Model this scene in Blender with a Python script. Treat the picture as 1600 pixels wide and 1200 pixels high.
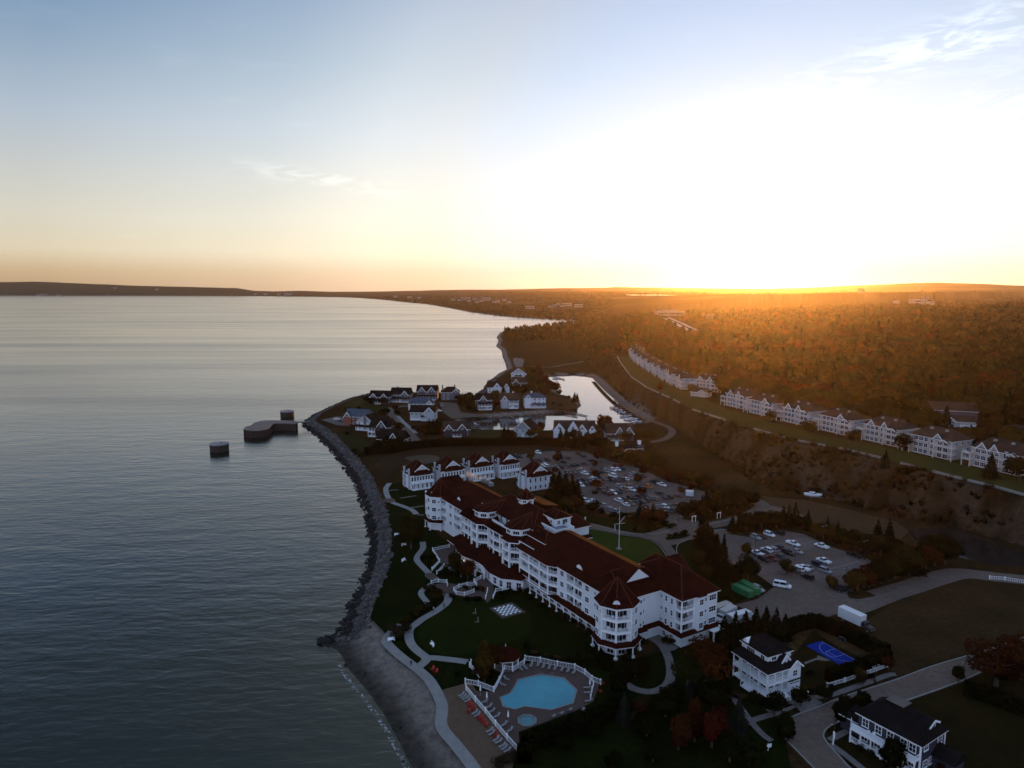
import bpy, bmesh, math, random
import numpy as np
from mathutils import Vector, Matrix
R = math.radians
rnd = random.Random(7)
for o in list(bpy.data.objects): bpy.data.objects.remove(o)
SC = bpy.context.scene
COL = SC.collection
# ------------------------------------------------------------------ camera, sky, sun, exposure
F, V0, H = 1110.0, 450.0, 103.0            # focal length in photo pixels, horizon row, flying height
TH = math.atan((600 - V0) / F)
cd = bpy.data.cameras.new('camera'); cam = bpy.data.objects.new('camera', cd); COL.objects.link(cam)
cd.sensor_width = 36; cd.lens = 36 * F / 1600; cd.clip_start = 1; cd.clip_end = 60000
cam.location = (0, 0, H); cam.rotation_euler = (R(90) - TH, 0, 0); SC.camera = cam
SUN_AZ, SUN_EL = 18.8, 1.75                # degrees right of the view axis, above the horizon
wd = bpy.data.worlds.new('World'); SC.world = wd; wd.use_nodes = True
def N(nt, t, **kw):
    n = nt.nodes.new(t)
    for k, v in kw.items():
        if k.startswith('i_'):
            n.inputs[int(k[2:]) if k[2:].isdigit() else k[2:].replace('_', ' ')].default_value = v
        else: setattr(n, k, v)
    return n
def ramp(nt, stops, interp='EASE'):
    r = N(nt, 'ShaderNodeValToRGB'); cr = r.color_ramp; cr.interpolation = interp
    while len(cr.elements) > 1: cr.elements.remove(cr.elements[0])
    cr.elements[0].position = stops[0][0]; cr.elements[0].color = (*stops[0][1], 1)
    for p, c in stops[1:]: cr.elements.new(p).color = (*c, 1)
    return r
def sky():
    nt = wd.node_tree; lk = nt.links.new; bg = nt.nodes['Background']
    sk = N(nt, 'ShaderNodeTexSky', sky_type='NISHITA', sun_disc=False, sun_elevation=R(SUN_EL), sun_rotation=R(SUN_AZ))
    tc = N(nt, 'ShaderNodeTexCoord'); sep = N(nt, 'ShaderNodeSeparateXYZ'); lk(tc.outputs['Generated'], sep.inputs[0])
    # colour by elevation: warm at the horizon, pale, then blue
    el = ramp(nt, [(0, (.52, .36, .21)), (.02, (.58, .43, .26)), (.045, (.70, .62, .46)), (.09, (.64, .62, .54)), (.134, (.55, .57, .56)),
                   (.20, (.41, .49, .59)), (.28, (.24, .35, .49)), (.36, (.125, .23, .42)), (.43, (.085, .125, .18)), (.54, (.065, .095, .125)), (.64, (.10, .15, .2)), (.75, (.22, .34, .58)), (1, (.24, .36, .60))], 'LINEAR')  # unseen upper stops: a dark band to darken near water, then brightened for fill
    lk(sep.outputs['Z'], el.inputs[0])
    # angle to the sun
    sd = Vector((math.sin(R(SUN_AZ)) * math.cos(R(SUN_EL)), math.cos(R(SUN_AZ)) * math.cos(R(SUN_EL)), math.sin(R(SUN_EL))))
    dt = N(nt, 'ShaderNodeVectorMath', operation='DOT_PRODUCT'); lk(tc.outputs['Generated'], dt.inputs[0]); dt.inputs[1].default_value = sd
    ac = N(nt, 'ShaderNodeMath', operation='ARCCOSINE'); ac.use_clamp = False; lk(dt.outputs['Value'], ac.inputs[0])
    dv = N(nt, 'ShaderNodeMath', operation='DIVIDE', i_1=math.pi); lk(ac.outputs[0], dv.inputs[0])
    q = lambda d: d / 180
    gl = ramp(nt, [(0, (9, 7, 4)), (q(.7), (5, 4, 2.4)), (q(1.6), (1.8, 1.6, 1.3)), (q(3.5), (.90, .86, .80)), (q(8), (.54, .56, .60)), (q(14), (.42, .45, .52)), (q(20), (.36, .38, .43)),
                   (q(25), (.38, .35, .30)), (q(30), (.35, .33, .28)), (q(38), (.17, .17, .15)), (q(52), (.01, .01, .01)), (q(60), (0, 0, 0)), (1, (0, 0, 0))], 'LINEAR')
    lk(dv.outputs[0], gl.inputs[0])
    # the unseen sky away from the sun: blue, raised in brightness to light walls
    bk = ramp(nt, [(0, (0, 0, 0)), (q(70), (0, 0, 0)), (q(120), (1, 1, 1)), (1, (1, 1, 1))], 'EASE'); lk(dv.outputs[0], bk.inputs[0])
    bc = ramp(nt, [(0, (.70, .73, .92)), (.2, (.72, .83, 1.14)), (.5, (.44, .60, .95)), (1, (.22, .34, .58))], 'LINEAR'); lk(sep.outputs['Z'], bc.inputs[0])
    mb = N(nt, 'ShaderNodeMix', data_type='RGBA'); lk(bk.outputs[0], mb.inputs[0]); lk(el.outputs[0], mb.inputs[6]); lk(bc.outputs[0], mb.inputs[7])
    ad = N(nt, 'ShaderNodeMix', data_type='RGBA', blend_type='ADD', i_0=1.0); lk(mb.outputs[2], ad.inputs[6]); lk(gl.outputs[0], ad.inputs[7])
    # thin high cloud wisps
    mp = N(nt, 'ShaderNodeMapping'); mp.inputs['Scale'].default_value = (2.6, 2.0, 13); mp.inputs['Rotation'].default_value = (0, R(14), R(20)); lk(tc.outputs['Generated'], mp.inputs[0])
    nz = N(nt, 'ShaderNodeTexNoise', i_Scale=2.3, i_Detail=7.0, i_Roughness=.6, i_Distortion=.5); lk(mp.outputs[0], nz.inputs['Vector'])
    cl = ramp(nt, [(0, (0, 0, 0)), (.56, (0, 0, 0)), (.78, (.30, .29, .28)), (1, (.5, .5, .5))], 'EASE'); lk(nz.outputs[0], cl.inputs[0])
    def wisp(u, v, su, sv, tilt):                       # a cirrus streak in its own direction of the sky
        x, y = (u - 800) / F, -(v - 600) / F; c, s = math.cos(TH), math.sin(TH)
        d = Vector((x, c + y * s, -s + y * c)).normalized(); rt = Vector((d.y, -d.x, 0)).normalized(); up = rt.cross(d)
        a = (rt * math.cos(R(tilt)) + up * math.sin(R(tilt))) / R(su); b = (up * math.cos(R(tilt)) - rt * math.sin(R(tilt))) / R(sv)
        sb = N(nt, 'ShaderNodeVectorMath', operation='SUBTRACT'); lk(tc.outputs['Generated'], sb.inputs[0]); sb.inputs[1].default_value = d
        pr = []
        for w in (a, b):
            dd = N(nt, 'ShaderNodeVectorMath', operation='DOT_PRODUCT'); lk(sb.outputs[0], dd.inputs[0]); dd.inputs[1].default_value = w
            pw = N(nt, 'ShaderNodeMath', operation='MULTIPLY'); lk(dd.outputs['Value'], pw.inputs[0]); lk(dd.outputs['Value'], pw.inputs[1]); pr.append(pw)
        sm = N(nt, 'ShaderNodeMath', operation='ADD'); lk(pr[0].outputs[0], sm.inputs[0]); lk(pr[1].outputs[0], sm.inputs[1])
        ng = N(nt, 'ShaderNodeMath', operation='MULTIPLY', i_1=-1.0); lk(sm.outputs[0], ng.inputs[0])
        ex = N(nt, 'ShaderNodeMath', operation='EXPONENT'); lk(ng.outputs[0], ex.inputs[0]); return ex
    tot = None
    for w, k in ((wisp(1520, 52, 9, 1.3, 11), .9), (wisp(1560, 170, 2.5, 2.0, 50), .5), (wisp(455, 272, 4.2, .55, -7), .36), (wisp(570, 292, 4, .6, -10), .25)):
        m = N(nt, 'ShaderNodeMath', operation='MULTIPLY', i_1=k); lk(w.outputs[0], m.inputs[0])
        if tot is None: tot = m
        else:
            t2 = N(nt, 'ShaderNodeMath', operation='ADD'); lk(tot.outputs[0], t2.inputs[0]); lk(m.outputs[0], t2.inputs[1]); tot = t2
    mp2 = N(nt, 'ShaderNodeMapping'); mp2.inputs['Scale'].default_value = (9, 9, 40); mp2.inputs['Rotation'].default_value = (R(6), R(10), R(20)); lk(tc.outputs['Generated'], mp2.inputs[0])
    nz2 = N(nt, 'ShaderNodeTexNoise', i_Scale=2.2, i_Detail=8.0, i_Roughness=.62, i_Distortion=.7); lk(mp2.outputs[0], nz2.inputs['Vector'])
    c2 = ramp(nt, [(0, (0, 0, 0)), (.42, (0, 0, 0)), (.62, (.36, .35, .34)), (1, (.5, .5, .5))], 'EASE'); lk(nz2.outputs[0], c2.inputs[0])
    mw = N(nt, 'ShaderNodeMix', data_type='RGBA', blend_type='MULTIPLY', i_0=1.0); lk(c2.outputs[0], mw.inputs[6]); lk(tot.outputs[0], mw.inputs[7])
    cs = N(nt, 'ShaderNodeMix', data_type='RGBA', blend_type='MULTIPLY', i_0=1.0); lk(cl.outputs[0], cs.inputs[6]); cs.inputs[7].default_value = (.10, .10, .10, 1)
    a2 = N(nt, 'ShaderNodeMix', data_type='RGBA', blend_type='ADD', i_0=1.0); lk(ad.outputs[2], a2.inputs[6]); lk(mw.outputs[2], a2.inputs[7])
    a3 = N(nt, 'ShaderNodeMix', data_type='RGBA', blend_type='ADD', i_0=1.0); lk(a2.outputs[2], a3.inputs[6]); lk(cs.outputs[2], a3.inputs[7])
    # the physical sky underneath
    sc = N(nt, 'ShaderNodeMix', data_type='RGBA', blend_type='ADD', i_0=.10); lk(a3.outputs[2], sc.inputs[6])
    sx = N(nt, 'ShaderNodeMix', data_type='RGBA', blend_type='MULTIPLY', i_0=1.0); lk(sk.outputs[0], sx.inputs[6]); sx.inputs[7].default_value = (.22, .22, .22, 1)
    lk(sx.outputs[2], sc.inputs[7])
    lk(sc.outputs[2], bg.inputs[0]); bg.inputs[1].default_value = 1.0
    return sd
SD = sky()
sl = bpy.data.lights.new('sun', 'SUN'); so = bpy.data.objects.new('sun', sl); COL.objects.link(so)
sl.energy = 4.8; sl.angle = R(.5); sl.color = (1, .40, .07); so.rotation_euler = SD.to_track_quat('Z', 'Y').to_euler()
so.location = (300, 900, 400)
vs = SC.view_settings; vs.view_transform = 'Standard'; vs.look = 'None'; vs.exposure = 0; vs.gamma = 1; vs.use_curve_mapping = False
SC.cycles.use_denoising = True; SC.cycles.max_bounces = 6; SC.cycles.volume_bounces = 0; SC.cycles.diffuse_bounces = 3; SC.cycles.glossy_bounces = 3
SC.cycles.transparent_max_bounces = 8; SC.cycles.sample_clamp_indirect = 4
# ------------------------------------------------------------------ helpers
def P(u, v, z=3.0):
    """World point seen at photo pixel (u, v) lying at height z: used once, to survey the plan of the place."""
    x, y = (u - 800) / F, -(v - 600) / F; c, s = math.cos(TH), math.sin(TH)
    d = Vector((x, c + y * s, -s + y * c)); t = (z - H) / d.z
    return Vector((d.x * t, d.y * t, z))
def crop(ox, oy, k): return lambda x, y: (ox + x / k, oy + y / k)
c1, c2, c3 = crop(600, 680, 5.333), crop(800, 780, 4.706), crop(560, 860, 4.706)
c4, c5, c6 = crop(700, 980, 4.444), crop(1040, 940, 5), crop(1280, 960, 5)
c7, c8, cP, cQ = crop(800, 680, 5), crop(1080, 760, 5), crop(460, 570, 5), crop(680, 540, 4.444)
cR = crop(1200, 580, 4)
def mat(name, rgb, rough=.8, var=.3, scale=.6, bump=0.0, metal=0.0, spec=.4, tint=None, detail=4, bscale=None):
    m = bpy.data.materials.new(name); m.use_nodes = True; nt = m.node_tree; lk = nt.links.new; b = nt.nodes['Principled BSDF']
    g = N(nt, 'ShaderNodeNewGeometry'); nz = N(nt, 'ShaderNodeTexNoise', i_Scale=scale, i_Detail=float(detail), i_Roughness=.62); lk(g.outputs['Position'], nz.inputs['Vector'])
    lo = [c * (1 - var) for c in rgb]; hi = [min(1, c * (1 + var)) for c in rgb]
    if tint: hi = tint
    r = ramp(nt, [(.28, lo), (.72, hi)], 'LINEAR'); lk(nz.outputs[0], r.inputs[0]); lk(r.outputs[0], b.inputs['Base Color'])
    b.inputs['Roughness'].default_value = rough; b.inputs['Metallic'].default_value = metal; b.inputs['Specular IOR Level'].default_value = spec
    if bump:
        n2 = N(nt, 'ShaderNodeTexNoise', i_Scale=bscale or scale * 6, i_Detail=5.0); lk(g.outputs['Position'], n2.inputs['Vector'])
        bp = N(nt, 'ShaderNodeBump', i_Strength=bump, i_Distance=.3); lk(n2.outputs[0], bp.inputs['Height']); lk(bp.outputs[0], b.inputs['Normal'])
    return m
def two_scale(name, a, b_, c, s1, s2, rough=.9, bump=.4):
    """ground cover: two noise scales between three colours"""
    m = bpy.data.materials.new(name); m.use_nodes = True; nt = m.node_tree; lk = nt.links.new; b = nt.nodes['Principled BSDF']
    g = N(nt, 'ShaderNodeNewGeometry')
    n1 = N(nt, 'ShaderNodeTexNoise', i_Scale=s1, i_Detail=5.0, i_Roughness=.65); n2 = N(nt, 'ShaderNodeTexNoise', i_Scale=s2, i_Detail=6.0, i_Roughness=.7)
    lk(g.outputs['Position'], n1.inputs['Vector']); lk(g.outputs['Position'], n2.inputs['Vector'])
    r1 = ramp(nt, [(.38, a), (.62, b_)], 'LINEAR'); lk(n1.outputs[0], r1.inputs[0])
    r2 = ramp(nt, [(.4, (0, 0, 0)), (.68, (1, 1, 1))], 'LINEAR'); lk(n2.outputs[0], r2.inputs[0])
    mx = N(nt, 'ShaderNodeMix', data_type='RGBA'); lk(r2.outputs[0], mx.inputs[0]); lk(r1.outputs[0], mx.inputs[6]); mx.inputs[7].default_value = (*c, 1)
    lk(mx.outputs[2], b.inputs['Base Color']); b.inputs['Roughness'].default_value = rough; b.inputs['Specular IOR Level'].default_value = .012
    bp = N(nt, 'ShaderNodeBump', i_Strength=bump, i_Distance=.25); lk(n2.outputs[0], bp.inputs['Height']); lk(bp.outputs[0], b.inputs['Normal'])
    return m
def shingle(name, rgb, course=.9):
    m = mat(name, rgb, .9, .35, .35, spec=.02); nt = m.node_tree; lk = nt.links.new; b = nt.nodes['Principled BSDF']
    g = N(nt, 'ShaderNodeNewGeometry'); sp = N(nt, 'ShaderNodeSeparateXYZ'); lk(g.outputs['Position'], sp.inputs[0])
    mu = N(nt, 'ShaderNodeMath', operation='MULTIPLY', i_1=2 * math.pi / course); lk(sp.outputs['Z'], mu.inputs[0])
    si = N(nt, 'ShaderNodeMath', operation='SINE'); lk(mu.outputs[0], si.inputs[0])
    n2 = N(nt, 'ShaderNodeTexNoise', i_Scale=3.0, i_Detail=4.0); lk(g.outputs['Position'], n2.inputs['Vector'])
    ad = N(nt, 'ShaderNodeMath', operation='ADD'); lk(si.outputs[0], ad.inputs[0]); lk(n2.outputs[0], ad.inputs[1])
    bp = N(nt, 'ShaderNodeBump', i_Strength=.35, i_Distance=.06); lk(ad.outputs[0], bp.inputs['Height']); lk(bp.outputs[0], b.inputs['Normal'])
    return m
class MB:
    """mesh builder: collects verts, faces and material slots, links ONE object"""
    def __init__(s): s.v = []; s.f = []; s.m = []
    def add(s, vs, fs, mi=0):
        k = len(s.v); s.v += [tuple(p) for p in vs]; s.f += [tuple(k + i for i in f) for f in fs]; s.m += [mi] * len(fs); return s
    def box(s, x0, x1, y0, y1, z0, z1, mi=0):
        return s.add([(x0, y0, z0), (x1, y0, z0), (x1, y1, z0), (x0, y1, z0), (x0, y0, z1), (x1, y0, z1), (x1, y1, z1), (x0, y1, z1)],
                     [(0, 3, 2, 1), (4, 5, 6, 7), (0, 1, 5, 4), (1, 2, 6, 5), (2, 3, 7, 6), (3, 0, 4, 7)], mi)
    def bar(s, p, q, w, h=None, mi=0):
        p, q = Vector(p), Vector(q); h = h or w; d = (q - p).normalized()
        a = d.cross(Vector((0, 0, 1))) if abs(d.z) < .95 else Vector((1, 0, 0)); a.normalize(); b = d.cross(a)
        a *= w / 2; b *= h / 2
        return s.add([p - a - b, p + a - b, p + a + b, p - a + b, q - a - b, q + a - b, q + a + b, q - a + b],
                     [(0, 1, 2, 3), (7, 6, 5, 4), (0, 4, 5, 1), (1, 5, 6, 2), (2, 6, 7, 3), (3, 7, 4, 0)], mi)
    def prism(s, pts, z0, z1, mi=0):
        n = len(pts); return s.add([(x, y, z0) for x, y in pts] + [(x, y, z1) for x, y in pts],
            [tuple(reversed(range(n))), tuple(range(n, 2 * n))] + [(i, (i + 1) % n, n + (i + 1) % n, n + i) for i in range(n)], mi)
    def loft(s, rings, mi=0, cap=True):
        n = len(rings[0]); k = []
        for r in rings: k += list(r)
        fs = [(j * n + i, j * n + (i + 1) % n, (j + 1) * n + (i + 1) % n, (j + 1) * n + i) for j in range(len(rings) - 1) for i in range(n)]
        if cap: fs += [tuple(reversed(range(n))), tuple(range(len(k) - n, len(k)))]
        return s.add(k, fs, mi)
    def cyl(s, x, y, z0, z1, r0, r1=None, n=12, mi=0):
        r1 = r0 if r1 is None else r1
        return s.loft([[(x + r * math.cos(2 * math.pi * i / n), y + r * math.sin(2 * math.pi * i / n), z) for i in range(n)] for r, z in ((r0, z0), (r1, z1))], mi)
    def fan(s, pts, apex, mi=0):
        n = len(pts); return s.add(list(pts) + [apex], [(i, (i + 1) % n, n) for i in range(n)] + [tuple(reversed(range(n)))], mi)
    def mesh(s, name, mats):
        me = bpy.data.meshes.new(name); me.from_pydata(s.v, [], s.f)
        for m in (mats if isinstance(mats, (list, tuple)) else [mats]): me.materials.append(m)
        if any(s.m): me.polygons.foreach_set('material_index', s.m)
        me.update(); return me
    def build(s, name, mats, parent=None, loc=(0, 0, 0), rz=0):
        return link(name, s.mesh(name, mats), parent, loc, rz)
def link(name, data, parent=None, loc=(0, 0, 0), rz=0):
    o = bpy.data.objects.new(name, data); COL.objects.link(o); o.location = loc; o.rotation_euler = (0, 0, rz)
    if parent is not None: o.parent = parent
    return o
def tag(o, label=None, cat=None, group=None, kind=None):
    if label: o['label'] = label
    if cat: o['category'] = cat
    if group: o['group'] = group
    if kind: o['kind'] = kind
    return o
def thing(name, label, cat, loc=(0, 0, 0), rz=0, group=None):
    return tag(link(name, None, None, loc, rz), label, cat, group)
KIDS = {}
def dup(root, loc, rz, label=None, group=None, scale=None):
    def cp(o, par):
        c = o.copy(); COL.objects.link(c)
        if par is not None: c.parent = par
        for ch in o.children: cp(ch, c)
        return c
    r = cp(root, None); r.location = loc; r.rotation_euler = (0, 0, rz)
    if scale: r.scale = (scale,) * 3 if not isinstance(scale, (tuple, list)) else scale
    if label: r['label'] = label
    if group: r['group'] = group
    return r
ONES = 'first second third fourth fifth sixth seventh eighth ninth tenth eleventh twelfth thirteenth fourteenth fifteenth sixteenth seventeenth eighteenth nineteenth'.split()
def nth(i):
    i += 1
    if i < 20: return ONES[i - 1]
    t, o = divmod(i, 10); T = {2: 'twent', 3: 'thirt', 4: 'fort', 5: 'fift', 6: 'sixt'}[t]
    return T + 'ieth' if o == 0 else T + 'y-' + ONES[o - 1]
def smooth(pts, n=6, closed=False):
    pts = [Vector(p) for p in pts]; out = []; L = len(pts)
    for i in range(L if closed else L - 1):
        g = lambda k: pts[k % L] if closed else pts[max(0, min(L - 1, k))]
        a, b, c, d = g(i - 1), g(i), g(i + 1), g(i + 2)
        for j in range(n):
            t = j / n
            out.append(.5 * (2 * b + (c - a) * t + (2 * a - 5 * b + 4 * c - d) * t * t + (3 * b - a - 3 * c + d) * t ** 3))
    if not closed: out.append(pts[-1])
    return out
def sheet(name, pts, z, m, sm=0, kind='structure', px=True):
    w = [P(*p[:2]) if px else Vector((p[0], p[1], 0)) for p in pts]
    if sm: w = smooth(w, sm, True)
    bm = bmesh.new(); vs_ = [bm.verts.new((p.x, p.y, z)) for p in w]
    es = [bm.edges.new((vs_[i], vs_[(i + 1) % len(vs_)])) for i in range(len(vs_))]
    bmesh.ops.triangle_fill(bm, use_beauty=True, use_dissolve=False, edges=es, normal=(0, 0, 1))
    for f in bm.faces:
        if f.normal.z < 0: f.normal_flip()
    me = bpy.data.meshes.new(name); bm.to_mesh(me); bm.free(); me.materials.append(m)
    o = link(name, me); tag(o, kind=kind); return o
def ribbon(pts, width, z, sm=6, px=True, z0=None):
    w = [P(*p[:2]) if px else Vector((p[0], p[1], 0)) for p in pts]
    if sm: w = smooth(w, sm)
    mb = MB(); vs_ = []
    for i, p in enumerate(w):
        d = (w[min(i + 1, len(w) - 1)] - w[max(i - 1, 0)]); d.z = 0; d.normalize(); n = Vector((-d.y, d.x, 0)) * width / 2
        zz = z if z is not None else 0
        vs_ += [(p.x - n.x, p.y - n.y, zz), (p.x + n.x, p.y + n.y, zz)]
    mb.add(vs_, [(2 * i, 2 * i + 1, 2 * i + 3, 2 * i + 2)[::-1] for i in range(len(w) - 1)])
    return mb
def strip(name, pts, width, z, m, sm=6): return tag(ribbon(pts, width, z, sm).build(name, m), kind='structure')
def kerb(pts, w=.3, h=.13, sm=6, z=3.0, px=True):
    """raised kerb along a line"""
    q = [P(*p[:2]) if px else Vector((*p[:2], 0)) for p in pts]
    if sm: q = smooth(q, sm)
    mb = MB(); rings = []
    for i, p in enumerate(q):
        d = (q[min(i + 1, len(q) - 1)] - q[max(i - 1, 0)]); d.z = 0; d.normalize(); n = Vector((-d.y, d.x, 0)) * w / 2
        rings.append([(p.x - n.x, p.y - n.y, z), (p.x + n.x, p.y + n.y, z), (p.x + n.x, p.y + n.y, z + h), (p.x - n.x, p.y - n.y, z + h)])
    mb.loft(rings); return mb
# ------------------------------------------------------------------ materials
WHITE = mat('white_siding', (.64, .68, .71), .6, .05, .4, .03)
TRIM = mat('white_trim', (.80, .82, .84), .5, .04, .5)
MAROON = shingle('maroon_shingles', (.027, .0058, .0036))
DARKROOF = shingle('charcoal_shingles', (0.0102, 0.0090, 0.0090)); BROWNROOF = shingle('brown_shingles', (0.0450, 0.0286, 0.0225)); BLUEROOF = shingle('slate_shingles', (0.0600, 0.0780, 0.1020))
def glass_mat(name, c):
    m = mat(name, c, .12, .5, .33, spec=.6); return m
GLASS = glass_mat('window_glass', (0.0112, 0.0128, 0.0176))
STONE = mat('field_stone', (.16, .14, .12), .9, .4, 1.6, .3); BRICK = mat('red_brick', (.22, .075, .045), .9, .3, 1.2, .2)
ASPHALT = two_scale('asphalt', (0.1209, 0.0902, 0.0765), (0.1580, 0.1203, 0.1020), (0.0960, 0.0725, 0.0626), .06, .8, .85, .1)
ROADM = two_scale('road_asphalt', (0.1236, 0.0931, 0.0764), (0.1623, 0.1247, 0.1010), (0.1005, 0.0765, 0.0642), .07, .9, .85, .1)
CONC = mat('pale_concrete', (0.2040, 0.1997, 0.1920), .85, .15, .5, .1); CONCD = mat('worn_concrete', (0.1275, 0.1120, 0.1050), .9, .25, .6, .15)
PAVER = mat('brick_pavers', (0.0680, 0.0403, 0.0319), .85, .25, .8, .1)
PAINT = mat('white_road_paint', (.30, .30, .31), .7, .2, 1.5)
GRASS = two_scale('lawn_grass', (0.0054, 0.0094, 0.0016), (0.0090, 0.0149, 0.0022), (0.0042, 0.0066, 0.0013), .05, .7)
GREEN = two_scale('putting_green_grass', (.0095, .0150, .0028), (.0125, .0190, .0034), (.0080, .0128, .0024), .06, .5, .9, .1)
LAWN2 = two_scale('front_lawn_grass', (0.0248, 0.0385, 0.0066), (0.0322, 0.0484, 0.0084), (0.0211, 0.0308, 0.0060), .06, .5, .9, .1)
TURF = two_scale('bluff_turf_grass', (0.0325, 0.0363, 0.0091), (0.0429, 0.0451, 0.0112), (0.0292, 0.0308, 0.0084), .03, .3, .9, .1)
OLIVE = two_scale('olive_grass', (0.0130, 0.0100, 0.0033), (0.0189, 0.0135, 0.0043), (0.0111, 0.0095, 0.0030), .06, .6)
DRY = two_scale('dry_grass', (0.0375, 0.0209, 0.0091), (0.0540, 0.0303, 0.0129), (0.0285, 0.0182, 0.0068), .04, .45)
SAND = two_scale('beach_sand', (0.1162, 0.0775, 0.0520), (0.1425, 0.0961, 0.0650), (0.0975, 0.0651, 0.0442), .1, 1.1, .95, .15)
GRAVEL = two_scale('grey_gravel', (0.0800, 0.0750, 0.0735), (0.1280, 0.1162, 0.1085), (0.0480, 0.0450, 0.0455), .15, 1.6, .95, .6)
ROCKM = two_scale('riprap_rock', (0.0638, 0.0576, 0.0555), (0.1445, 0.1320, 0.1237), (0.0340, 0.0304, 0.0300), .35, 1.5, .9, .4)
WETROCK = two_scale('wet_rock', (.018, .017, .017), (.04, .038, .037), (.012, .012, .012), .35, 1.5, .55, .4)
STEEL = mat('rusty_sheet_piling', (.034, .019, .014), .75, .5, .5, .2); CAPM = mat('weathered_concrete_cap', (.20, .20, .215), .8, .2, .25, .1)
BLACKM = mat('black_metal', (.015, .015, .016), .5, .2, 1); GREYM = mat('grey_metal', (.25, .26, .28), .4, .15, 1, metal=.4)
WOOD = mat('weathered_wood', (.11, .085, .065), .85, .3, 1.5); BARK = mat('bark', (.05, .038, .03), .95, .4, 3)
REDP = mat('red_paint', (.30, .014, .011), .5, .2, 1); CHAIRW = mat('pale_plastic', (0.1800, 0.1800, 0.1856), .6, .1, 1); RUBBER = mat('rubber', (.012, .012, .013), .8, .2, 2)
def water(name, deep, rough, bscale, bstr, streak=True):
    m = bpy.data.materials.new(name); m.use_nodes = True; nt = m.node_tree; lk = nt.links.new; b = nt.nodes['Principled BSDF']
    g = N(nt, 'ShaderNodeNewGeometry')
    n0 = N(nt, 'ShaderNodeTexNoise', i_Scale=.012, i_Detail=3.0); lk(g.outputs['Position'], n0.inputs['Vector'])
    r0 = ramp(nt, [(.3, deep), (.7, [c * 1.5 for c in deep])], 'LINEAR'); lk(n0.outputs[0], r0.inputs[0]); 
    if streak:                                          # a pale sandy shelf under the near shallows
        sp = N(nt, 'ShaderNodeSeparateXYZ'); lk(g.outputs['Position'], sp.inputs[0]); mr = N(nt, 'ShaderNodeMapRange', i_1=250.0, i_2=140.0); lk(sp.outputs['Y'], mr.inputs[0]); m1 = N(nt, 'ShaderNodeMapRange', i_1=-120.0, i_2=-20.0); lk(sp.outputs['X'], m1.inputs[0]); mm = N(nt, 'ShaderNodeMath', operation='MULTIPLY'); lk(mr.outputs[0], mm.inputs[0]); lk(m1.outputs[0], mm.inputs[1])
        sx = N(nt, 'ShaderNodeMix', data_type='RGBA'); lk(mm.outputs[0], sx.inputs[0]); lk(r0.outputs[0], sx.inputs[6]); sx.inputs[7].default_value = (.008, .019, .0125, 1); lk(sx.outputs[2], b.inputs['Base Color'])
    else: lk(r0.outputs[0], b.inputs['Base Color'])
    b.inputs['IOR'].default_value = 1.45 if streak else 1.33; b.inputs['Specular IOR Level'].default_value = .92
    mp = N(nt, 'ShaderNodeMapping'); mp.inputs['Rotation'].default_value = (0, 0, R(-16)); mp.inputs['Scale'].default_value = (.42, 1, 1); lk(g.outputs['Position'], mp.inputs[0])
    n1 = N(nt, 'ShaderNodeTexNoise', i_Scale=bscale, i_Detail=3.0, i_Roughness=.5, i_Distortion=.4); lk(mp.outputs[0], n1.inputs['Vector'])
    n2 = N(nt, 'ShaderNodeTexNoise', i_Scale=bscale * .22, i_Detail=2.0); lk(mp.outputs[0], n2.inputs['Vector'])
    ad = N(nt, 'ShaderNodeMath', operation='MULTIPLY_ADD', i_1=2.2); lk(n2.outputs[0], ad.inputs[0]); lk(n1.outputs[0], ad.inputs[2])
    bp = N(nt, 'ShaderNodeBump', i_Strength=bstr, i_Distance=.5); lk(ad.outputs[0], bp.inputs['Height']); lk(bp.outputs[0], b.inputs['Normal'])
    if streak:                                          # wind streaks: smoother and rougher lanes of water
        m3 = N(nt, 'ShaderNodeMapping'); m3.inputs['Rotation'].default_value = (0, 0, R(-9)); m3.inputs['Scale'].default_value = (.12, 1, 1); lk(g.outputs['Position'], m3.inputs[0])
        n3 = N(nt, 'ShaderNodeTexNoise', i_Scale=.009, i_Detail=5.0); lk(m3.outputs[0], n3.inputs['Vector'])
        r3 = ramp(nt, [(.35, (rough * .75,) * 3), (.65, (rough * 1.25,) * 3)], 'LINEAR'); lk(n3.outputs[0], r3.inputs[0]); lk(r3.outputs[0], b.inputs['Roughness'])
    else: b.inputs['Roughness'].default_value = rough
    return m
LAKE = water('lake_water', (.0022, .0065, .0045), .19, .40, .30); HARBOR = water('harbor_water', (.010, .012, .012), .07, .5, .05, False)
POOLW = mat('pool_water', (0.0400, 0.2635, 0.3400), .25, .16, .16, .04, spec=.22, detail=2); COURT = mat('blue_court', (0.0032, 0.0240, 0.2080), .8, .1, .8, spec=.05)
# ------------------------------------------------------------------ terrain and water
G = 3.0
def seg_dist(px, py, poly, closed=True):
    """unsigned distance to a polyline and inside test"""
    n = len(poly); best = np.full(px.shape, 1e12); ins = np.zeros(px.shape, bool)
    for i in range(n if closed else n - 1):
        ax, ay = poly[i]; bx, by = poly[(i + 1) % n]
        dx, dy = bx - ax, by - ay; L2 = dx * dx + dy * dy + 1e-9
        t = np.clip(((px - ax) * dx + (py - ay) * dy) / L2, 0, 1)
        best = np.minimum(best, (px - ax - t * dx) ** 2 + (py - ay - t * dy) ** 2)
        if closed:
            c = (ay > py) != (by > py)
            ins ^= c & (px < dx * (py - ay) / (dy if abs(dy) > 1e-9 else 1e-9) + ax)
    return np.sqrt(best), ins
def sdist(px, py, poly):
    d, i = seg_dist(px, py, poly); return np.where(i, d, -d)
xy = lambda pts, z: [tuple(P(u, v, z)[:2]) for u, v in pts]
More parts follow.
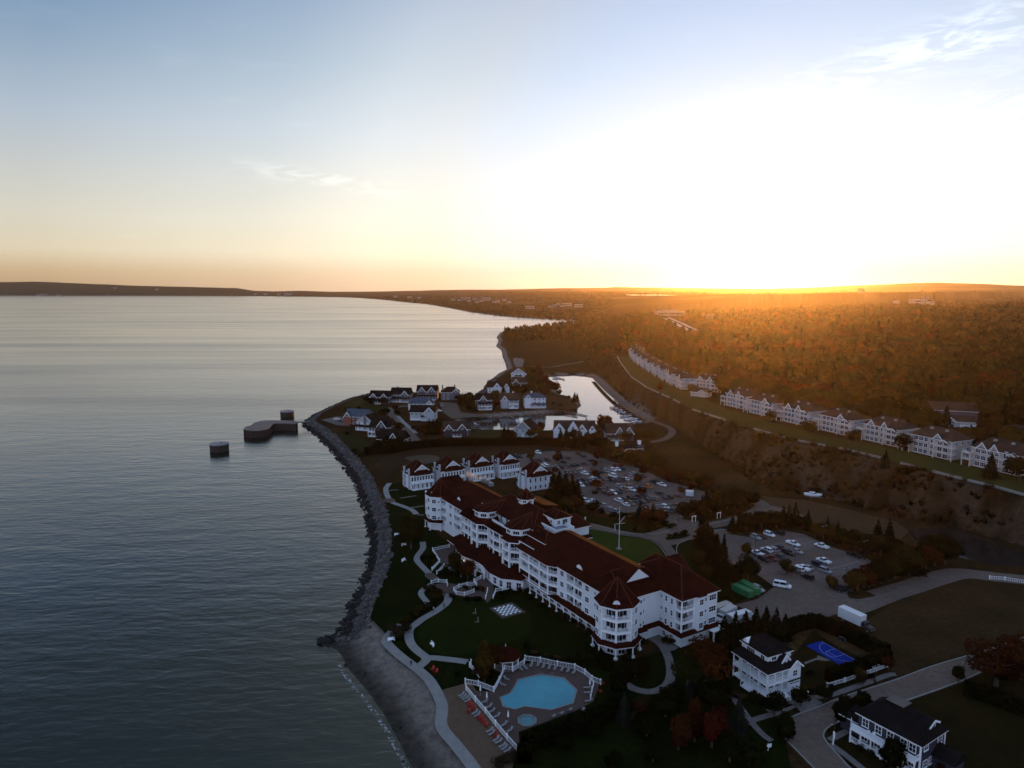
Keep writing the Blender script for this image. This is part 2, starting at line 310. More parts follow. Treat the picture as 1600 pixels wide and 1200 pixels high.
SHORE_NEAR = [(760, 1400), (700, 1290), (645, 1200), (625, 1160), (600, 1115), (575, 1080), (545, 1045), (530, 1018), (512, 1008), (496, 1007), (506, 999), (536, 992), (545, 960), (562, 925), (578, 890), (583, 850), (574, 800), (556, 750), (530, 715), (510, 692), (490, 674), (474, 664)]
SHORE_FAR = [(488, 650), (515, 637), (545, 624), (572, 618), (610, 617), (660, 616), (710, 618), (740, 620), (758, 608), (766, 594), (780, 583), (792, 577), (789, 566), (785, 557), (784, 548), (775, 541), (779, 533), (776, 527), (782, 519), (850, 511), (905, 506), (892, 501), (850, 499), (780, 494), (735, 488), (700, 481), (665, 475), (630, 472), (600, 468.5), (560, 465.5), (530, 464.3), (480, 463.6), (380, 462.3), (200, 461.6), (0, 461.2), (-300, 461)]
LAND = xy(SHORE_NEAR + SHORE_FAR, 0) + [(-15000, 9000), (-15000, 16000), (15000, 16000), (15000, -400), (150, -400)]
LAGOON = xy([(851, 588), (862, 595), (870, 606), (873, 615), (882, 620), (893, 621), (905, 628), (908, 634), (900, 640), (882, 643), (855, 647), (824, 650), (792, 652), (754, 655), (733, 657), (726, 662), (734, 670), (754, 674), (800, 674), (852, 675), (890, 670), (930, 667), (968, 666), (1000, 664), (1008, 658), (990, 645), (971, 632), (948, 614), (932, 597), (923, 589), (896, 586)], 0)
BT = 20.0
TOP_PX = [(963, 557), (968, 567), (985, 590), (1000, 600), (1008, 606), (1030, 616), (1050, 625), (1080, 641), (1105, 649), (1160, 667), (1200, 678), (1240, 689), (1300, 700), (1350, 711), (1400, 724), (1450, 737), (1500, 750), (1550, 762), (1600, 776)]
TOPL = xy(TOP_PX, BT)
TEND = [(216, 250), (232, 210), (262, 140), (330, -40)]
TOP = TOPL + TEND + [(15000, -400), (15000, 15000)] + xy([(992, 488), (985, 500), (975, 520), (966, 542)], BT)
FOOT = xy([(900, 558), (925, 575), (945, 592), (962, 610), (985, 630), (1015, 648), (1055, 666), (1085, 688), (1120, 715), (1160, 745), (1200, 768), (1265, 776), (1330, 790), (1400, 808), (1480, 822), (1560, 843), (1640, 868), (1800, 915)], G) + [(236, 130), (300, -60), (320, -600), (15000, -700), (15500, 15500)] + xy([(960, 478), (950, 492), (930, 507), (905, 530), (885, 545)], G)
SKYL = [(-900, 446), (-300, 441), (0, 440.5), (60, 440), (140, 443), (200, 446), (300, 448.5), (375, 450.5), (400, 455), (430, 456.5), (470, 455.5), (520, 457), (560, 457.5), (600, 456.5), (640, 455.5), (700, 454), (740, 453), (780, 453.5), (850, 451), (940, 450), (960, 448.5), (1000, 449.5), (1100, 451), (1200, 451.5), (1260, 450), (1330, 447), (1420, 443.5), (1460, 443), (1530, 445), (1600, 447.5), (1800, 449), (2600, 447)]
SK_AZ = np.array([math.degrees(math.atan2(u - 800, F)) for u, v in SKYL]); SK_Z = np.array([H + (V0 - v) / F * 10400 for u, v in SKYL])
sm = lambda a, b, x: (lambda t: t * t * (3 - 2 * t))(np.clip((x - a) / (b - a), 0, 1))
def wav(x, y, L, s):
    r_ = np.random.RandomState(s); o = 0
    for k in range(5):
        a = r_.uniform(0, 6.28); p = r_.uniform(0, 6.28); l = L * r_.uniform(.7, 1.5)
        o = o + np.sin((x * math.cos(a) + y * math.sin(a)) * 6.283 / l + p)
    return o / 5
def hfun(x, y, full=False):
    x = np.asarray(x, float); y = np.asarray(y, float); r = np.hypot(x, y)
    dl = sdist(x, y, LAND); dg = -sdist(x, y, LAGOON); ds = np.minimum(dl, np.where(r < 1200, dg, 1e6))
    edge = np.where(y < 215, 17.0, 9.0); edge = np.where(r > 800, 14, edge)
    base = np.where(ds > 0, G * sm(-.12, 1, ds / edge), -np.minimum(4, -ds * .25))
    df = sdist(x, y, FOOT); dt = sdist(x, y, TOP)
    fr = np.where(dt > 0, 1, np.where(df > 0, df / (df + np.maximum(-dt, 0) + 1e-6), 0))
    wide = df + np.maximum(-dt, 0)
    rough = np.where((fr > .03) & (fr < .97), (np.abs(wav(x, y, 13, 1)) * 2.0 - .6 + wav(x, y, 6, 2) * .6 + wav(x, y, 3.2, 3) * .35), 0) * np.clip(26 / (wide + 1), 0, 1) * np.clip(np.minimum(fr, 1 - fr) * 8, 0, 1)
    st = np.where(wide < 40, sm(.12, .88, fr), fr * .75 + .25 * sm(0, 1, fr))
    hb = (BT - G) * st + rough
    ht = np.where(dt > 0, 44 * (1 - np.exp(-np.maximum(dt - 38, 0) / 1250)) + wav(x, y, 420, 5) * 11 * sm(80, 500, dt) + wav(x, y, 160, 8) * 2.0 * sm(60, 300, dt), 0)
    far = sm(1150, 2200, r) * np.where(dl > 0, 1, 0) * np.where(dt > 0, 0, 1)
    hf = np.minimum(58, np.maximum(dl, 0) * .05) + wav(x, y, 500, 6) * 5 * sm(100, 500, dl)
    z = base + np.where(ds > 0, hb + ht + far * hf, 0)
    az = np.degrees(np.arctan2(x, y)); zs = np.interp(az, SK_AZ, SK_Z) + wav(x, y, 900, 9) * 5
    w = sm(7600, 10300, r) * np.where(dl > 0, 1, 0) * sm(0, 400, dl)
    z = np.where(dl > 0, z * (1 - w) + np.maximum(zs, 1) * w, z)
    return (z, ds, dl, df, dt, fr, r, wide) if full else z
def hz(x, y): return float(hfun(np.array([x]), np.array([y]))[0])
def rel(u, v, z0=None):
    """point of the terrain seen at a photo pixel (a short march along the ray)"""
    x, y = (u - 800) / F, -(v - 600) / F; c, s = math.cos(TH), math.sin(TH)
    d = Vector((x, c + y * s, -s + y * c)).normalized()
    t = np.concatenate([np.arange(120, 1500, 2.0), np.arange(1500, 12000, 15.0)]); X, Y, Z = d.x * t, d.y * t, H + d.z * t
    k = np.argmax(Z <= hfun(X, Y)); 
    if k == 0 and Z[0] > 0: k = len(t) - 1
    return Vector((X[k], Y[k], hz(X[k], Y[k])))
def build_terrain():
    rr = [70.0]
    while rr[-1] < 13500: rr.append(rr[-1] * (1.0055 if 230 < rr[-1] < 640 else 1.0115))
    rr = np.array(rr); az = np.concatenate([np.linspace(-64, -39, 40)[:-1], np.linspace(-39, 39, 620), np.linspace(39, 64, 40)[1:]])
    A_, R_ = np.meshgrid(np.radians(az), rr); x = (R_ * np.sin(A_)).ravel(); y = (R_ * np.cos(A_)).ravel()
    z, ds, dl, df, dt, fr, r, wide = hfun(x, y, True)
    n, m = len(rr), len(az); idx = np.arange(n * m).reshape(n, m)
    q = np.stack([idx[:-1, :-1], idx[:-1, 1:], idx[1:, 1:], idx[1:, :-1]], -1).reshape(-1, 4)[:, ::-1]
    keep = ~((z[q] < -3.6).all(1)); q = q[keep]
    used = np.unique(q); mp = np.zeros(n * m, int); mp[used] = np.arange(len(used)); q = mp[q]
    me = bpy.data.meshes.new('ground'); me.vertices.add(len(used)); me.vertices.foreach_set('co', np.stack([x[used], y[used], z[used]], 1).ravel())
    me.loops.add(q.size); me.loops.foreach_set('vertex_index', q.ravel().astype(np.int32)); me.polygons.add(len(q))
    me.polygons.foreach_set('loop_start', np.arange(0, q.size, 4, dtype=np.int32)); me.polygons.foreach_set('loop_total', np.full(len(q), 4, np.int32))
    me.update(); me.validate()
    # what the ground is made of: gravel shore, dry grass, cliff rock, forest floor, fields
    c = np.zeros((n * m, 4)); c[:, 3] = 1
    def blend(col, w):
        w = np.clip(w, 0, 1)[:, None]; c[:, :3] = c[:, :3] * (1 - w) + np.array(col) * w
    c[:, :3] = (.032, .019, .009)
    nz = wav(x, y, 60, 21) * .5 + wav(x, y, 23, 22) * .5
    blend((.020, .015, .006), sm(-.1, .5, nz)); blend((.048, .029, .0135), sm(.25, .7, wav(x, y, 45, 23)))
    blend((.014, .010, .005), ((fr > .02) & (dt < 4)) * sm(-.2, .4, nz))
    cl = ((fr > .12) & (fr < .97) & (wide < 46))
    blend((.050, .034, .023), cl * sm(-.25, .35, wav(x, y, 30, 31) + wav(x, y, 9, 32) * .6))
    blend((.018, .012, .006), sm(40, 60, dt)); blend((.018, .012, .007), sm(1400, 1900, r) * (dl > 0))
    blend((.20, .11, .045), (dt > 60) * sm(2600, 3200, r) * sm(.18, .34, wav(x, y, 1500, 41) + .4 * wav(x, y, 600, 42)) * (x > 900))
    blend((.07, .045, .028), (dt < 0) * sm(2500, 3500, r) * (dl > 300) * sm(.2, .4, wav(x, y, 700, 43)))
    gv = np.where(y < 215, 14.5, 7.5); blend((.158, .136, .118), 1 - sm(.8, 1.15, ds / gv)); blend((.022, .019, .016), np.where(y < 215, .85, 1) * (1 - sm(.08, np.where(y < 215, .62, .28), ds / gv)))
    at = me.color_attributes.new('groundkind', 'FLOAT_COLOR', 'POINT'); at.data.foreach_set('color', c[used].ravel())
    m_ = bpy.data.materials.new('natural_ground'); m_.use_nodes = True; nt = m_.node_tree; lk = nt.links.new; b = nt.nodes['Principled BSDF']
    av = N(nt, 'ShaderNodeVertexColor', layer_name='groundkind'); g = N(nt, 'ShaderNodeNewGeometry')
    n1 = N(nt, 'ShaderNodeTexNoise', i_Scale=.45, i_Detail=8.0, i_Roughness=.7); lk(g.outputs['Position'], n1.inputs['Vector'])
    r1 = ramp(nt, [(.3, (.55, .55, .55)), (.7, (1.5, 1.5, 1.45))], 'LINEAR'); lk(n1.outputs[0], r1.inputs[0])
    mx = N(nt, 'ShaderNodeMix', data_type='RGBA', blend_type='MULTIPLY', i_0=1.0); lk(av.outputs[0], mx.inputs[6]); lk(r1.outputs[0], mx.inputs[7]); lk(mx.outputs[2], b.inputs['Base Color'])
    b.inputs['Roughness'].default_value = .95; b.inputs['Specular IOR Level'].default_value = .0
    bp = N(nt, 'ShaderNodeBump', i_Strength=.7, i_Distance=.5); lk(n1.outputs[0], bp.inputs['Height']); lk(bp.outputs[0], b.inputs['Normal'])
    me.materials.append(m_); me.polygons.foreach_set('use_smooth', np.ones(len(me.polygons), bool))
    return tag(link('ground', me), kind='structure')
build_terrain()
wm = MB(); wm.add([(-16000, -500, 0), (16000, -500, 0), (16000, 15500, 0), (-16000, 15500, 0)], [(0, 1, 2, 3)])
tag(wm.build('lake', LAKE), kind='structure')
hb = MB(); pts = [Vector((*p, 0)) for p in LAGOON]; 
def poly_sheet(name, wpts, z, m):
    return sheet(name, [(p[0], p[1]) for p in wpts], z, m, 0, 'structure', px=False)
cen = np.mean(np.array(LAGOON), 0)
poly_sheet('harbor_water', [((p[0] - cen[0]) * 1.01 + cen[0], (p[1] - cen[1]) * 1.01 + cen[1]) for p in LAGOON], .05, HARBOR)
sheet('pond', [(1420, 829), (1450, 826), (1480, 825), (1525, 836), (1575, 856), (1620, 880), (1560, 884), (1490, 868), (1440, 850)], 3.05, HARBOR, 3)
tag(ribbon([(620, 3850), (850, 3830), (1100, 3800), (1480, 3820)], 420, 66, 4, px=False).build('inland_lake', HARBOR), kind='structure')
# ------------------------------------------------------------------ lawns, paving, beach, roads (thin sheets on the flat)
L_ = lambda c, pts: [c(*p) for p in pts]
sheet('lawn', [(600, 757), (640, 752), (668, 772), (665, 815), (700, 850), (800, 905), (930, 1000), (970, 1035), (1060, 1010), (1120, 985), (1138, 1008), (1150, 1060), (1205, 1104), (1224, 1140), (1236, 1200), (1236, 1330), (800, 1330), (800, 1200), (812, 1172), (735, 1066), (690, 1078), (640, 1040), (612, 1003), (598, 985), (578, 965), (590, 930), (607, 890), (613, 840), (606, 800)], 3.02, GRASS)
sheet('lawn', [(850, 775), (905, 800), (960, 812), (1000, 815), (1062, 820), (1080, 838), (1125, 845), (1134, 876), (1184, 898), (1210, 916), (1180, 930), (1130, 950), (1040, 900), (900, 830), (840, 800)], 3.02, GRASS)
sheet('front_lawn', L_(c7, [(505, 715), (600, 722), (740, 748), (860, 775), (990, 790), (1090, 815), (1150, 850), (1190, 900), (1225, 960), (1230, 990), (1000, 1060), (640, 860), (500, 790)]), 3.05, LAWN2, 0)
sheet('putting_green', [(651, 992), (655, 980), (668, 967), (690, 954), (713, 943), (736, 939), (775, 941), (815, 948), (829, 965), (828, 988), (800, 1001), (755, 1008), (738, 1020), (709, 1025), (679, 1020), (660, 1010)], 3.05, GREEN, 4)
sheet('sand_beach', [(688, 1079), (735, 1066), (745, 1080), (812, 1172), (800, 1200), (790, 1260), (770, 1260), (735, 1200), (708, 1165), (690, 1135), (692, 1100)], 3.05, SAND)
PW = 2.6
strip('path', [(772, 1255), (740, 1200), (713, 1165), (690, 1135), (691, 1105), (684, 1085), (670, 1062), (650, 1044), (625, 1025), (607, 1008), (604, 1000), (611, 989), (626, 976)], PW * 1.1, 3.08, CONC)
strip('path', L_(c3, [(440, 860), (500, 800), (440, 745), (392, 695), (372, 640), (378, 580), (420, 545), (480, 500), (560, 455), (620, 412), (652, 380), (660, 345), (640, 315)]), PW, 3.09, CONC)
strip('path', L_(c3, [(500, 792), (560, 792), (660, 803), (740, 812), (800, 822)]), PW, 3.085, CONC)
strip('path', L_(c3, [(525, 410), (500, 375), (462, 325), (475, 290), (540, 245)]), 2.0, 3.08, CONC)
strip('path', L_(c3, [(575, 215), (530, 180), (480, 130), (438, 85), (430, 55), (450, 20)]) + L_(c1, [(325, 940), (322, 890)]), PW * .9, 3.08, CONC)
strip('path', L_(c1, [(270, 660), (235, 625), (150, 590), (70, 560), (35, 520), (17, 470), (20, 435), (48, 400)]), PW, 3.08, CONC)
for a in ([(40, 462), (120, 455)], [(135, 525), (270, 505)], [(225, 605), (330, 590)], [(280, 667), (335, 665)]): strip('path', L_(c1, a), 1.1, 3.07, CONCD, 0)
sheet('plaza', L_(c1, [(0, 535), (45, 527), (90, 535), (85, 555), (40, 565), (0, 555), (-15, 545)]), 3.11, PAVER, 3)
sheet('plaza', L_(c3, [(485, 185), (520, 165), (565, 178), (570, 205), (520, 215)]), 3.12, PAVER, 3)
sheet('terrace', L_(c1, [(545, 850), (590, 960), (640, 1040), (700, 1080), (780, 1140), (760, 1180), (640, 1100), (500, 1110), (440, 1020), (405, 965), (540, 930)]), 3.10, PAVER)
sheet('terrace', L_(c3, [(560, 250), (650, 240), (720, 250), (860, 215), (960, 195), (985, 230), (1000, 330), (950, 390), (900, 340), (780, 345), (700, 330), (640, 320), (590, 300)]), 3.10, PAVER)
strip('path', [(1010, 993), (1030, 1005), (1042, 1022), (1048, 1045), (1045, 1066), (1030, 1078), (1010, 1081), (990, 1076), (978, 1068)], 2.4, 3.08, CONCD)
sheet('plaza', L_(c2, [(1000, 985), (1070, 985), (1150, 1010), (1240, 1080), (1200, 1110), (1120, 1130), (1080, 1090)]), 3.11, CONCD)
sheet('pool_deck', L_(c4, [(125, 440), (320, 450), (400, 300), (530, 260), (640, 240), (880, 290), (1000, 370), (1050, 400), (1010, 520), (880, 585), (600, 690), (490, 730), (500, 860), (485, 880)]), 3.10, PAVER)
DIRT = two_scale('bare_dirt', (.031, .019, .0078), (.054, .029, .0135), (.021, .016, .0065), .06, .7)
sheet('bare_field', [(1400, 940), (1500, 905), (1640, 905), (1640, 985), (1548, 1010), (1400, 1058), (1388, 1040), (1330, 985)], 3.02, DIRT)
sheet('dry_field', [(1190, 775), (1262, 782), (1330, 797), (1400, 815), (1420, 830), (1400, 850), (1340, 850), (1250, 812), (1200, 800)], 3.02, two_scale('field_grass', (.056, .036, .020), (.070, .046, .026), (.045, .028, .015), .03, .5))
sheet('dry_field', [(585, 705), (640, 693), (760, 690), (900, 690), (905, 700), (850, 706), (795, 712), (700, 715), (640, 722), (600, 745)], 3.02, two_scale('mown_field', (.027, .016, .009), (.036, .022, .012), (.022, .014, .007), .05, .5))
sheet('bare_field', L_(cP, [(860, 730), (930, 712), (1050, 705), (1130, 720), (1120, 750), (1000, 775)]), 3.04, two_scale('pale_sand_patch', (.075, .055, .038), (.095, .07, .05), (.062, .045, .03), .1, .8), 3)
sheet('lawn', L_(cP, [(345, 545), (420, 540), (560, 590), (600, 670), (500, 720), (440, 660), (400, 610), (370, 580)]), 3.03, two_scale('shore_grass', (.019, .021, .006), (.026, .027, .008), (.016, .016, .005), .06, .6), 3)
sheet('lawn', L_(cP, [(370, 345), (470, 268), (545, 262), (560, 300), (720, 330), (740, 350), (660, 370), (500, 355)]), 3.03, bpy.data.materials['shore_grass'], 2)
sheet('lawn', L_(cQ, [(290, 590), (460, 588), (465, 640), (290, 660), (250, 640)]), 3.03, bpy.data.materials['shore_grass'], 2)
sheet('lawn', L_(cQ, [(780, 350), (900, 360), (960, 395), (990, 420), (900, 440), (780, 440), (620, 450), (600, 430)]), 3.03, DRY, 2)
# car parks
sheet('parking_lot', L_(c7, [(0, 160), (340, 120), (560, 130), (760, 200), (1000, 260), (1240, 370), (1500, 440), (1560, 490), (1400, 520), (1340, 640), (1310, 690), (1180, 660), (960, 600), (760, 620), (530, 520), (470, 380), (330, 300), (60, 330)]), 3.04, ASPHALT)
NEARLOT = L_(c8, [(215, 360), (440, 395), (740, 350), (880, 372), (1080, 470), (1250, 520), (1430, 590), (1430, 640), (1300, 680), (1260, 740), (1200, 800), (1230, 870), (1300, 885), (1420, 860), (1600, 815), (1640, 880), (1340, 1000), (1170, 985), (930, 1065), (770, 1125), (600, 1060), (350, 925), (520, 880), (650, 785), (520, 690), (270, 580), (225, 430)])
sheet('parking_lot', NEARLOT, 3.04, ASPHALT)
strip('road', [(1372, 932), (1420, 918), (1460, 905), (1500, 896), (1560, 902), (1660, 912)], 9, 3.045, ROADM)
strip('road', L_(c7, [(490, 690), (600, 705), (700, 728), (830, 762), (960, 785), (1060, 800), (1140, 825), (1195, 875), (1245, 950), (1265, 1000)]), 5.6, 3.05, ROADM)
strip('road', L_(c7, [(1120, 800), (1230, 770), (1320, 720), (1350, 660)]), 12, 3.055, ROADM)
strip('road', L_(c7, [(1180, 850), (1290, 820), (1400, 770), (1480, 735)]), 6, 3.06, ROADM)
strip('road', L_(c8, [(-60, 345), (60, 318), (200, 295), (330, 268), (430, 235), (520, 190), (560, 160), (530, 125), (480, 105)]), 7, 3.065, ROADM)
strip('road', L_(c8, [(545, 150), (640, 170), (760, 205), (860, 245), (880, 270)]), 6, 3.07, ROADM)
strip('road', L_(c8, [(0, 400), (100, 370), (200, 355), (280, 345)]), 5.5, 3.045, ROADM)
strip('road', [(927, 588), (948, 610), (972, 630), (995, 647), (1025, 660), (1046, 668), (1050, 677), (1036, 687), (1010, 692), (985, 700)], 5, 3.05, mat('gravel_road', (.085, .062, .048), .9, .2, .4, .1))
strip('road', L_(cQ, [(640, 145), (800, 150), (920, 130), (1040, 110), (1085, 95), (1060, 75), (980, 65), (1000, 50), (1030, 45)]), 6, 3.3, bpy.data.materials['gravel_road'])
strip('road', L_(cP, [(960, 605), (900, 540), (840, 470), (775, 400), (745, 370), (750, 345), (790, 330), (900, 322)]), 7, 3.05, ROADM)
strip('path', L_(cP, [(805, 398), (860, 455), (950, 535)]), 3, 3.06, CONC)
sheet('gravel_yard', L_(cP, [(210, 430), (330, 405), (395, 410), (430, 480), (330, 470)]), 3.04, mat('crushed_stone', (.085, .075, .068), .9, .25, .6, .2))
sheet('gravel_yard', L_(cP, [(1130, 290), (1270, 300), (1300, 370), (1560, 400), (1600, 400), (1480, 405), (1230, 420), (1160, 370)]), 3.04, mat('construction_dirt', (.065, .046, .033), .9, .25, .5, .2))
sheet('gravel_yard', L_(cQ, [(545, 120), (540, 90), (580, 80), (620, 100), (605, 150), (560, 150)]), 3.25, bpy.data.materials['crushed_stone'])
# the street at the bottom right, with kerbs, verges and pavements
ST_UP = [(1660, 975), (1600, 996), (1548, 1014), (1460, 1040), (1400, 1062), (1320, 1088), (1280, 1104), (1245, 1117), (1228, 1126), (1221, 1138), (1230, 1157), (1248, 1176), (1275, 1204), (1300, 1235)]
ST_LO = [(1380, 1235), (1333, 1204), (1310, 1180), (1292, 1160), (1287, 1146), (1302, 1132), (1358, 1110), (1400, 1100), (1492, 1068), (1520, 1056), (1600, 1018), (1660, 993)]
sheet('street', ST_UP + ST_LO, 3.04, ROADM, 3)
tag(kerb(ST_UP, .35).build('kerb', CONC), kind='structure'); tag(kerb(ST_LO, .35).build('kerb', CONC), kind='structure')
for pts in (L_(c6, [(-400, 760), (-210, 690), (-90, 648), (60, 640), (330, 550), (540, 475), (600, 470)]), L_(c5, [(630, 950), (720, 915), (870, 870), (1000, 810)])): strip('pavement', pts, 1.7, 3.07, CONCD, 3)
strip('pavement', L_(c5, [(430, 690), (540, 770), (660, 930), (760, 1040), (830, 1090)]), 1.6, 3.075, CONCD, 3)
strip('pavement', L_(c6, [(80, 985), (190, 925), (300, 885)]), 1.6, 3.075, CONCD, 0)
strip('pavement', L_(c6, [(80, 1010), (200, 1095), (330, 1200), (400, 1260)]), 1.6, 3.07, CONCD, 3)
sheet('driveway', L_(c5, [(950, 730), (1060, 700), (1230, 790), (1140, 850), (1060, 870)]), 3.05, CONCD)
sheet('driveway', L_(c6, [(380, 730), (540, 690), (620, 700), (560, 745), (400, 790)]), 3.05, CONCD)
sheet('lawn', [(1290, 1136), (1310, 1132), (1400, 1104), (1500, 1070), (1600, 1024), (1680, 1000), (1700, 1260), (1400, 1260), (1330, 1200), (1300, 1165)], 3.025, OLIVE)
sheet('lawn', [(1270, 985), (1300, 1005), (1388, 1050), (1385, 1062), (1300, 1092), (1250, 1080), (1235, 1030)], 3.025, OLIVE)
sheet('basketball_court', L_(c5, [(1095, 345), (1215, 308), (1535, 485), (1410, 523)]), 3.06, COURT)
sheet('path', L_(c5, [(1080, 475), (1180, 440), (1190, 420), (1290, 460), (1250, 465), (1180, 455), (1090, 492)]), 3.05, CONCD)
def painted(name, runs, w, z, m=PAINT):
    mb = MB()
    for r_ in runs:
        q = ribbon(r_, w, z, 0); mb.add(q.v, q.f)
    return tag(mb.build(name, m), kind='structure')
# parking bays: long row lines and bay ticks along the common grid of the place
GA = R(30.8); AX = Vector((math.cos(GA), math.sin(GA), 0)); AY = Vector((-math.sin(GA), math.cos(GA), 0))
def bays(a, b, n, tick=5.2):
    p, q = P(*a), P(*b); mb = MB(); e = (q - p); L = e.length; e.normalize()
    def ln(s, t, w):
        d = (t - s).normalized(); k = Vector((-d.y, d.x, 0)) * w / 2
        mb.add([(s.x - k.x, s.y - k.y, 3.06), (s.x + k.x, s.y + k.y, 3.06), (t.x + k.x, t.y + k.y, 3.06), (t.x - k.x, t.y - k.y, 3.06)], [(3, 2, 1, 0)])
    ln(p, q, .16); nrm = Vector((-e.y, e.x, 0))
    for i in range(n + 1):
        c = p + e * (L * i / n); ln(c - nrm * tick, c - nrm * .09, .13); ln(c + nrm * .09, c + nrm * tick, .13)
    return mb
tag(bays(c8(905, 692), c8(1310, 588), 20).build('bay_marking', PAINT), kind='structure')
tag(bays(c8(560, 520), c8(960, 430), 20).build('bay_marking', PAINT), kind='structure')
for a, b, n in ((( 690, 450), (960, 420), 16), ((830, 520), (1120, 478), 18), ((1150, 590), (1340, 555), 12), ((500, 385), (650, 362), 10), ((760, 345), (960, 330), 12), ((390, 310), (600, 285), 14)):
    tag(bays(c7(a[0], a[1]), c7(b[0], b[1]), n).build('bay_marking', PAINT), kind='structure')
court = MB()
def cpt(i, j):                                       # court frame: four corners
    a, b, c, d = [P(*c5(*p)) for p in [(1095, 345), (1215, 308), (1535, 485), (1410, 523)]]
    return (a * (1 - i) + b * i) * (1 - j) + (d * (1 - i) + c * i) * j
def cline(pts, w=.13):
    q = ribbon([(p.x, p.y) for p in pts], w, 3.075, 0, px=False); court.add(q.v, q.f)
cline([cpt(.97, .03), cpt(.97, .97)]); cline([cpt(.97, .36), cpt(.45, .36)]); cline([cpt(.97, .60), cpt(.45, .60)]); cline([cpt(.45, .36), cpt(.45, .60)])
cline([cpt(.97 - .80 * math.sin(t), .48 - .40 * math.cos(t)) for t in np.linspace(0, math.pi, 18)]); cline([cpt(.45 - .22 * math.sin(t), .48 - .12 * math.cos(t)) for t in np.linspace(0, math.pi, 10)])
tag(court.build('court_marking', mat('court_line_paint', (.16, .25, .5), .6, .1, 2)), kind='structure')
for pts in (L_(c7, [(510, 672), (600, 690), (700, 712), (860, 752), (1000, 772), (1140, 768), (1230, 742), (1285, 700), (1270, 670)]), L_(c7, [(500, 716), (700, 745), (860, 780), (1000, 800), (1110, 835), (1180, 905), (1225, 985)]), L_(c7, [(1310, 975), (1285, 900), (1300, 850), (1360, 820), (1420, 810)]), L_(c8, [(0, 300), (120, 300), (280, 265), (380, 245)]), L_(c8, [(185, 345), (290, 335)])):
    tag(kerb(pts, .3, .14).build('kerb', CONC), kind='structure')
tag(kerb(L_(c8, [(1060, 830), (1130, 870), (1230, 885), (1400, 878), (1600, 825)]), .3, .14).build('kerb', CONCD), kind='structure')
isl = L_(c7, [(1200, 805), (1250, 780), (1330, 770), (1395, 780), (1340, 805), (1220, 820)])
sheet('traffic_island', isl, 3.15, GRASS, 3); 
# turf on the bluff: draped on the terrain between the low wall and the condominiums
def drape(name, a, b, m, n=40, k=6, dz=.12):
    A = smooth([Vector((*p, 0)) for p in a], n // (len(a) - 1) + 1)[:: 1]; B = smooth([Vector((*p, 0)) for p in b], n // (len(b) - 1) + 1)
    def res(q, n):
        d = [0]; 
        for i in range(1, len(q)): d.append(d[-1] + (q[i] - q[i - 1]).length)
        t = np.linspace(0, d[-1], n); return np.interp(t, d, [p.x for p in q]), np.interp(t, d, [p.y for p in q])
    ax, ay = res(A, n); bx, by = res(B, n); s = np.linspace(0, 1, k)[:, None]
    x = (ax * (1 - s) + bx * s); y = (ay * (1 - s) + by * s); z = hfun(x.ravel(), y.ravel()) + dz
    mb = MB(); mb.v = list(zip(x.ravel(), y.ravel(), z)); mb.f = [(j * n + i, j * n + i + 1, (j + 1) * n + i + 1, (j + 1) * n + i) for j in range(k - 1) for i in range(n - 1)]; mb.m = [0] * len(mb.f)
    o = mb.build(name, m); o.data.polygons.foreach_set('use_smooth', [True] * len(mb.f)); return tag(o, kind='structure')
# inner edge of the turf, offset inland from the wall line
def offset(line, d):
    out = []
    for i, p in enumerate(line):
        a = Vector(line[max(i - 1, 0)]); b = Vector(line[min(i + 1, len(line) - 1)]); t = (b - a).normalized(); n = Vector((-t.y, t.x))
        out.append((p[0] + n.x * d, p[1] + n.y * d))
    return out
TW = TOPL + TEND[:2]
drape('bluff_turf', offset(TW, 1.5), offset(TW, 26), TURF, 90, 8)
# ------------------------------------------------------------------ building kit
WIN = {}
def win_mesh(w, h, cols=2, rows=2, arch=False):
    k = (round(w, 2), round(h, 2), cols, rows, arch)
    if k in WIN: return WIN[k]
    mb = MB(); f = .11
    mb.box(-w / 2 + .02, w / 2 - .02, -.03, .10, 0, h, 1)
    for x in (-w / 2 - f, w / 2): mb.box(x, x + f, -.10, .06, -f, h + f)
    mb.box(-w / 2, w / 2, -.10, .06, -f, 0); mb.box(-w / 2, w / 2, -.10, .06, h, h + f); mb.box(-w / 2 - .2, w / 2 + .2, -.17, -.102, -f - .06, -f + .05)
    for i in range(1, cols): x = -w / 2 + w * i / cols; mb.box(x - .035, x + .035, -.06, -.031, 0, h)
    for j in range(1, rows): z = h * j / rows; mb.box(-w / 2, w / 2, -.065, -.032, z - .03, z + .03)
    if arch:
        n = 8; mb.add([(w / 2 * math.cos(math.pi * i / n) * 1.1, -.1, h + f + w * .45 * math.sin(math.pi * i / n)) for i in range(n + 1)] + [(w / 2 * math.cos(math.pi * i / n) * 1.1, .06, h + f + w * .45 * math.sin(math.pi * i / n)) for i in range(n + 1)],
                      [tuple(range(n + 1)), tuple(reversed(range(n + 1, 2 * n + 2)))] + [(i, n + 1 + i, n + 2 + i, i + 1) for i in range(n)])
    WIN[k] = mb.mesh('window', [TRIM, GLASS]); return WIN[k]
BALC = {}
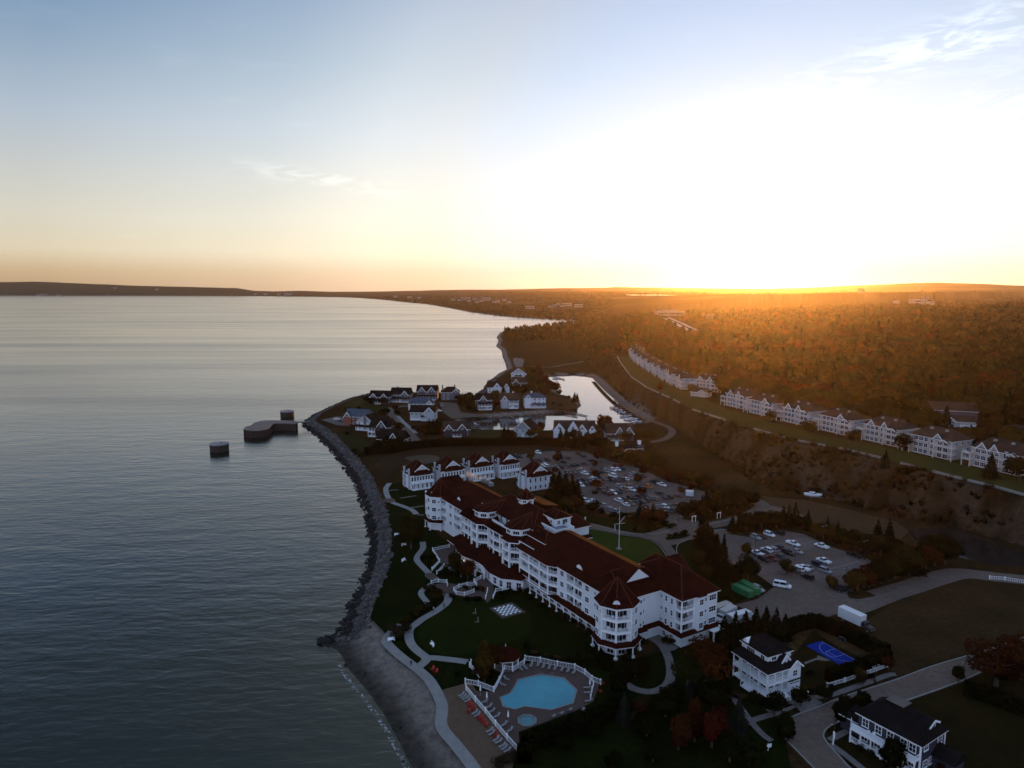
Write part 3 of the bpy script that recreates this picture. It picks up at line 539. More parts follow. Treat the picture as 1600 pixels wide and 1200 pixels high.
def balcony_mesh(w, dp, fh, door=True, arch=False, seed=0):
    k = (round(w, 1), round(dp, 1), round(fh, 2), seed)
    if k in BALC: return BALC[k]
    w, dp = k[0], k[1]; mb = MB(); r_ = random.Random(seed + int(w * 10))
    mb.box(-w / 2, w / 2, .02, dp - .05, 0, .22); mb.box(-w / 2, w / 2, -.08, .018, -.04, .30)
    mb.box(-w / 2 + .13, w / 2 - .13, -.02, .10, 1.22, 1.32); mb.box(-w / 2 + .13, w / 2 - .13, .01, .08, .38, .45)
    n = max(3, int(w / .3))
    for i in range(1, n): x = -w / 2 + w * i / n; mb.box(x - .03, x + .03, .02, .07, .451, 1.219)
    for x in (-w / 2, w / 2 - .26): mb.box(x, x + .26, -.10, .17, .302, fh - .04)
    mb.box(-w / 2 + .26, w / 2 - .26, -.05, .14, fh - .40, fh - .05)
    dw = min(1.9, w * .45); dx = -w * .18 if r_.random() < .5 else w * .18
    mb.box(dx - dw / 2, dx + dw / 2, dp - .12, dp - .045, .24, 2.5, 1)
    mb.box(dx - .04, dx + .04, dp - .14, dp - .121, .24, 2.5); mb.box(dx - dw / 2 - .1, dx + dw / 2 + .1, dp - .16, dp - .05, 2.5, 2.62)
    if w > 3: mb.box(-dx - .5, -dx + .5, dp - .12, dp - .045, 1.0, 2.4, 1)
    for cx in (-w * .28, w * .24):                       # balcony chairs
        cx += r_.uniform(-.2, .2); y0 = dp * .35; mb.box(cx - .3, cx + .3, y0, y0 + .55, .55, .64, 2); mb.box(cx - .3, cx + .3, y0 + .5, y0 + .6, .64, 1.25, 2)
        for ax_ in (-.27, .22): mb.box(cx + ax_, cx + ax_ + .05, y0 + .02, y0 + .07, .22, .55, 2); mb.box(cx + ax_, cx + ax_ + .05, y0 + .45, y0 + .5, .22, .55, 2)
    BALC[k] = mb.mesh('balcony', [TRIM, GLASS, CHAIRW]); return BALC[k]
RIDGE = mat('ridge_cap_shingles', (.075, .022, .014), .8, .2, .5, spec=.05)
class Bld:
    def __init__(s, name, label, cat, loc, rz, group=None):
        s.root = thing(name, label, cat, loc, rz, group); s.wall = MB(); s.roof = MB(); s.trim = MB(); s.caps = []; s.nw = 0; s.extra = MB()
    def window(s, x, y, z, nx, ny, w, h, cols=2, rows=2, arch=False, name='window'):
        s.nw += 1
        if s.nw > 98 and name == 'window':
            me = win_mesh(w, h, cols, rows, arch); a = math.atan2(ny, nx) + math.pi / 2; c, s_ = math.cos(a), math.sin(a)
            for p in me.polygons: s.extra.add([(x + c * v.x - s_ * v.y, y + s_ * v.x + c * v.y, z + v.z) for v in (me.vertices[i].co for i in p.vertices)], [tuple(range(len(p.vertices)))], p.material_index)
            return
        return link(name, win_mesh(w, h, cols, rows, arch), s.root, (x, y, z), math.atan2(ny, nx) + math.pi / 2)
    def facade(s, a, b, z0, nfl, fh, segs, dp=1.6, hw=1.55, zw=.95, seed=0):
        a, b = Vector(a), Vector(b); e = (b - a); L = e.length; e.normalize(); n = Vector((e.y, -e.x)); tot = sum(g[1] for g in segs); x = 0; k = L / tot
        ang = math.atan2(n.y, n.x) + math.pi / 2
        for g in segs:
            w = g[1] * k; p, q = a + e * x, a + e * (x + w); m = (p + q) / 2; x += w
            if g[0] == 'b':
                for f in range(nfl): link('balcony', balcony_mesh(w, dp, fh, seed=(seed + f + int(x)) % 3), s.root, (m.x, m.y, z0 + f * fh), ang)
            else:
                i_, j_ = p - n * dp, q - n * dp
                s.wall.prism([(p.x, p.y), (q.x, q.y), (j_.x, j_.y), (i_.x, i_.y)], z0, z0 + nfl * fh)
                for f in range(nfl):
                    z = z0 + f * fh + zw; c = m + n * .03
                    if g[0] == 'W': s.window(c.x, c.y, z, n.x, n.y, min(1.7, w * .62), hw, 2, 2)
                    if g[0] == 'WW':
                        for o in (-w * .22, w * .22): cc = c + e * o; s.window(cc.x, cc.y, z, n.x, n.y, w * .24, hw, 1, 2)
                    if g[0] == 'T': s.window(c.x, c.y, z, n.x, n.y, min(2.6, w * .7), hw, 3, 2)
                    if g[0] == 's': s.window(c.x, c.y, z + .3, n.x, n.y, .7, .9, 1, 2)
                    if g[0] == 'v': s.window(c.x, c.y, z, n.x, n.y, .8, hw, 1, 2)
    def skirt(s, path, zt, zb, d, closed=False):
        n = len(path); q = [Vector(p) for p in path]; rings = []
        for i in range(n):
            a = q[(i - 1) % n] if (closed or i > 0) else None; c = q[(i + 1) % n] if (closed or i < n - 1) else None
            n1 = Vector(((q[i] - a).y, -(q[i] - a).x)).normalized() if a is not None else None
            n2 = Vector(((c - q[i]).y, -(c - q[i]).x)).normalized() if c is not None else None
            nn = n1 if n2 is None else n2 if n1 is None else (n1 + n2) / (1 + n1.dot(n2)); o = q[i] + nn * d; o2 = q[i] + nn * (d - .12)
            rings.append((q[i], o, o2))
        for mb, f in ((s.roof, lambda r: [(r[0].x, r[0].y, zb), (r[1].x, r[1].y, zb), (r[1].x, r[1].y, zb + .12), (r[0].x, r[0].y, zt)]),
                      (s.trim, lambda r: [(r[0].x, r[0].y, zb - .32), (r[2].x, r[2].y, zb - .32), (r[2].x, r[2].y, zb - .004), (r[0].x, r[0].y, zb - .004)])):
            mb.loft([f(r) for r in rings] + ([f(rings[0])] if closed else []), cap=not closed)
    def hip(s, x0, x1, y0, y1, z, h, axis, ia, ib, ov=.7, mid=None):
        x0 -= ov; x1 += ov; y0 -= ov; y1 += ov
        c = [(x0, y0, z), (x1, y0, z), (x1, y1, z), (x0, y1, z)]
        if axis == 'y': m = mid if mid is not None else (x0 + x1) / 2; r = [(m, y0 + ia, z + h), (m, y1 - ib, z + h)]; fs = [(0, 1, 4), (1, 2, 5, 4), (2, 3, 5), (3, 0, 4, 5), (3, 2, 1, 0)]
        else: m = mid if mid is not None else (y0 + y1) / 2; r = [(x0 + ia, m, z + h), (x1 - ib, m, z + h)]; fs = [(0, 1, 5, 4), (1, 2, 5), (2, 3, 4, 5), (3, 0, 4), (3, 2, 1, 0)]
        s.caps += [(r[0], r[1]), (c[0], r[0]), (c[3], r[0] if axis == 'x' else r[1]), (c[1], r[1] if axis == 'x' else r[0]), (c[2], r[1])]
        s.roof.add(c + r, fs); s.trim.box(x0 + .1, x1 - .1, y0 + .1, y1 - .1, z - .30, z - .004)
    def cone(s, cx, cy, Rr, z, apex, n=8, a0=22.5, ov=.6):
        pts = [(cx + (Rr + ov) * math.cos(R(a0 + 360 * i / n)), cy + (Rr + ov) * math.sin(R(a0 + 360 * i / n))) for i in range(n)]
        s.roof.fan([(x, y, z) for x, y in pts], apex); s.caps += [((x, y, z), apex) for x, y in pts]
        s.trim.prism([(cx + (x - cx) * .985, cy + (y - cy) * .985) for x, y in pts], z - .32, z - .004)
    def poly(s, cx, cy, Rr, n=8, a0=22.5): return [(cx + Rr * math.cos(R(a0 + 360 * i / n)), cy + Rr * math.sin(R(a0 + 360 * i / n))) for i in range(n)]
    def dormer(s, x, y, z, nx, ny, w, h, ln=3.0):
        mb = MB(); n = 10; a = math.atan2(ny, nx) + math.pi / 2
        arc = [(w / 2 * math.cos(math.pi * i / n), h * math.sin(math.pi * i / n)) for i in range(n + 1)]
        mb.add([(p, 0, q) for p, q in arc], [tuple(range(n + 1))], 0)
        mb.add([(p * .72, -.03, q * .72 + .12) for p, q in arc], [tuple(range(n + 1))], 0)
        big = [(p * 1.07, q * 1.08 + .05) for p, q in arc]
        mb.add([(p, -.25, q) for p, q in big] + [(p, ln, q) for p, q in big], [(i, i + 1, n + 2 + i, n + 1 + i) for i in range(n)], 1)
        for i in range(1, 4): t = math.pi * i / 4; mb.bar((0, -.05, .12), (w * .36 * math.cos(t), -.05, h * .72 * math.sin(t) + .12), .07, .05, 0)
        return mb.build('dormer', [TRIM, MAROON], s.root, (x, y, z), a)
    def done(s, wm=None, rm=None, tm=None):
        if s.wall.v: s.wall.build('wall', wm or WHITE, s.root)
        if s.roof.v: s.roof.build('roof', rm or MAROON, s.root)
        if s.trim.v: s.trim.build('eave_trim', tm or TRIM, s.root)
        if rm is None:
            for a, b in s.caps[:90]:
                if (Vector(a) - Vector(b)).length > 1.0: up = Vector((0, 0, .06)); m = MB(); m.bar(Vector(a) + up, Vector(b) + up, .28, .12); m.build('ridge_cap', RIDGE, s.root)
        if s.extra.v: tag(s.extra.build('small_windows', [TRIM, GLASS], s.root), kind='stuff')
        return s.root
# ------------------------------------------------------------------ the hotel (local x: away from the lake, local y: along the front)
HA = R(30.8)
def HL(u, v, z):
    p = P(u, v, z + G) - Vector((29, 188, 0)); return (p.x * math.cos(HA) + p.y * math.sin(HA), -p.x * math.sin(HA) + p.y * math.cos(HA))
def hotel():
    B = Bld('hotel', 'long white four storey hotel with maroon roofs, corner turrets and stacked balconies', 'hotel', (29, 188, G), HA)
    w = B.wall; fh = 3.45; z1 = 3.6; zt = z1 + 3 * fh
    # cores
    w.box(1.6, 17, 5, 48, 0, zt); w.box(1.6, 19, 48, 86, 0, zt); w.box(1.6, 17, 86, 116, 0, zt); w.box(3, 20, -.6, 12.9, 0, zt); w.box(17.2, 29.2, -8, 13.1, 0, zt + .1)
    # near turret
    a0 = 230; pts = B.poly(-.2, -.6, 5.8, 8, a0)
    w.prism(B.poly(-.2, -.6, 4.2, 8, a0), 0, zt)
    fr = {0: [('b', 1)], 7: [('b', 1)], 1: [('s', .5), ('W', 1)], 6: [('W', 1), ('s', .5)], 2: [('b', 1)], 5: [('W', 1)]}
    for i in range(8):
        if i in fr: B.facade(pts[i], pts[(i + 1) % 8], z1, 3, fh, fr[i], 1.5)
    B.cone(-.2, -.6, 5.8, zt + .3, (-.2, -.6, zt + 7.0), 8, a0); B.skirt(pts + [], z1 + .9, z1 - .15, 1.25, True)
    cm = MB(); cm.cyl(0, 0, .7, z1 - .45, .22, .18, 10); cm.box(-.42, .42, -.42, .42, 0, .7); cm = cm.mesh('column', TRIM)
    cs = MB(); cs.cyl(0, 0, .4, z1 - .45, .17, .15, 8); cs.box(-.3, .3, -.3, .3, 0, .4); cs = cs.mesh('column', TRIM)
    for x, y in B.poly(-.2, -.6, 6.5, 8, a0): link('column', cm, B.root, (x, y, 0))
    for i in (6, 7, 0, 1): 
        p, q = Vector(B.poly(-.2, -.6, 4.25, 8, a0)[i]), Vector(B.poly(-.2, -.6, 4.25, 8, a0)[(i + 1) % 8]); m = (p + q) / 2; n = (m - Vector((-.2, -.6))).normalized(); B.window(m.x + n.x * .03, m.y + n.y * .03, .5, n.x, n.y, 1.8, 2.1, 2, 2)
    m_ = B.dormer(-.2 - 3.5, -.6 - 4.1, zt + 1.35, -.65, -.76, 2.0, 1.15, 2.2)
    # lake wing by the near turret
    B.facade((0, 28.4), (0, 4.6), z1, 3, fh, [('W', 3.2), ('b', 3.0), ('b', 3.0), ('W', 3.4), ('s', 2.2), ('', 2.4)])
    w.box(.35, 1.6, 4, 48, 0, z1 - .002)
    B.facade((-1.7, 49), (-1.7, 31.8), z1, 3, fh, [('b', 4.6), ('b', 4.6), ('b', 3.6)], 3.3); B.facade((-1.7, 31.8), (0, 28.4), z1, 3, fh, [('b', 1)], 1.6)
    # ridge roof of this wing: steep to the lake, a low back slope behind the ridge, then down
    def wing(s0, s1, e0, rz, inset, front=-.8, back=18.0, z=zt):
        prof = [(front, z), (9.0, rz), (11.6, rz - .5), (back, z)]
        A = [(x, s0, zz) for x, zz in prof]; C = [(x, s1 - (inset if zz > z else 0), zz) for x, zz in prof]
        B.roof.add(A + C, [(0, 1, 5, 4), (1, 2, 6, 5), (2, 3, 7, 6), (4, 5, 6, 7), (0, 3, 2, 1), (3, 0, 4, 7)])
        B.trim.box(front + .1, back - .1, s0 + .05, s1 - .1, z - .3, z - .004)
    wing(1.2, 50, 0, zt + 7.1, 12); B.roof.add([(-2.6, 50, zt - .35), (-2.6, 31.4, zt - .35), (-.5, 27.6, zt - .35), (3.0, 50, zt + 2.75), (3.0, 31, zt + 2.75), (2.6, 28.4, zt + 2.4)], [(0, 1, 4, 3), (1, 2, 5, 4), (0, 2, 1), (3, 4, 5), (0, 3, 5, 2)])
    B.trim.prism([(-2.5, 50), (-2.5, 31.5), (-.4, 27.8), (1.5, 27.8), (1.5, 50)], zt - .62, zt - .352)
    gb = MB(); gb.add([(4.6, 1.1, zt + 3.6), (12.9, 1.1, zt + 3.6), (9.0, 1.1, zt + 6.7)], [(0, 1, 2)]); gb.build('gable', WHITE, B.root)
    B.dormer(1.7, 19.5, zt + 1.5, -1, 0, 3.4, 1.55, 3.4)
    B.skirt([(.35, 48.5), (.35, 6.0)], z1 + .95, z1 - .15, 2.3)
    for y in np.linspace(7.5, 46, 11): link('column', cs, B.root, (-1.7, y, 0))
    for y in np.linspace(9, 44, 10): B.window(.32, y, .45, -1, 0, 2.2, 2.1, 3, 2)
    # cross wing and the corner block
    B.facade((5.2, -1.6), (8.6, -1.6), z1, 3, fh, [('b', 1.6), ('s', 1.8)], 1.6); B.facade((8.6, -.9), (15.4, -.9), z1, 3, fh, [('s', 1), ('', 5)], .6)
    B.hip(3, 29, -1, 13, zt, 5.7, 'x', .5, .5, .7); 
    B.facade((15.4, -.9), (15.4, -9.8), z1, 3, fh, [('s', 1.8), ('v', 2), ('v', 2.6), ('b', 2.6)], 1.8)
    B.facade((15.4, -9.8), (22.4, -9.8), z1, 3, fh, [('b', 3.4), ('v', 1.5), ('', .2)], 1.8); B.facade((20.4, -9.8), (21.0, -10.6), z1, 3, fh, [('', 1)], 1.0); B.facade((21.0, -10.6), (23.2, -10.6), z1, 3, fh, [('W', 1)], 1.0); B.facade((23.2, -10.6), (23.8, -9.8), z1, 3, fh, [('', 1)], 1.0)
    B.facade((23.8, -9.8), (29.2, -9.8), z1, 3, fh, [('s', 1.6), ('T', 3.8)], 1.8)
    w.box(15.5, 29.1, -9.7, -1, 0, z1 - .003); w.box(8, 15.5, -1.0, 0, 0, z1 - .003)
    B.hip(15.4, 29.2, -9.9, 14, zt + .15, 6.1, 'y', 8.6, 6, .7); B.roof.fan([(19.8, -10.4, zt + .17), (20.6, -11.3, zt + .17), (23.6, -11.3, zt + .17), (24.4, -10.4, zt + .17)], (22.1, -7.0, zt + 2.6))
    B.skirt([(5.5, -1.7), (8.6, -1.7), (8.6, -1.0), (15.4, -1.0), (15.4, -9.8), (29.2, -9.8)], z1 + .9, z1 - .15, 1.1)
    for y in (-3, -6): B.window(15.45, y, .9, -1, 0, 1.2, 1.3, 2, 2)
    cp = MB(); cp.box(25.6, 30.2, -12.6, -9.85, z1 - .7, z1 - .35); cp.box(25.7, 26.1, -12.4, -12.0, 0, z1 - .702); cp.box(29.7, 30.1, -12.4, -12.0, 0, z1 - .702); cp.build('side_porch', TRIM, B.root)
    lm_ = MB(); lm_.cyl(25.3, -10.1, 2.9, 3.3, .2, .2, 8); lm_.cyl(25.3, -10.1, 3.3, 3.45, .25, .03, 8); lm_.build('wall_lantern', LITC, B.root)
    dr = MB(); dr.box(26.6, 29.2, -9.78, -9.70, 0, 2.6); dr.build('entrance_door', GLASS, B.root)
    for i, (x, y) in enumerate([(11.5, 4.2), (12.6, 3.2), (12.9, 5.4)]):
        vp = MB(); vp.cyl(x, y, zt + 4.0, zt + 5.6, .25, .25, 8); vp.cyl(x, y, zt + 5.6, zt + 5.9, .35, .3, 8); vp.build('roof_vent', GREYM, B.root)
    # far wing and far turret
    B.facade((0, 113.6), (0, 91), z1, 3, fh, [('b', 2.6), ('', 1), ('W', 3.6), ('b', 3.6), ('b', 3.6)]); B.facade((-1.9, 91.6), (-1.9, 83.4), z1, 3, fh, [('b', 2.2), ('b', 3.2), ('b', 2.6)], 3.5)
    w.box(.35, 1.6, 86, 116, 0, z1 - .002); B.facade((-1.9, 91.6), (-1.9, 91.4), z1, 3, fh, [('', 1)], 3.4)
    prof = [(-.8, zt), (9.1, zt + 7.2), (11.6, zt + 6.75), (18, zt)]
    B.roof.add([(x, 79, z) for x, z in prof] + [(x, 121 - (12 if z > zt else 0), z) for x, z in prof], [(0, 1, 5, 4), (1, 2, 6, 5), (2, 3, 7, 6), (4, 5, 6, 7), (0, 3, 2, 1), (3, 0, 4, 7)]); B.trim.box(-.7, 17.9, 84, 120.9, zt - .3, zt - .004)
    B.roof.add([(-2.8, 82.5, zt - .45), (-2.8, 92.3, zt - .45), (2.5, 82.5, zt + 2.35), (2.5, 92.3, zt + 2.35)], [(1, 0, 2, 3), (0, 1, 3, 2)]); B.trim.box(-2.7, 1.5, 82.6, 92.2, zt - .72, zt - .455)
    B.dormer(1.8, 101, zt + 1.6, -1, 0, 3.4, 1.55, 3.4)
    cx, cy = 1.3, 118.3; pts = B.poly(cx, cy, 5.5, 8, 22.5); w.prism(B.poly(cx, cy, 5.3, 8, 22.5), 0, zt)
    for i in (2, 3, 4, 5): 
        sg = {2: [('b', 1)], 3: [('W', 1)], 4: [('W', 1), ('s', .5)], 5: [('s', .5), ('W', 1)]}[i]
        B.facade(pts[i], pts[(i + 1) % 8], z1, 3, fh, sg, .8)
    B.cone(cx, cy, 5.5, zt + .3, (2.2, 118.6, zt + 7.2), 8, 22.5); B.skirt(pts, z1 + .9, z1 - .15, 1.2, True)
    B.roof.add([(2.2, 118.6, zt + 7.15), (10.5, 118.6, zt + 7.15), (2.2, 112.5, zt + .2), (14, 112.5, zt + .2), (2.2, 124.5, zt + .2), (14, 124.5, zt + .2)], [(0, 2, 3, 1), (0, 1, 5, 4), (1, 3, 5), (0, 4, 2), (2, 4, 5, 3)])
    w.box(3, 14.2, 112, 124, 0, zt - .3); B.facade((2, 124.6), (14, 124.6), z1, 3, fh, [('', 1)], .5)
    for x, y in B.poly(cx, cy, 6.2, 8, 22.5)[2:7]: link('column', cs, B.root, (x, y, 0))
    B.dormer(cx - 4.2, cy - 1.6, zt + 1.0, -.93, -.35, 1.9, 1.1, 2.0)
    # side balconies on the far end
    for f in range(3): link('balcony', balcony_mesh(4.6, 1.8, fh), B.root, (-1.5, 124.6, z1 + f * fh), math.atan2(0, -1) + math.pi / 2)
    # middle block: two bowed towers with a recessed bow between, terraces, penthouse and cupola
    for cx, cy in ((2.3, 79), (2.8, 56.5)):
        pts = B.poly(cx, cy, 5.7, 8, 22.5); w.prism(B.poly(cx, cy, 4.1, 8, 22.5), z1 - .6, zt + .5)
        for i, sg in ((2, [('b', 1)]), (3, [('b', 1)]), (4, [('b', 1)]), (5, [('b', 1)]), (6, [('b', 1)])): B.facade(pts[i], pts[(i + 1) % 8], z1, 3, fh, sg, 1.5, seed=i)
        # pillars at the bow corners
        for i in range(2, 7): pm = MB(); pm.bar((0, 0, z1 - .5), (0, 0, zt - .3), .62); pm.box(-.5, .5, -.5, .5, z1 - 1.2, z1 + .1); pm.build('pillar', TRIM, B.root, (*pts[i], 0))
        lo = B.poly(cx, cy, 6.4, 8, 22.5); hi = B.poly(cx, cy, 4.7, 8, 22.5)
        B.roof.loft([[(x, y, zt + .05) for x, y in lo], [(x, y, zt + 2.0) for x, y in hi]]); B.trim.prism([(cx + (x - cx) * .985, cy + (y - cy) * .985) for x, y in lo], zt - .3, zt + .046)
        dr_ = B.poly(cx, cy, 4.5, 8, 22.5); w.prism(dr_, zt + 1.6, zt + 4.4)
        for i in range(2, 7):
            p, q = Vector(dr_[i]), Vector(dr_[(i + 1) % 8]); m = (p + q) / 2; n = (m - Vector((cx, cy))).normalized(); B.window(m.x + n.x * .03, m.y + n.y * .03, zt + 2.45, n.x, n.y, 2.2, 1.1, 3, 1)
        B.cone(cx, cy, 4.6, zt + 4.4, (9.6, cy + (68 - cy) * .18, zt + 7.6), 8, 22.5, .7)
    bw = [(1.0, 73.8), (-.7, 71.6), (-1.2, 67.8), (-.7, 64), (1.0, 61.8)]
    for i in range(4): B.facade(bw[i], bw[i + 1], z1, 3, fh, [('b', 1)], 1.4, seed=i)
    B.roof.add([(-1.4, 74.5, zt - .05), (-1.4, 61, zt - .05), (1.9, 61, zt + 1.0), (1.9, 74.5, zt + 1.0)], [(0, 1, 2, 3), (3, 2, 1, 0)]); B.trim.box(-1.3, 1.6, 61.2, 74.3, zt - .4, zt - .06)
    w.box(5, 19, 50.5, 86, zt, zt + 4.3); w.box(1.9, 2.2, 61, 75, zt + .4, zt + 1.9); w.box(1.9, 5, 60, 60.3, zt + .4, zt + 1.9)
    dk = MB(); dk.box(2.2, 5, 61, 75, zt + .3, zt + .5); dk.build('roof_terrace', mat('terrace_deck', (.17, .19, .24), .7, .1, .5), B.root)
    for y in (64, 68.5, 72.5): B.window(4.97, y, zt + .8, -1, 0, 1.3, 2.1, 2, 2)
    B.hip(5, 19, 50.5, 86, zt + 4.3, 4.2, 'y', 9, 9, .8, 12.5)
    B.roof.add([(2.6, 62.5, zt + 4.32), (2.6, 73, zt + 4.32), (12.4, 66, zt + 8.4), (12.4, 70, zt + 8.4), (4.5, 60.5, zt + 4.32), (4.5, 75, zt + 4.32)], [(0, 1, 3, 2), (1, 5, 3), (4, 0, 2), (0, 4, 5, 1)])
    cx, cy = 13.2, 68.6; w.prism(B.poly(cx, cy, 2.8, 8, 22.5), zt + 7, zt + 9.6); B.cone(cx, cy, 2.9, zt + 9.6, (cx, cy, zt + 13.2), 8, 22.5, .6)
    cu = B.poly(cx, cy, 2.8, 8, 22.5)
    for i in range(2, 8):
        p, q = Vector(cu[i]), Vector(cu[(i + 1) % 8]); m = (p + q) / 2; n = (m - Vector((cx, cy))).normalized(); B.window(m.x + n.x * .03, m.y + n.y * .03, zt + 8.35, n.x, n.y, 1.3, .8, 2, 1)
    w.box(18, 23, 63, 75, 0, zt + 5.2); B.roof.add([(17, 62.4, zt + 7.8), (23.6, 62.4, zt + 6.6), (23.6, 75.6, zt + 6.6), (17, 75.6, zt + 7.8), (17, 62.4, zt + 5.2), (23.6, 62.4, zt + 5.2), (23.6, 75.6, zt + 5.2), (17, 75.6, zt + 5.2)], [(0, 1, 2, 3), (0, 4, 5, 1), (1, 5, 6, 2), (2, 6, 7, 3), (3, 7, 4, 0), (7, 6, 5, 4)])
    # right of the middle: terrace dormer, roof deck with white parapet, stair house, back wing
    w.box(3.2, 9, 40.5, 50, zt, zt + 2.9); B.hip(3.2, 9.5, 40.5, 51, zt + 2.9, 2.6, 'y', 4, 1, .7)
    for y in (43, 46, 48.5): B.window(3.17, y, zt + .35, -1, 0, 1.5, 2.0, 2, 2)
    w.box(-.4, -.1, 42, 51.5, zt - .3, zt + 1.0); w.box(-.1, 3.2, 41.7, 42, zt - .3, zt + 1.0); dk = MB(); dk.box(-.1, 3.2, 42, 51.5, zt - .1, zt + .1); dk.build('roof_terrace', CONC, B.root)
    for x in (.8, 1.9): 
        ch = MB(); ch.box(-.3, .3, -.8, .5, .25, .35); ch.add([(-.3, .5, .35), (.3, .5, .35), (.3, .9, .9), (-.3, .9, .9)], [(0, 1, 2, 3), (3, 2, 1, 0)]); ch.build('terrace_lounger', CHAIRW, B.root, (x, 47.5, zt + .1), .3)
    w.box(9, 16.5, 42.8, 43.1, zt, zt + 5.6); w.box(9, 9.3, 43.1, 52, zt, zt + 5.6); w.box(16.2, 16.5, 43.1, 48, zt, zt + 5.6); dk = MB(); dk.box(9.3, 16.2, 43.1, 51, zt + 4.2, zt + 4.4); dk.build('roof_terrace', bpy.data.materials['terrace_deck'], B.root)
    w.box(12.5, 19, 48.5, 55, zt, zt + 7.2); B.hip(12.5, 19, 48.5, 56, zt + 7.2, 2.0, 'y', 2.5, 2.5, .5)
    B.window(13.9, 48.47, zt + 5.2, 0, -1, 1.2, 1.2); B.window(16.5, 48.47, zt + 4.7, 0, -1, 2.0, 1.9, 3, 1); B.window(12.47, 51, zt + 5.1, -1, 0, 1.6, 1.1)
    w.box(17, 26.2, 47.5, 57, 0, zt + 3.0); B.hip(17, 26.2, 47.5, 57, zt + 3.0, 3.2, 'x', .2, 3.0, .7); B.skirt([(20, 47.4), (26.3, 47.4), (26.3, 57)], zt - .2, zt - 1.3, 1.0)
    w.box(17, 22, 17, 29, 0, 10); B.hip(16, 24, 17, 29, 10, 4, 'x', .5, 4.5, .7)
    # ground floor pavilion along the terrace, with a bent front and a red roof
    fr = [HL(*p, 3.9) for p in [(698, 843), (709, 851), (714, 861), (723, 869), (737, 874), (749, 880), (757, 888), (764, 895), (776, 901), (783, 904.5), (800, 906), (814, 908)]] + [(-2.0, 46.4)]
    bk = [(1.5, 93.5), (1.5, 46.4)]
    nfr = len(fr); rv = [(x, y, 3.9) for x, y in fr] + [(max(x + 4.2, .2) if x < -3 else .6, y - .2, 5.3) for x, y in fr] + [(1.7, min(max(y, 46), 93), 5.9) for x, y in fr]
    B.roof.add(rv, [(i, i + 1, nfr + i + 1, nfr + i) for i in range(nfr - 1)] + [(nfr + i, nfr + i + 1, 2 * nfr + i + 1, 2 * nfr + i) for i in range(nfr - 1)] + [(0, nfr, 2 * nfr), (nfr - 1, 3 * nfr - 1, 2 * nfr - 1), tuple(range(nfr)) + (2 * nfr + nfr - 1, 2 * nfr)])
    fi = [(x + .9, y) for x, y in fr]
    w.prism([(1.65, 93)] + fi[1:] + [(1.65, 46.6)], 0, 3.55); B.trim.prism([(1.6, 93)] + [(x + .12, y) for x, y in fr] + [(1.6, 46.5)], 3.56, 3.89)
    for i in range(1, nfr - 1):
        p, q = Vector(fi[i]), Vector(fi[i + 1]); e = (q - p).normalized(); n = Vector((e.y, -e.x)); L = (q - p).length; k = max(1, int(L / 2.2))
        for j in range(k): m = p + e * L * (j + .5) / k + n * .03; B.window(m.x, m.y, .6, n.x, n.y, min(1.6, L / k * .72), 2.2, 2, 2, name='french_window')
    for i, (u, v) in enumerate([(725, 876), (733.5, 879), (744, 883)]):      # lit wall lanterns
        lx, ly = HL(u, v, 2.3); sm_ = MB(); sm_.cyl(lx - .3, ly - .3, 2.3, 2.7, .16, .16, 8); sm_.cyl(lx - .3, ly - .3, 2.7, 2.85, .2, .02, 8)
        sm_.build('wall_lantern', LIT, B.root)
    ar = MB(); ax_, ay_ = HL(752, 893, 2.0); 
    n = 10; e = Vector((.35, -.94)); nn = Vector((-.94, -.35)); c0 = Vector((ax_, ay_))
    for rr_, dz in ((2.1, 0),):
        arc = [(c0 + e * rr_ * math.cos(math.pi * i / n), 1.9 + rr_ * 1.1 * math.sin(math.pi * i / n)) for i in range(n + 1)]
        for i in range(n): ar.bar((*(arc[i][0] + nn * .9), arc[i][1]), (*(arc[i + 1][0] + nn * .9), arc[i + 1][1]), .35, 1.6)
        for sgn in (-1, 1): p = c0 + e * rr_ * sgn + nn * .9; ar.bar((p.x, p.y, 0), (p.x, p.y, 1.95), .4)
    ar.build('entrance_arch', TRIM, B.root)
    return B.done()
def emit(name, c, s):
    m = bpy.data.materials.new(name); m.use_nodes = True; b = m.node_tree.nodes['Principled BSDF']; b.inputs['Base Color'].default_value = (*c, 1); b.inputs['Emission Color'].default_value = (*c, 1); b.inputs['Emission Strength'].default_value = s; return m
LIT = emit('lit_lamp', (1, .62, .28), 2.2); LITC = emit('pale_lamp', (1, .86, .6), 1.2)
HOTEL = hotel()
# ------------------------------------------------------------------ houses
WALLS = {'white': WHITE, 'pale': mat('pale_grey_siding', (.40, .43, .46), .7, .06, .5), 'grey': mat('grey_siding', (.11, .115, .13), .8, .12, .5), 'dark': mat('dark_shingle_siding', (.035, .033, .036), .85, .2, .6),
         'navy': mat('navy_siding', (.022, .026, .040), .7, .12, .6), 'brick': BRICK, 'stone': STONE, 'cream': mat('cream_siding', (.43, .375, .335), .7, .06, .5), 'mauve': mat('mauve_siding', (.10, .075, .082), .8, .12, .5)}
def rail(mb, a, b, z, h=1.0, st=.35, w=.06):
    a, b = Vector((*a, z)), Vector((*b, z)); L = (b - a).length; n = max(2, int(L / st)); up = Vector((0, 0, h))
    mb.bar(a + up, b + up, .09); mb.bar(a + Vector((0, 0, .15)), b + Vector((0, 0, .15)), .06)
    for i in range(n + 1): p = a + (b - a) * i / n; big = i % 6 == 0 or i == n; mb.bar(p, p + up, .12 if big else w)
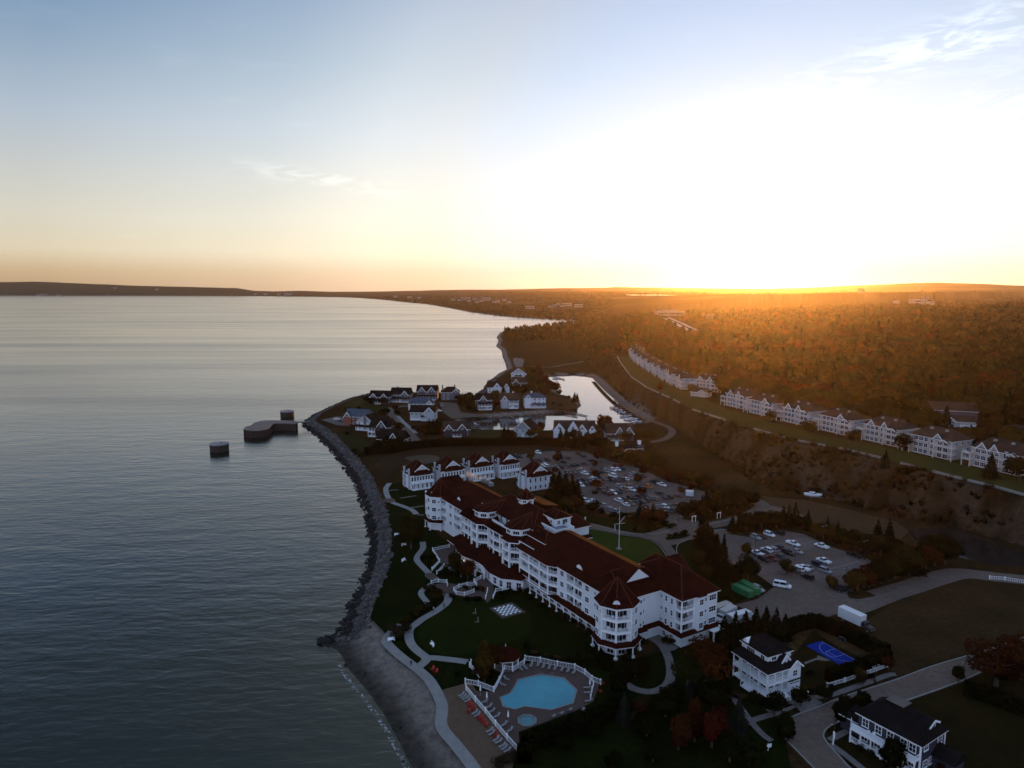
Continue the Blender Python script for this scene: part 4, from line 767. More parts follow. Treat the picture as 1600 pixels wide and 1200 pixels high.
def gable_part(B, x, w, y0, h0, rise, depth, wm, rm, win=True, box=0.0, zb=0.0, arch=False):
    """a cross gable on the front: its own wall, roof and window"""
    mb = MB(); y = y0 - box
    mb.add([(x - w / 2, y, zb), (x + w / 2, y, zb), (x + w / 2, y, h0), (x, y, h0 + rise), (x - w / 2, y, h0), (x - w / 2, y0 + depth, zb), (x + w / 2, y0 + depth, zb), (x + w / 2, y0 + depth, h0), (x, y0 + depth, h0 + rise), (x - w / 2, y0 + depth, h0)],
           [(0, 1, 2, 3, 4), (1, 6, 7, 2), (5, 0, 4, 9), (9, 8, 7, 6, 5)])
    g = mb.build('front_gable', wm, B.root)
    r = MB(); o = .45; k = rise / (w / 2); t = .22
    for sx in (-1, 1):
        r.add([(x, y - o, h0 + rise + t), (x + sx * (w / 2 + o), y - o, h0 - k * o + t), (x + sx * (w / 2 + o), y0 + depth, h0 - k * o + t), (x, y0 + depth, h0 + rise + t), (x, y - o, h0 + rise + .01), (x + sx * (w / 2 + o), y - o, h0 - k * o + .01), (x + sx * (w / 2 + o), y0 + depth, h0 - k * o + .01), (x, y0 + depth, h0 + rise + .01)],
              [(0, 1, 2, 3), (7, 6, 5, 4), (0, 4, 5, 1), (1, 5, 6, 2), (2, 6, 7, 3)])
    r.build('gable_roof', rm, g)
    tr = MB()
    for sx in (-1, 1): tr.bar((x, y - o - .05, h0 + rise + .02), (x + sx * (w / 2 + o), y - o - .05, h0 - k * o + .02), .09, .42)
    tr.build('barge_board', TRIM, g)
    if win: link('window', win_mesh(min(1.5, w * .3), 1.5, 2, 2, arch), g, (x, y - .03, h0 + rise * .12 - (.4 if arch else 0)), 0)
    return g
def house(name, label, loc, rz, w, d, h, rh, wm='white', rm=None, roof='gable', gables=(), porch=None, chim=(), st=2, cols=4, garage=None, group=None, cat='house', side=True, ov=.6, door=True):
    rm = rm or DARKROOF; B = Bld(name, label, cat, loc, rz, group); m = WALLS[wm] if isinstance(wm, str) else wm; x0, x1 = -w / 2, w / 2
    B.wall.box(x0, x1, 0, d, -.3, h)
    if roof == 'gable':                             # ridge along the front
        for x, s in ((x0, -1), (x1, 1)): B.wall.add([(x, 0, h), (x, d, h), (x, d / 2, h + rh)], [(0, 1, 2), (2, 1, 0)])
        B.hip(x0, x1, 0, d, h, rh * (d / 2 + ov) / (d / 2), 'x', .01, .01, ov)
    elif roof == 'gablefront':
        for y in (0, d): B.wall.add([(x0, y, h), (x1, y, h), (0, y, h + rh)], [(0, 1, 2), (2, 1, 0)])
        r = MB(); k = rh / (w / 2); o = ov
        for sx in (-1, 1): B.roof.add([(0, -o, h + rh + .25), (sx * (w / 2 + o), -o, h - k * o + .25), (sx * (w / 2 + o), d + o, h - k * o + .25), (0, d + o, h + rh + .25), (0, -o, h + rh + .01), (sx * (w / 2 + o), -o, h - k * o + .01), (sx * (w / 2 + o), d + o, h - k * o + .01), (0, d + o, h + rh + .01)], [(0, 1, 2, 3), (7, 6, 5, 4), (0, 4, 5, 1), (1, 5, 6, 2), (2, 6, 7, 3)])
        for sx in (-1, 1): B.trim.bar((0, -o - .05, h + rh + .05), (sx * (w / 2 + o), -o - .05, h - k * o + .05), .09, .4)
    else: B.hip(x0, x1, 0, d, h, rh, 'x' if w >= d else 'y', min(w, d) * .45, min(w, d) * .45, ov)
    sh = h / st; gar = garage or ()
    for s in range(st):
        for i in range(cols):
            x = x0 + w * (i + .5) / cols
            if s == 0 and (any(abs(x - g) < 2.6 for g in gar)): continue
            if s == 0 and door and i == cols // 2 and not gar:
                dm = MB(); dm.box(x - .6, x + .6, -.06, .05, 0, 2.2); dm.box(x - .75, x - .601, -.09, .05, 0, 2.3); dm.box(x + .601, x + .75, -.09, .05, 0, 2.3); dm.build('door', [TRIM], B.root); continue
            B.window(x, -.03, s * sh + .85, 0, -1, 1.25, 1.5)
        if side:
            for i in range(2):
                y = d * (i + .5) / 2; B.window(x0 - .03, y, s * sh + .85, -1, 0, 1.1, 1.4); B.window(x1 + .03, y, s * sh + .85, 1, 0, 1.1, 1.4)
    for g in gar:
        gm = MB(); gm.box(g - 2.2, g + 2.2, -.07, .02, 0, 2.3)
        for k in range(4): gm.box(g - 2.1 + k * 1.08, g - 1.2 + k * 1.08, -.09, -.071, 1.75, 2.1, 1)
        gm.build('garage_door', [TRIM, GLASS], B.root)
    for (gx, gw, gr, gb) in gables: gable_part(B, gx, gw, 0, h, gr, d * .5, m, rm, True, gb, 0 if gb > 0 else h - .5, arch=(gw > 5 and gb == 0))
    if porch:
        px0, px1, pd, lv = porch; pm = MB()
        for l in range(lv):
            z = .35 + l * sh; pm.box(px0, px1, -pd, -.05, z - .35 if l == 0 else z - .22, z); n = max(2, int((px1 - px0) / 2.6))
            for i in range(n + 1): x = px0 + .12 + (px1 - px0 - .24) * i / n; pm.box(x - .13, x + .13, -pd + .02, -pd + .28, z, z + sh - .5)
            rail(pm, (px0 + .15, -pd + .15), (px1 - .15, -pd + .15), z, 1.0, .45); pm.box(px0, px1, -pd, -pd + .3, z + sh - .5, z + sh - .2)
        pm.build('porch', TRIM, B.root); zt = lv * sh + .16
        pr = MB(); pr.add([(px0 - .4, -pd - .4, zt), (px1 + .4, -pd - .4, zt), (px1 + .4, .1, zt + pd * .38), (px0 - .4, .1, zt + pd * .38), (px0 - .4, -pd - .4, zt - .18), (px1 + .4, -pd - .4, zt - .18), (px1 + .4, .1, zt - .18), (px0 - .4, .1, zt - .18)], [(0, 1, 2, 3), (7, 6, 5, 4), (0, 4, 5, 1), (1, 5, 6, 2), (3, 7, 4, 0)]); pr.build('porch_roof', rm, B.root)
    for c in chim:
        cx, cy = c[:2]; cm = MB(); cm.box(cx - .6, cx + .6, cy - .5, cy + .5, 0, h + rh + .9); cm.box(cx - .72, cx + .72, cy - .62, cy + .62, h + rh + .902, h + rh + 1.1); cm.box(cx - .35, cx + .35, cy - .3, cy + .3, h + rh + 1.102, h + rh + 1.4); cm.build('chimney', c[2] if len(c) > 2 else STONE, B.root)
    return B.done(m, rm)
# the row of maroon-roofed cottages beyond the hotel
def cottage(label, pl, pr, d=13.5, porch=True):
    a, b = P(*pl), P(*pr); c = (a + b) / 2; rz = math.atan2(b.y - a.y, b.x - a.x); w = (b - a).length - (2.9 if porch else 1.0); d = d - 2.8
    B = Bld('cottage', label, 'cottage', (c.x, c.y, G), rz, 'red roofed cottages beyond the hotel'); h = 7.4; x0, x1 = -w / 2, w / 2
    B.wall.box(x0, x1, 0, d, 0, h); B.hip(x0, x1, 0, d, h, 5.9, 'y', 5.4, 3.6, .55)
    gable_part(B, .4, 8.2, 1.2, h + 1.2, 3.3, d * .45, WHITE, MAROON, False, 0, h - .3)
    for x in (-1.7, 2.5): B.window(x, 1.17, h + .75, 0, -1, 1.6, 1.2, 2, 1)
    pr_ = MB(); pr_.add([(x0 + 1.5, -.9, h - .25), (x1 - 1.2, -.9, h - .25), (x1 - 1.8, 1.3, h + .75), (x0 + 2.2, 1.3, h + .75)], [(0, 1, 2, 3), (3, 2, 1, 0)]); pr_.build('gable_skirt', MAROON, B.root)
    n = 8 if porch else 5
    for i in range(n):
        x = x0 + w * (i + .5) / n; B.window(x, -.03, 4.4, 0, -1, .95, 1.9, 1, 2)
        if not porch: B.window(x, -.03, .9, 0, -1, .95, 1.6, 1, 2)
    for j in range(2):
        for y in (3, 7, 10.5): B.window(x0 - .03, y, .9 + 3.5 * j, -1, 0, .95, 1.6, 1, 2)
    if porch:
        pm = MB(); pm.box(x0 + .3, x1 - .1, -1.9, -.02, 3.3, 3.5); rail(pm, (x0 + .4, -1.8), (x1 - .2, -1.8), 3.5, 1.0, .45); pm.box(x0 + .3, x1 - .1, -1.9, -.02, .0, .3)
        for i in range(6): x = x0 + .5 + (w - .9) * i / 5; pm.box(x - .14, x + .14, -1.85, -1.57, .302, 3.298)
        pm.build('porch', TRIM, B.root)
        for i in range(5): x = x0 + w * (i + .5) / 5; B.window(x, -.03, .4, 0, -1, 1.3, 2.1)
    for cx, cy in ((x0 - .35, 1.6), (x0 - .35, d - 3)):
        cm = MB(); cm.box(cx - .32, cx + .32, cy - .6, cy + .6, 0, h + 3.0); cm.box(cx - .42, cx + .42, cy - .7, cy + .7, h + 3.002, h + 3.2); cm.build('chimney', WALLS['pale'], B.root)
    dm = MB(); dm.add([(x0 + .2, 3.4, h + .5), (x0 + .2, 7.0, h + .5), (x0 + .2, 5.2, h + 2.3), (x0 + 4, 3.4, h + .5), (x0 + 4, 7.0, h + .5), (x0 + 4, 5.2, h + 2.3)], [(0, 2, 1), (0, 1, 4, 3)]); dmo = dm.build('side_dormer', TRIM, B.root)
    dr = MB(); dr.add([(x0 - .1, 3.1, h + .35), (x0 - .1, 5.2, h + 2.5), (x0 + 4, 5.2, h + 2.5), (x0 + 4, 3.1, h + .35), (x0 - .1, 7.3, h + .35), (x0 + 4, 7.3, h + .35)], [(0, 1, 2, 3), (3, 2, 1, 0), (4, 5, 2, 1), (1, 2, 5, 4)]); dr.build('dormer_roof', MAROON, dmo)
    return B.done()
cottage('white red roofed cottage nearest the lake, at the left end of its row', (638, 766.5), (681, 760))
cottage('white red roofed cottage second from the lake in its row', (686, 759.5), (730, 753))
cottage('white red roofed cottage third from the lake, with smoke drifting before it', (732, 752.5), (775, 746))
cottage('white red roofed cottage at the car park end of the row', (778, 748), (815, 742.3))
cottage('plain sided white red roofed cottage set forward beside the dark spruces', (823.5, 768.5), (865, 762), 13, False)
# the white house by the blue court
def near_white_house():
    c = P(1203, 1093); B = Bld('house', 'white house with double deck porches and dark roof beside the blue court', 'house', (62.4, 162.2, G), R(25)); W_, D_ = 10.8, 12.0
    B.wall.box(2, W_, 2, D_, 0, 6.9); B.wall.box(2.4, W_ - .6, 2.6, D_ - .4, 6.9, 9.5)
    B.hip(2.4, W_ - .6, 2.6, D_ - .4, 9.5, 3.0, 'y', 4.2, 4.2, .55)
    lo = [(-.45, -.45), (7.2, -.45), (7.2, 2.0), (W_ + .4, 2), (W_ + .4, D_ + .4), (-.45, D_ + .4)]; hi = [(2.4, 2.6), (7.2, 2.6), (7.2, 2.7), (W_ - .6, 2.8), (W_ - .6, D_ - .4), (2.4, D_ - .4)]
    B.roof.loft([[(x, y, 6.75) for x, y in lo], [(x, y, 8.0) for x, y in hi]], 0); B.trim.prism([(x * .99 + .04, y * .99 + .05) for x, y in lo], 6.45, 6.746)
    pm = MB()
    for z in (.7, 3.75): pm.box(0, 2, 0, D_, z - .25, z); pm.box(2.0, 7.1, 0, 2, z - .25, z)
    for i in range(5):
        y = .15 + (D_ - .3) * i / 4
        pm.box(.02, .26, y - .12, y + .12, 0, 6.45)
    for x in (2.6, 5.0, 7.0): pm.box(x - .12, x + .12, .03, .27, 0, 6.45)
    rail(pm, (.14, .2), (.14, D_ - .2), 3.76, 1.0, .33); rail(pm, (.2, .14), (7, .14), 3.76, 1.0, .33); rail(pm, (.2, .14), (4.2, .14), .71, .9, .33)
    pm.box(-.03, .30, 0, D_, 3.25, 3.49); pm.box(.3, 7.1, -.03, .30, 3.25, 3.49); pm.build('porch', TRIM, B.root)
    ds = MB()
    for i in range(4): ds.box(-1.5 + i * .35, -.02, 4.4, 7.4, i * .17, i * .17 + .17)
    for a, b in (((-1.5, 4.4), (0, 4.4)), ((-1.5, 7.4), (0, 7.4))): ds.bar((*a, .9), (*b, 1.6), .1); ds.bar((*a, 0), (*a, .95), .14)
    ds.build('steps', TRIM, B.root); ds = MB()
    for i in range(4): ds.box(4.4, 6.2, -1.5 + i * .35, -.05, i * .17, i * .17 + .17)
    for x in (4.4, 6.2): ds.bar((x, -1.5, .9), (x, 0, 1.6), .1); ds.bar((x, -1.5, 0), (x, -1.5, .95), .14)
    ds.build('steps', TRIM, B.root)
    for y in (3.2, 5.4, 7.6, 10): B.window(1.97, y, 4.3, -1, 0, 1.6, 1.7, 2, 2); B.window(1.97, y, 1.2, -1, 0, 1.6, 1.8, 2, 2)
    for x in (3.2, 5.2): B.window(x, 1.97, 4.3, 0, -1, 1.3, 1.7); B.window(x, 1.97, 1.2, 0, -1, 1.3, 1.7)
    for y in (4.2, 7.6, 9): B.window(2.37, y, 7.9, -1, 0, 1.3, 1.2, 2, 1)
    B.window(4.4, 2.57, 8.0, 0, -1, 1.5, 1.1, 2, 1)
    # garage bay with gable and overhead door
    gable_part(B, 9.05, 3.9, .4, 6.6, 1.6, 2.2, WHITE, DARKROOF, False, .4, 0); B.window(9.05, -.03, 4.1, 0, -1, 1.4, 1.5)
    gm = MB(); gm.box(7.4, 10.7, -.08, -.012, .05, 2.7)
    for k in range(4): gm.box(7.55 + k * .8, 8.15 + k * .8, -.10, -.081, 2.2, 2.5, 1)
    gm.build('garage_door', [TRIM, GLASS], B.root); bd = MB(); bd.box(6.9, 11.05, -.3, .4, 3.0, 3.2); bd.build('belt_roof', DARKROOF, B.root)
    gable_part(B, 7.0, 2.2, 2.6, 8.2, 1.4, 1.5, WHITE, DARKROOF, False, 1.2, 6.9)
    dmr = MB(); dmr.add([(2.2, 9.0, 9.6), (2.2, 11.4, 9.6), (2.2, 10.2, 10.9), (4.6, 9.0, 9.6), (4.6, 11.4, 9.6), (4.6, 10.2, 10.9)], [(0, 2, 1), (0, 3, 5, 2), (1, 2, 5, 4)]); dmr.build('dormer', TRIM, B.root)
    return B.done(WHITE, DARKROOF)
near_white_house()
def near_navy_house():
    B = Bld('house', 'navy house with white double porches and dark roof, at the bottom right', 'house', (82.6, 133.9, G), R(33)); W_, D_ = 11.6, 13.5
    navy = WALLS['navy']; B.wall.box(1.9, W_, 0, D_, 0, 6.8); B.hip(1.9, W_, 0, D_, 6.8, 4.1, 'y', 5.0, 4.5, .6)
    fl = MB(); fl.box(5.1, 8.4, 5.6, 9.5, 10.9, 11.02); fl.build('roof_flat', mat('tan_roof_membrane', (.10, .085, .075), .85, .15, .6), B.root)
    tip = [(1.9, 13.5), (1.9, 0), (0, 0), (0, 12.2), (.5, 13.2), (1.2, 13.5)]
    pm = MB()
    for z in (.6, 3.7): pm.prism([(0.05, .05), (1.85, .05), (1.85, D_ + 1.6), (.05, D_ + .6)], z - .28, z)
    for y in np.linspace(.2, D_ + .6, 7): pm.box(.06, .32, y - .13, y + .13, 0, 3.42)
    rail(pm, (.16, .2), (.16, D_ + .6), 3.71, 1.0, .33); rail(pm, (.2, .16), (1.85, .16), 3.71, 1.0, .33); rail(pm, (.16, D_ + .6), (1.8, D_ + 1.5), 3.71, 1.0, .33); rail(pm, (.16, .2), (.16, D_ + .6), .61, .9, .33)
    pm.box(.0, .38, 0, D_ + .6, 3.1, 3.38); pm.build('porch', TRIM, B.root)
    for y, t in ((1.6, 2), (3.4, 2), (6.3, 2), (8.9, 2), (11.8, 2)): B.window(1.87, y, 4.4, -1, 0, 1.3, 1.7, 2, 2); B.window(1.87, y, 1.1, -1, 0, 1.3, 1.9, 2, 2)
    for x, z in ((4.0, 4.9), (9.6, 4.5), (4.0, 1.0), (6.4, 1.0)): B.window(x, -.03, z, 0, -1, 1.5, 1.5, 2, 2)
    gable_part(B, 8.0, 3.4, .9, 8.9, .8, 3.6, navy, DARKROOF, False, 0, 6.8); B.window(8.0, .87, 7.3, 0, -1, 1.7, 1.4, 3, 1)
    
    for xx in (1.9, W_): cb = MB(); cb.bar((xx, -.02, 0), (xx, -.02, 6.5), .3); cb.build('corner_board', TRIM, B.root)
    gw = MB(); gw.box(6.8, 11.4, -4.2, -.05, 0, 2.9); gw.build('side_wing', navy, B.root); gr = MB(); gr.add([(6.2, -4.8, 2.9), (12, -4.8, 2.9), (12, 0, 2.9), (6.2, 0, 2.9), (9.1, -4.8, 5.0), (9.1, 0, 5.0)], [(0, 1, 4), (1, 2, 5, 4), (3, 0, 4, 5), (3, 2, 1, 0)]); gr.build('wing_roof', DARKROOF, B.root)
    B.wall.box(3.5, 8, D_, D_ + 5, 0, 3.4); B.hip(3.5, 8, D_, D_ + 5, 3.4, 2.4, 'y', 2.5, 2.5, .5)
    for (x, y, zf) in ((.9, 3.2, 3.7), (1.0, 9.2, 3.7), (.9, 10.6, 3.7), (.9, 6.8, .6), (.9, 8.2, .6)):
        ch = MB(); ch.box(-.32, .32, -.32, .32, .35, .45); ch.box(.24, .32, -.32, .32, .45, 1.0)
        for ax_ in (-.3, .24): 
            for ay_ in (-.3, .24): ch.box(ax_, ax_ + .06, ay_, ay_ + .06, 0, .35)
        ch.build('porch_chair', TRIM, B.root, (x, y, zf), rnd.uniform(0, 6))
    return B.done(navy, DARKROOF)
near_navy_house()
# the houses on the point, each with its own size, colours and gables
def site(u, v): p = P(u, v); return (p.x, p.y, G)
HG = 'houses on the harbour point'
house('house', 'dark two gabled house, leftmost of the row along the open water', site(592, 631), R(-8), 17, 11, 6.0, 4.6, 'dark', None, 'gable', [(-4.5, 5.5, 3.2, 1.2), (5, 5.5, 3.2, 1.4)], (-3, 2, 2.4, 1), [], 2, 4, None, HG)
house('house', 'dark roofed house with white lower porch and one tall chimney, second along the water', site(625, 628), R(-6), 17, 12, 6.4, 5.2, 'grey', None, 'gable', [(4.5, 6, 3.6, .8)], (-8, 8, 2.8, 1), [(-3.5, 6.5, WALLS['dark'])], 2, 5, None, HG)
house('house', 'dark house with twin arched front gables and a white arched porch by the water', site(667, 625), R(-2), 18, 12, 7.6, 4.8, 'mauve', None, 'gable', [(-4.3, 6.4, 4.2, .8), (4.3, 6.4, 4.2, .8)], (-8, 8, 2.6, 1), [], 2, 5, None, HG)
house('house', 'stone coloured hipped house with two chimneys, rightmost by the water', site(704, 625), R(6), 16, 13, 7.0, 4.4, 'grey', None, 'hip', [(4.6, 6.5, 3.2, 1.2)], None, [(-7, 7), (4, 8)], 2, 4, (4.6,), HG)
house('house', 'grey house with two garage doors, porch and cross gable in the middle of the point', site(660, 657), R(-4), 19, 12, 6.2, 4.4, 'pale', BROWNROOF and DARKROOF, 'gable', [(5.5, 8, 4.2, 2.0)], (-.5, 3, 2.2, 1), [], 2, 6, (-7, -3), HG)
house('house', 'house with a pale blue slate roof behind the grey garage house', site(657, 641), R(-2), 20, 11, 5.4, 4.6, 'white', BLUEROOF, 'hip', [(7.5, 5, 2.8, 1.5)], None, [], 2, 5, None, HG)
house('house', 'brick and white house with slate blue roof nearest the rocky tip', site(556, 664), R(-14), 17, 12, 6.2, 4.4, 'brick', BLUEROOF, 'gable', [(-5.8, 5, 3.4, 1.8)], None, [], 2, 4, None, HG)
house('house', 'dark roofed house with a broad stone chimney and white porch on the lake shore', site(571, 672), R(-20), 14, 12, 5.4, 5.0, 'white', None, 'gablefront', [], (-6.5, 6.5, 2.6, 1), [(0, -.7)], 2, 3, None, HG)
house('house', 'house with dark gable trimmed in cream above a white bay, beside the orange tree', site(592, 682), R(-16), 14, 13, 6.4, 5.0, 'dark', DARKROOF, 'gable', [(2.5, 7.5, 4.6, 1.0)], (-6.8, -1.5, 2.8, 2), [], 2, 3, None, HG)
house('house', 'dark house with tall white corner columns at the end of the hedge', site(608, 699), R(-20), 17, 12, 4.8, 5.2, 'dark', None, 'gable', [(3.5, 7, 4.6, .8)], (-8.4, -3.6, 3.0, 1), [], 2, 4, None, HG)
house('house', 'dark brown house with white trimmed gables beside the small boat slips', site(714, 682), R(6), 18, 11, 4.8, 4.6, 'dark', BROWNROOF, 'gable', [(-5.5, 5.5, 3.6, 1.2), (3.5, 6.5, 4.0, 1.6)], (-3, 3, 2.2, 1), [], 2, 4, None, HG)
house('house', 'dark house with stacked white balconies facing the narrow basin', site(757, 640), R(4), 14, 12, 8.0, 4.4, 'mauve', None, 'gable', [(-1, 5.5, 3.6, .6)], (-5, 6, 2.6, 2), [], 3, 4, None, HG)
house('house', 'white house with dark roof and a curling white stair beside the red maple', site(797, 638), R(4), 15, 12, 7.0, 4.8, 'pale', BROWNROOF, 'gable', [(-4.6, 5.4, 3.6, .8)], (-1, 6.5, 2.4, 2), [(3, 7, TRIM)], 2, 4, None, HG)
house('house', 'large white house on tall porch columns with a rooftop cupola', site(836, 637), R(3), 18, 13, 8.2, 3.6, 'white', BLUEROOF, 'hip', [(-6, 5.5, 3.0, 2.6)], (-4, 9, 3.2, 1), [(-2.5, 7, TRIM)], 3, 5, None, HG)
house('house', 'white house with two bright gables at the edge of the open water', site(779, 614), R(2), 21, 12, 5.4, 4.6, 'white', DARKROOF, 'gable', [(-1.5, 7, 4.4, 1.2), (7.5, 5, 3.6, 1.2)], None, [], 2, 5, None, HG)
house('house', 'dark shingled house with pale trim half hidden by the olive tree', site(811, 606), R(-5), 15, 11, 5.2, 4.8, 'dark', BROWNROOF, 'gable', [(-3, 5.5, 3.8, 1)], None, [(4, 6, TRIM)], 2, 4, None, HG)
house('house', 'tall white gable house with dark eaves farthest out on the point', site(810, 592), R(-6), 16, 14, 6.2, 5.6, 'white', None, 'gablefront', [], (-4, 4, 2.2, 1), [], 2, 4, None, HG)
house('house', 'steep roofed pale grey house between the basin and the hedge', site(817, 683), R(-22), 13, 13, 5.2, 5.6, 'pale', None, 'gablefront', [], None, [], 2, 3, None, HG)
house('house', 'large white many gabled house standing before the bright harbour', site(898, 684), R(-2), 27, 12, 5.4, 5.0, 'white', BROWNROOF, 'gable', [(-10.5, 7.5, 4.6, 1.2), (-1.2, 7.5, 6.0, 1.0), (4.8, 6, 4.0, 1.6), (11.5, 4.5, 3.2, 2.4)], None, [(8.2, 7, BRICK)], 2, 6, None, HG)
house('house', 'plum brown gabled house with white porch beside the marina', site(969, 688), R(2), 18, 12, 4.6, 5.4, 'mauve', BROWNROOF, 'gable', [(-.5, 5.5, 4.2, .6), (5.5, 6.5, 4.4, 1.4)], (-8, 2, 2.2, 1), [], 2, 4, None, HG)
# ------------------------------------------------------------------ the condominium terrace on the bluff
CRM = WALLS['cream']; CTRIM = mat('condo_trim', (.62, .56, .53), .6, .05, .5); CHIM = mat('grey_chimney_siding', (.26, .24, .23), .8, .1, .5)
def condo(name, label, group, kind):
    B = Bld(name, label, 'apartment block', (0, 0, 0), 0, group); w, d, h = 22.0, 15.0, 9.3; x0, x1 = -w / 2, w / 2
    B.wall.box(x0, x1, 0, d, -1.5, h); B.hip(x0, x1, 0, d, h, 4.6, 'x', 5.5, 5.5, .7)
    for f in range(3):
        z = f * 3.1 + .75
        for i, x in enumerate((-7.6, -4.9, -2.2, 1.2)): B.window(x, -.03, z, 0, -1, 2.3 if i < 2 else 1.9, 1.85, 3 if i < 2 else 2, 2, arch=(kind == 2 and f == 2))
        for x in (5.2, 8.2): B.window(x, -.03, z - .3, 0, -1, 2.2, 2.2, 2, 2, arch=(kind == 2 and f == 2))
        for y in (3.5, 8, 12): B.window(x1 + .03, y, z, 1, 0, 1.4, 1.5)
    for bx0, bx1, nm in ((x0 - 2.6, x0 + 1.6, 0), (3.4, x1 + 2.2, 1)):      # balcony stacks at both ends
        for f in (1, 2):
            z = f * 3.1 + .1; bm = MB(); bm.box(bx0, bx1, -2.6, -.04, z - .25, z); rail(bm, (bx0 + .1, -2.5), (bx1 - .1, -2.5), z, 1.0, .4); rail(bm, (bx0 + .1, -2.5), (bx0 + .1, -.1), z, 1.0, .4); rail(bm, (bx1 - .1, -2.5), (bx1 - .1, -.1), z, 1.0, .4); bm.build('balcony', CTRIM, B.root)
        for x in (bx0 + .2, bx1 - .2):
            pm = MB(); pm.box(x - .17, x + .17, -2.57, -2.23, -1.5, (9.0 if nm else 6.5)); pm.build('post', CTRIM, B.root)
    if kind != 1: gable_part(B, -5.6, 4.6, 0, h - .2, 2.9, 5, CRM, BROWNROOF, False, .25, h - 1); gable_part(B, 2.6 if kind == 0 else 0, 3.8, 0, h - .2, 3.0, 5, CRM, BROWNROOF, kind == 0, .25, h - 1)
    else: gable_part(B, 4.2, 5.0, 0, h - .2, 2.8, 5, CRM, BROWNROOF, False, .25, h - 1)
    gable_part(B, 8.4, 3.4, 0, h - .5, .9, 4, CRM, BROWNROOF, False, 1.6, h - .8)
    for x, y in ((-3.5, 5.5), (4.5, 5.5)): cm = MB(); cm.box(x - .8, x + .8, y - .45, y + .45, h, h + 4.0); cm.box(x - .6, x - .15, y - .3, y + .3, h + 4.002, h + 4.35); cm.box(x + .15, x + .6, y - .3, y + .3, h + 4.002, h + 4.35); cm.build('chimney', CHIM, B.root)
    return B.done(CRM, BROWNROOF)
CG = 'white condominium blocks along the bluff'
protos = [condo('apartment_block', 'x', CG, k) for k in (0, 1, 2)]
near_c = [((1505, 727), (1590, 746), 2, 'rightmost condominium block on the bluff, with arched top windows behind a spruce'), ((1415, 704), (1480, 722), 1, 'second condominium block from the right, with one wide front gable'), ((1342, 687), (1398, 700), 0, 'third condominium block from the right, with two front gables'),
          ((1274, 672), (1325, 683), 1, 'fourth condominium block from the right, before the orange woods'), ((1219, 658), (1257, 668), 0, 'fifth condominium block from the right, beside a bushy green tree'), ((1168, 645), (1200, 653), 1, 'sixth condominium block from the right, just past the small pavilion house'), ((1130, 635), (1162, 640), 0, 'seventh condominium block from the right, next to the low pavilion')]
used_p = set()
def put_condo(k, loc, rz, label, sc=1):
    if k not in used_p: used_p.add(k); r = protos[k]; r.location = loc; r.rotation_euler = (0, 0, rz); r['label'] = label; return r
    return dup(protos[k], loc, rz, label)
for a, b, k, lb in near_c:
    p, q = P(*a, BT), P(*b, BT); c = (p + q) / 2; rz = R(-67); n = Vector((math.sin(rz), -math.cos(rz), 0))
    c = c - n * 2.4; put_condo(k, (c.x, c.y, min(hz(c.x, c.y), BT + .3)), rz, lb)
fx = [(137.5, 590, -86), (136, 622, -89), (135.5, 654, -90), (135.5, 686, -90), (135.5, 718, -91), (136, 750, -91), (137, 782, -92), (138.5, 814, -95), (142, 850, -100), (148, 888, -104)]
for i, (x, y, a) in enumerate(fx):
    rz = R(a); n = Vector((math.sin(rz), -math.cos(rz), 0)); p = Vector((x, y, 0)) - n * 2.0
    put_condo((i * 2 + 1) % 3, (p.x, p.y, min(hz(p.x, p.y), BT + .6)), rz, f'white condominium block with balconies, {nth(i)} in the far run beyond the pavilion')
pb = P(1104, 612, BT); put_condo(0, (pb.x, pb.y, BT + .3), R(-40), 'condominium block turned behind the low pavilion house'); pv = P(1088, 621, BT); house('pavilion_house', 'low pale pavilion house with a wide window between the condominium runs', (pv.x + 3, pv.y + 3, BT), R(-32), 14, 9, 3.6, 3.2, 'cream', BROWNROOF, 'hip', [(2, 6, 1.8, 1.0)], None, [], 1, 3, None, None, 'house')
# garages and halls behind the condominiums
for u, v, w, d, h, rh, a, lb, gb in ((1438, 660, 22, 8, 3.2, 2.8, -18, 'long low garage row with brown roof behind the condominiums', [(-9, 6, 2.6, .8)]), (1483, 655, 30, 13, 5.4, 4.2, -20, 'large plain brown roofed hall standing among the trees behind the garages', []),
                             (1496, 668, 17, 8, 3.2, 2.8, -20, 'garage with two white doors and a round gable window', [(-4, 6, 2.4, 1)]), (1570, 684, 22, 9, 3.2, 3.0, -22, 'wide white garage with a low gable, rightmost behind the condominiums', [(-2, 9, 2.6, 1)]), (1356, 647, 13, 8, 3.4, 2.8, -22, 'small pale garage in front of the orange trees', [])):
    p = rel(u, v); house('garage', lb, (p.x, p.y, p.z), R(a), w, d, h, rh, 'pale' if 'hall' not in lb else 'mauve', BROWNROOF, 'gable', gb, None, [], 1, 4, (() if 'hall' in lb else (w * .2, w * .2 + 4.8 if w > 15 else w * .2)), 'garages behind the condominiums', 'garage', False)
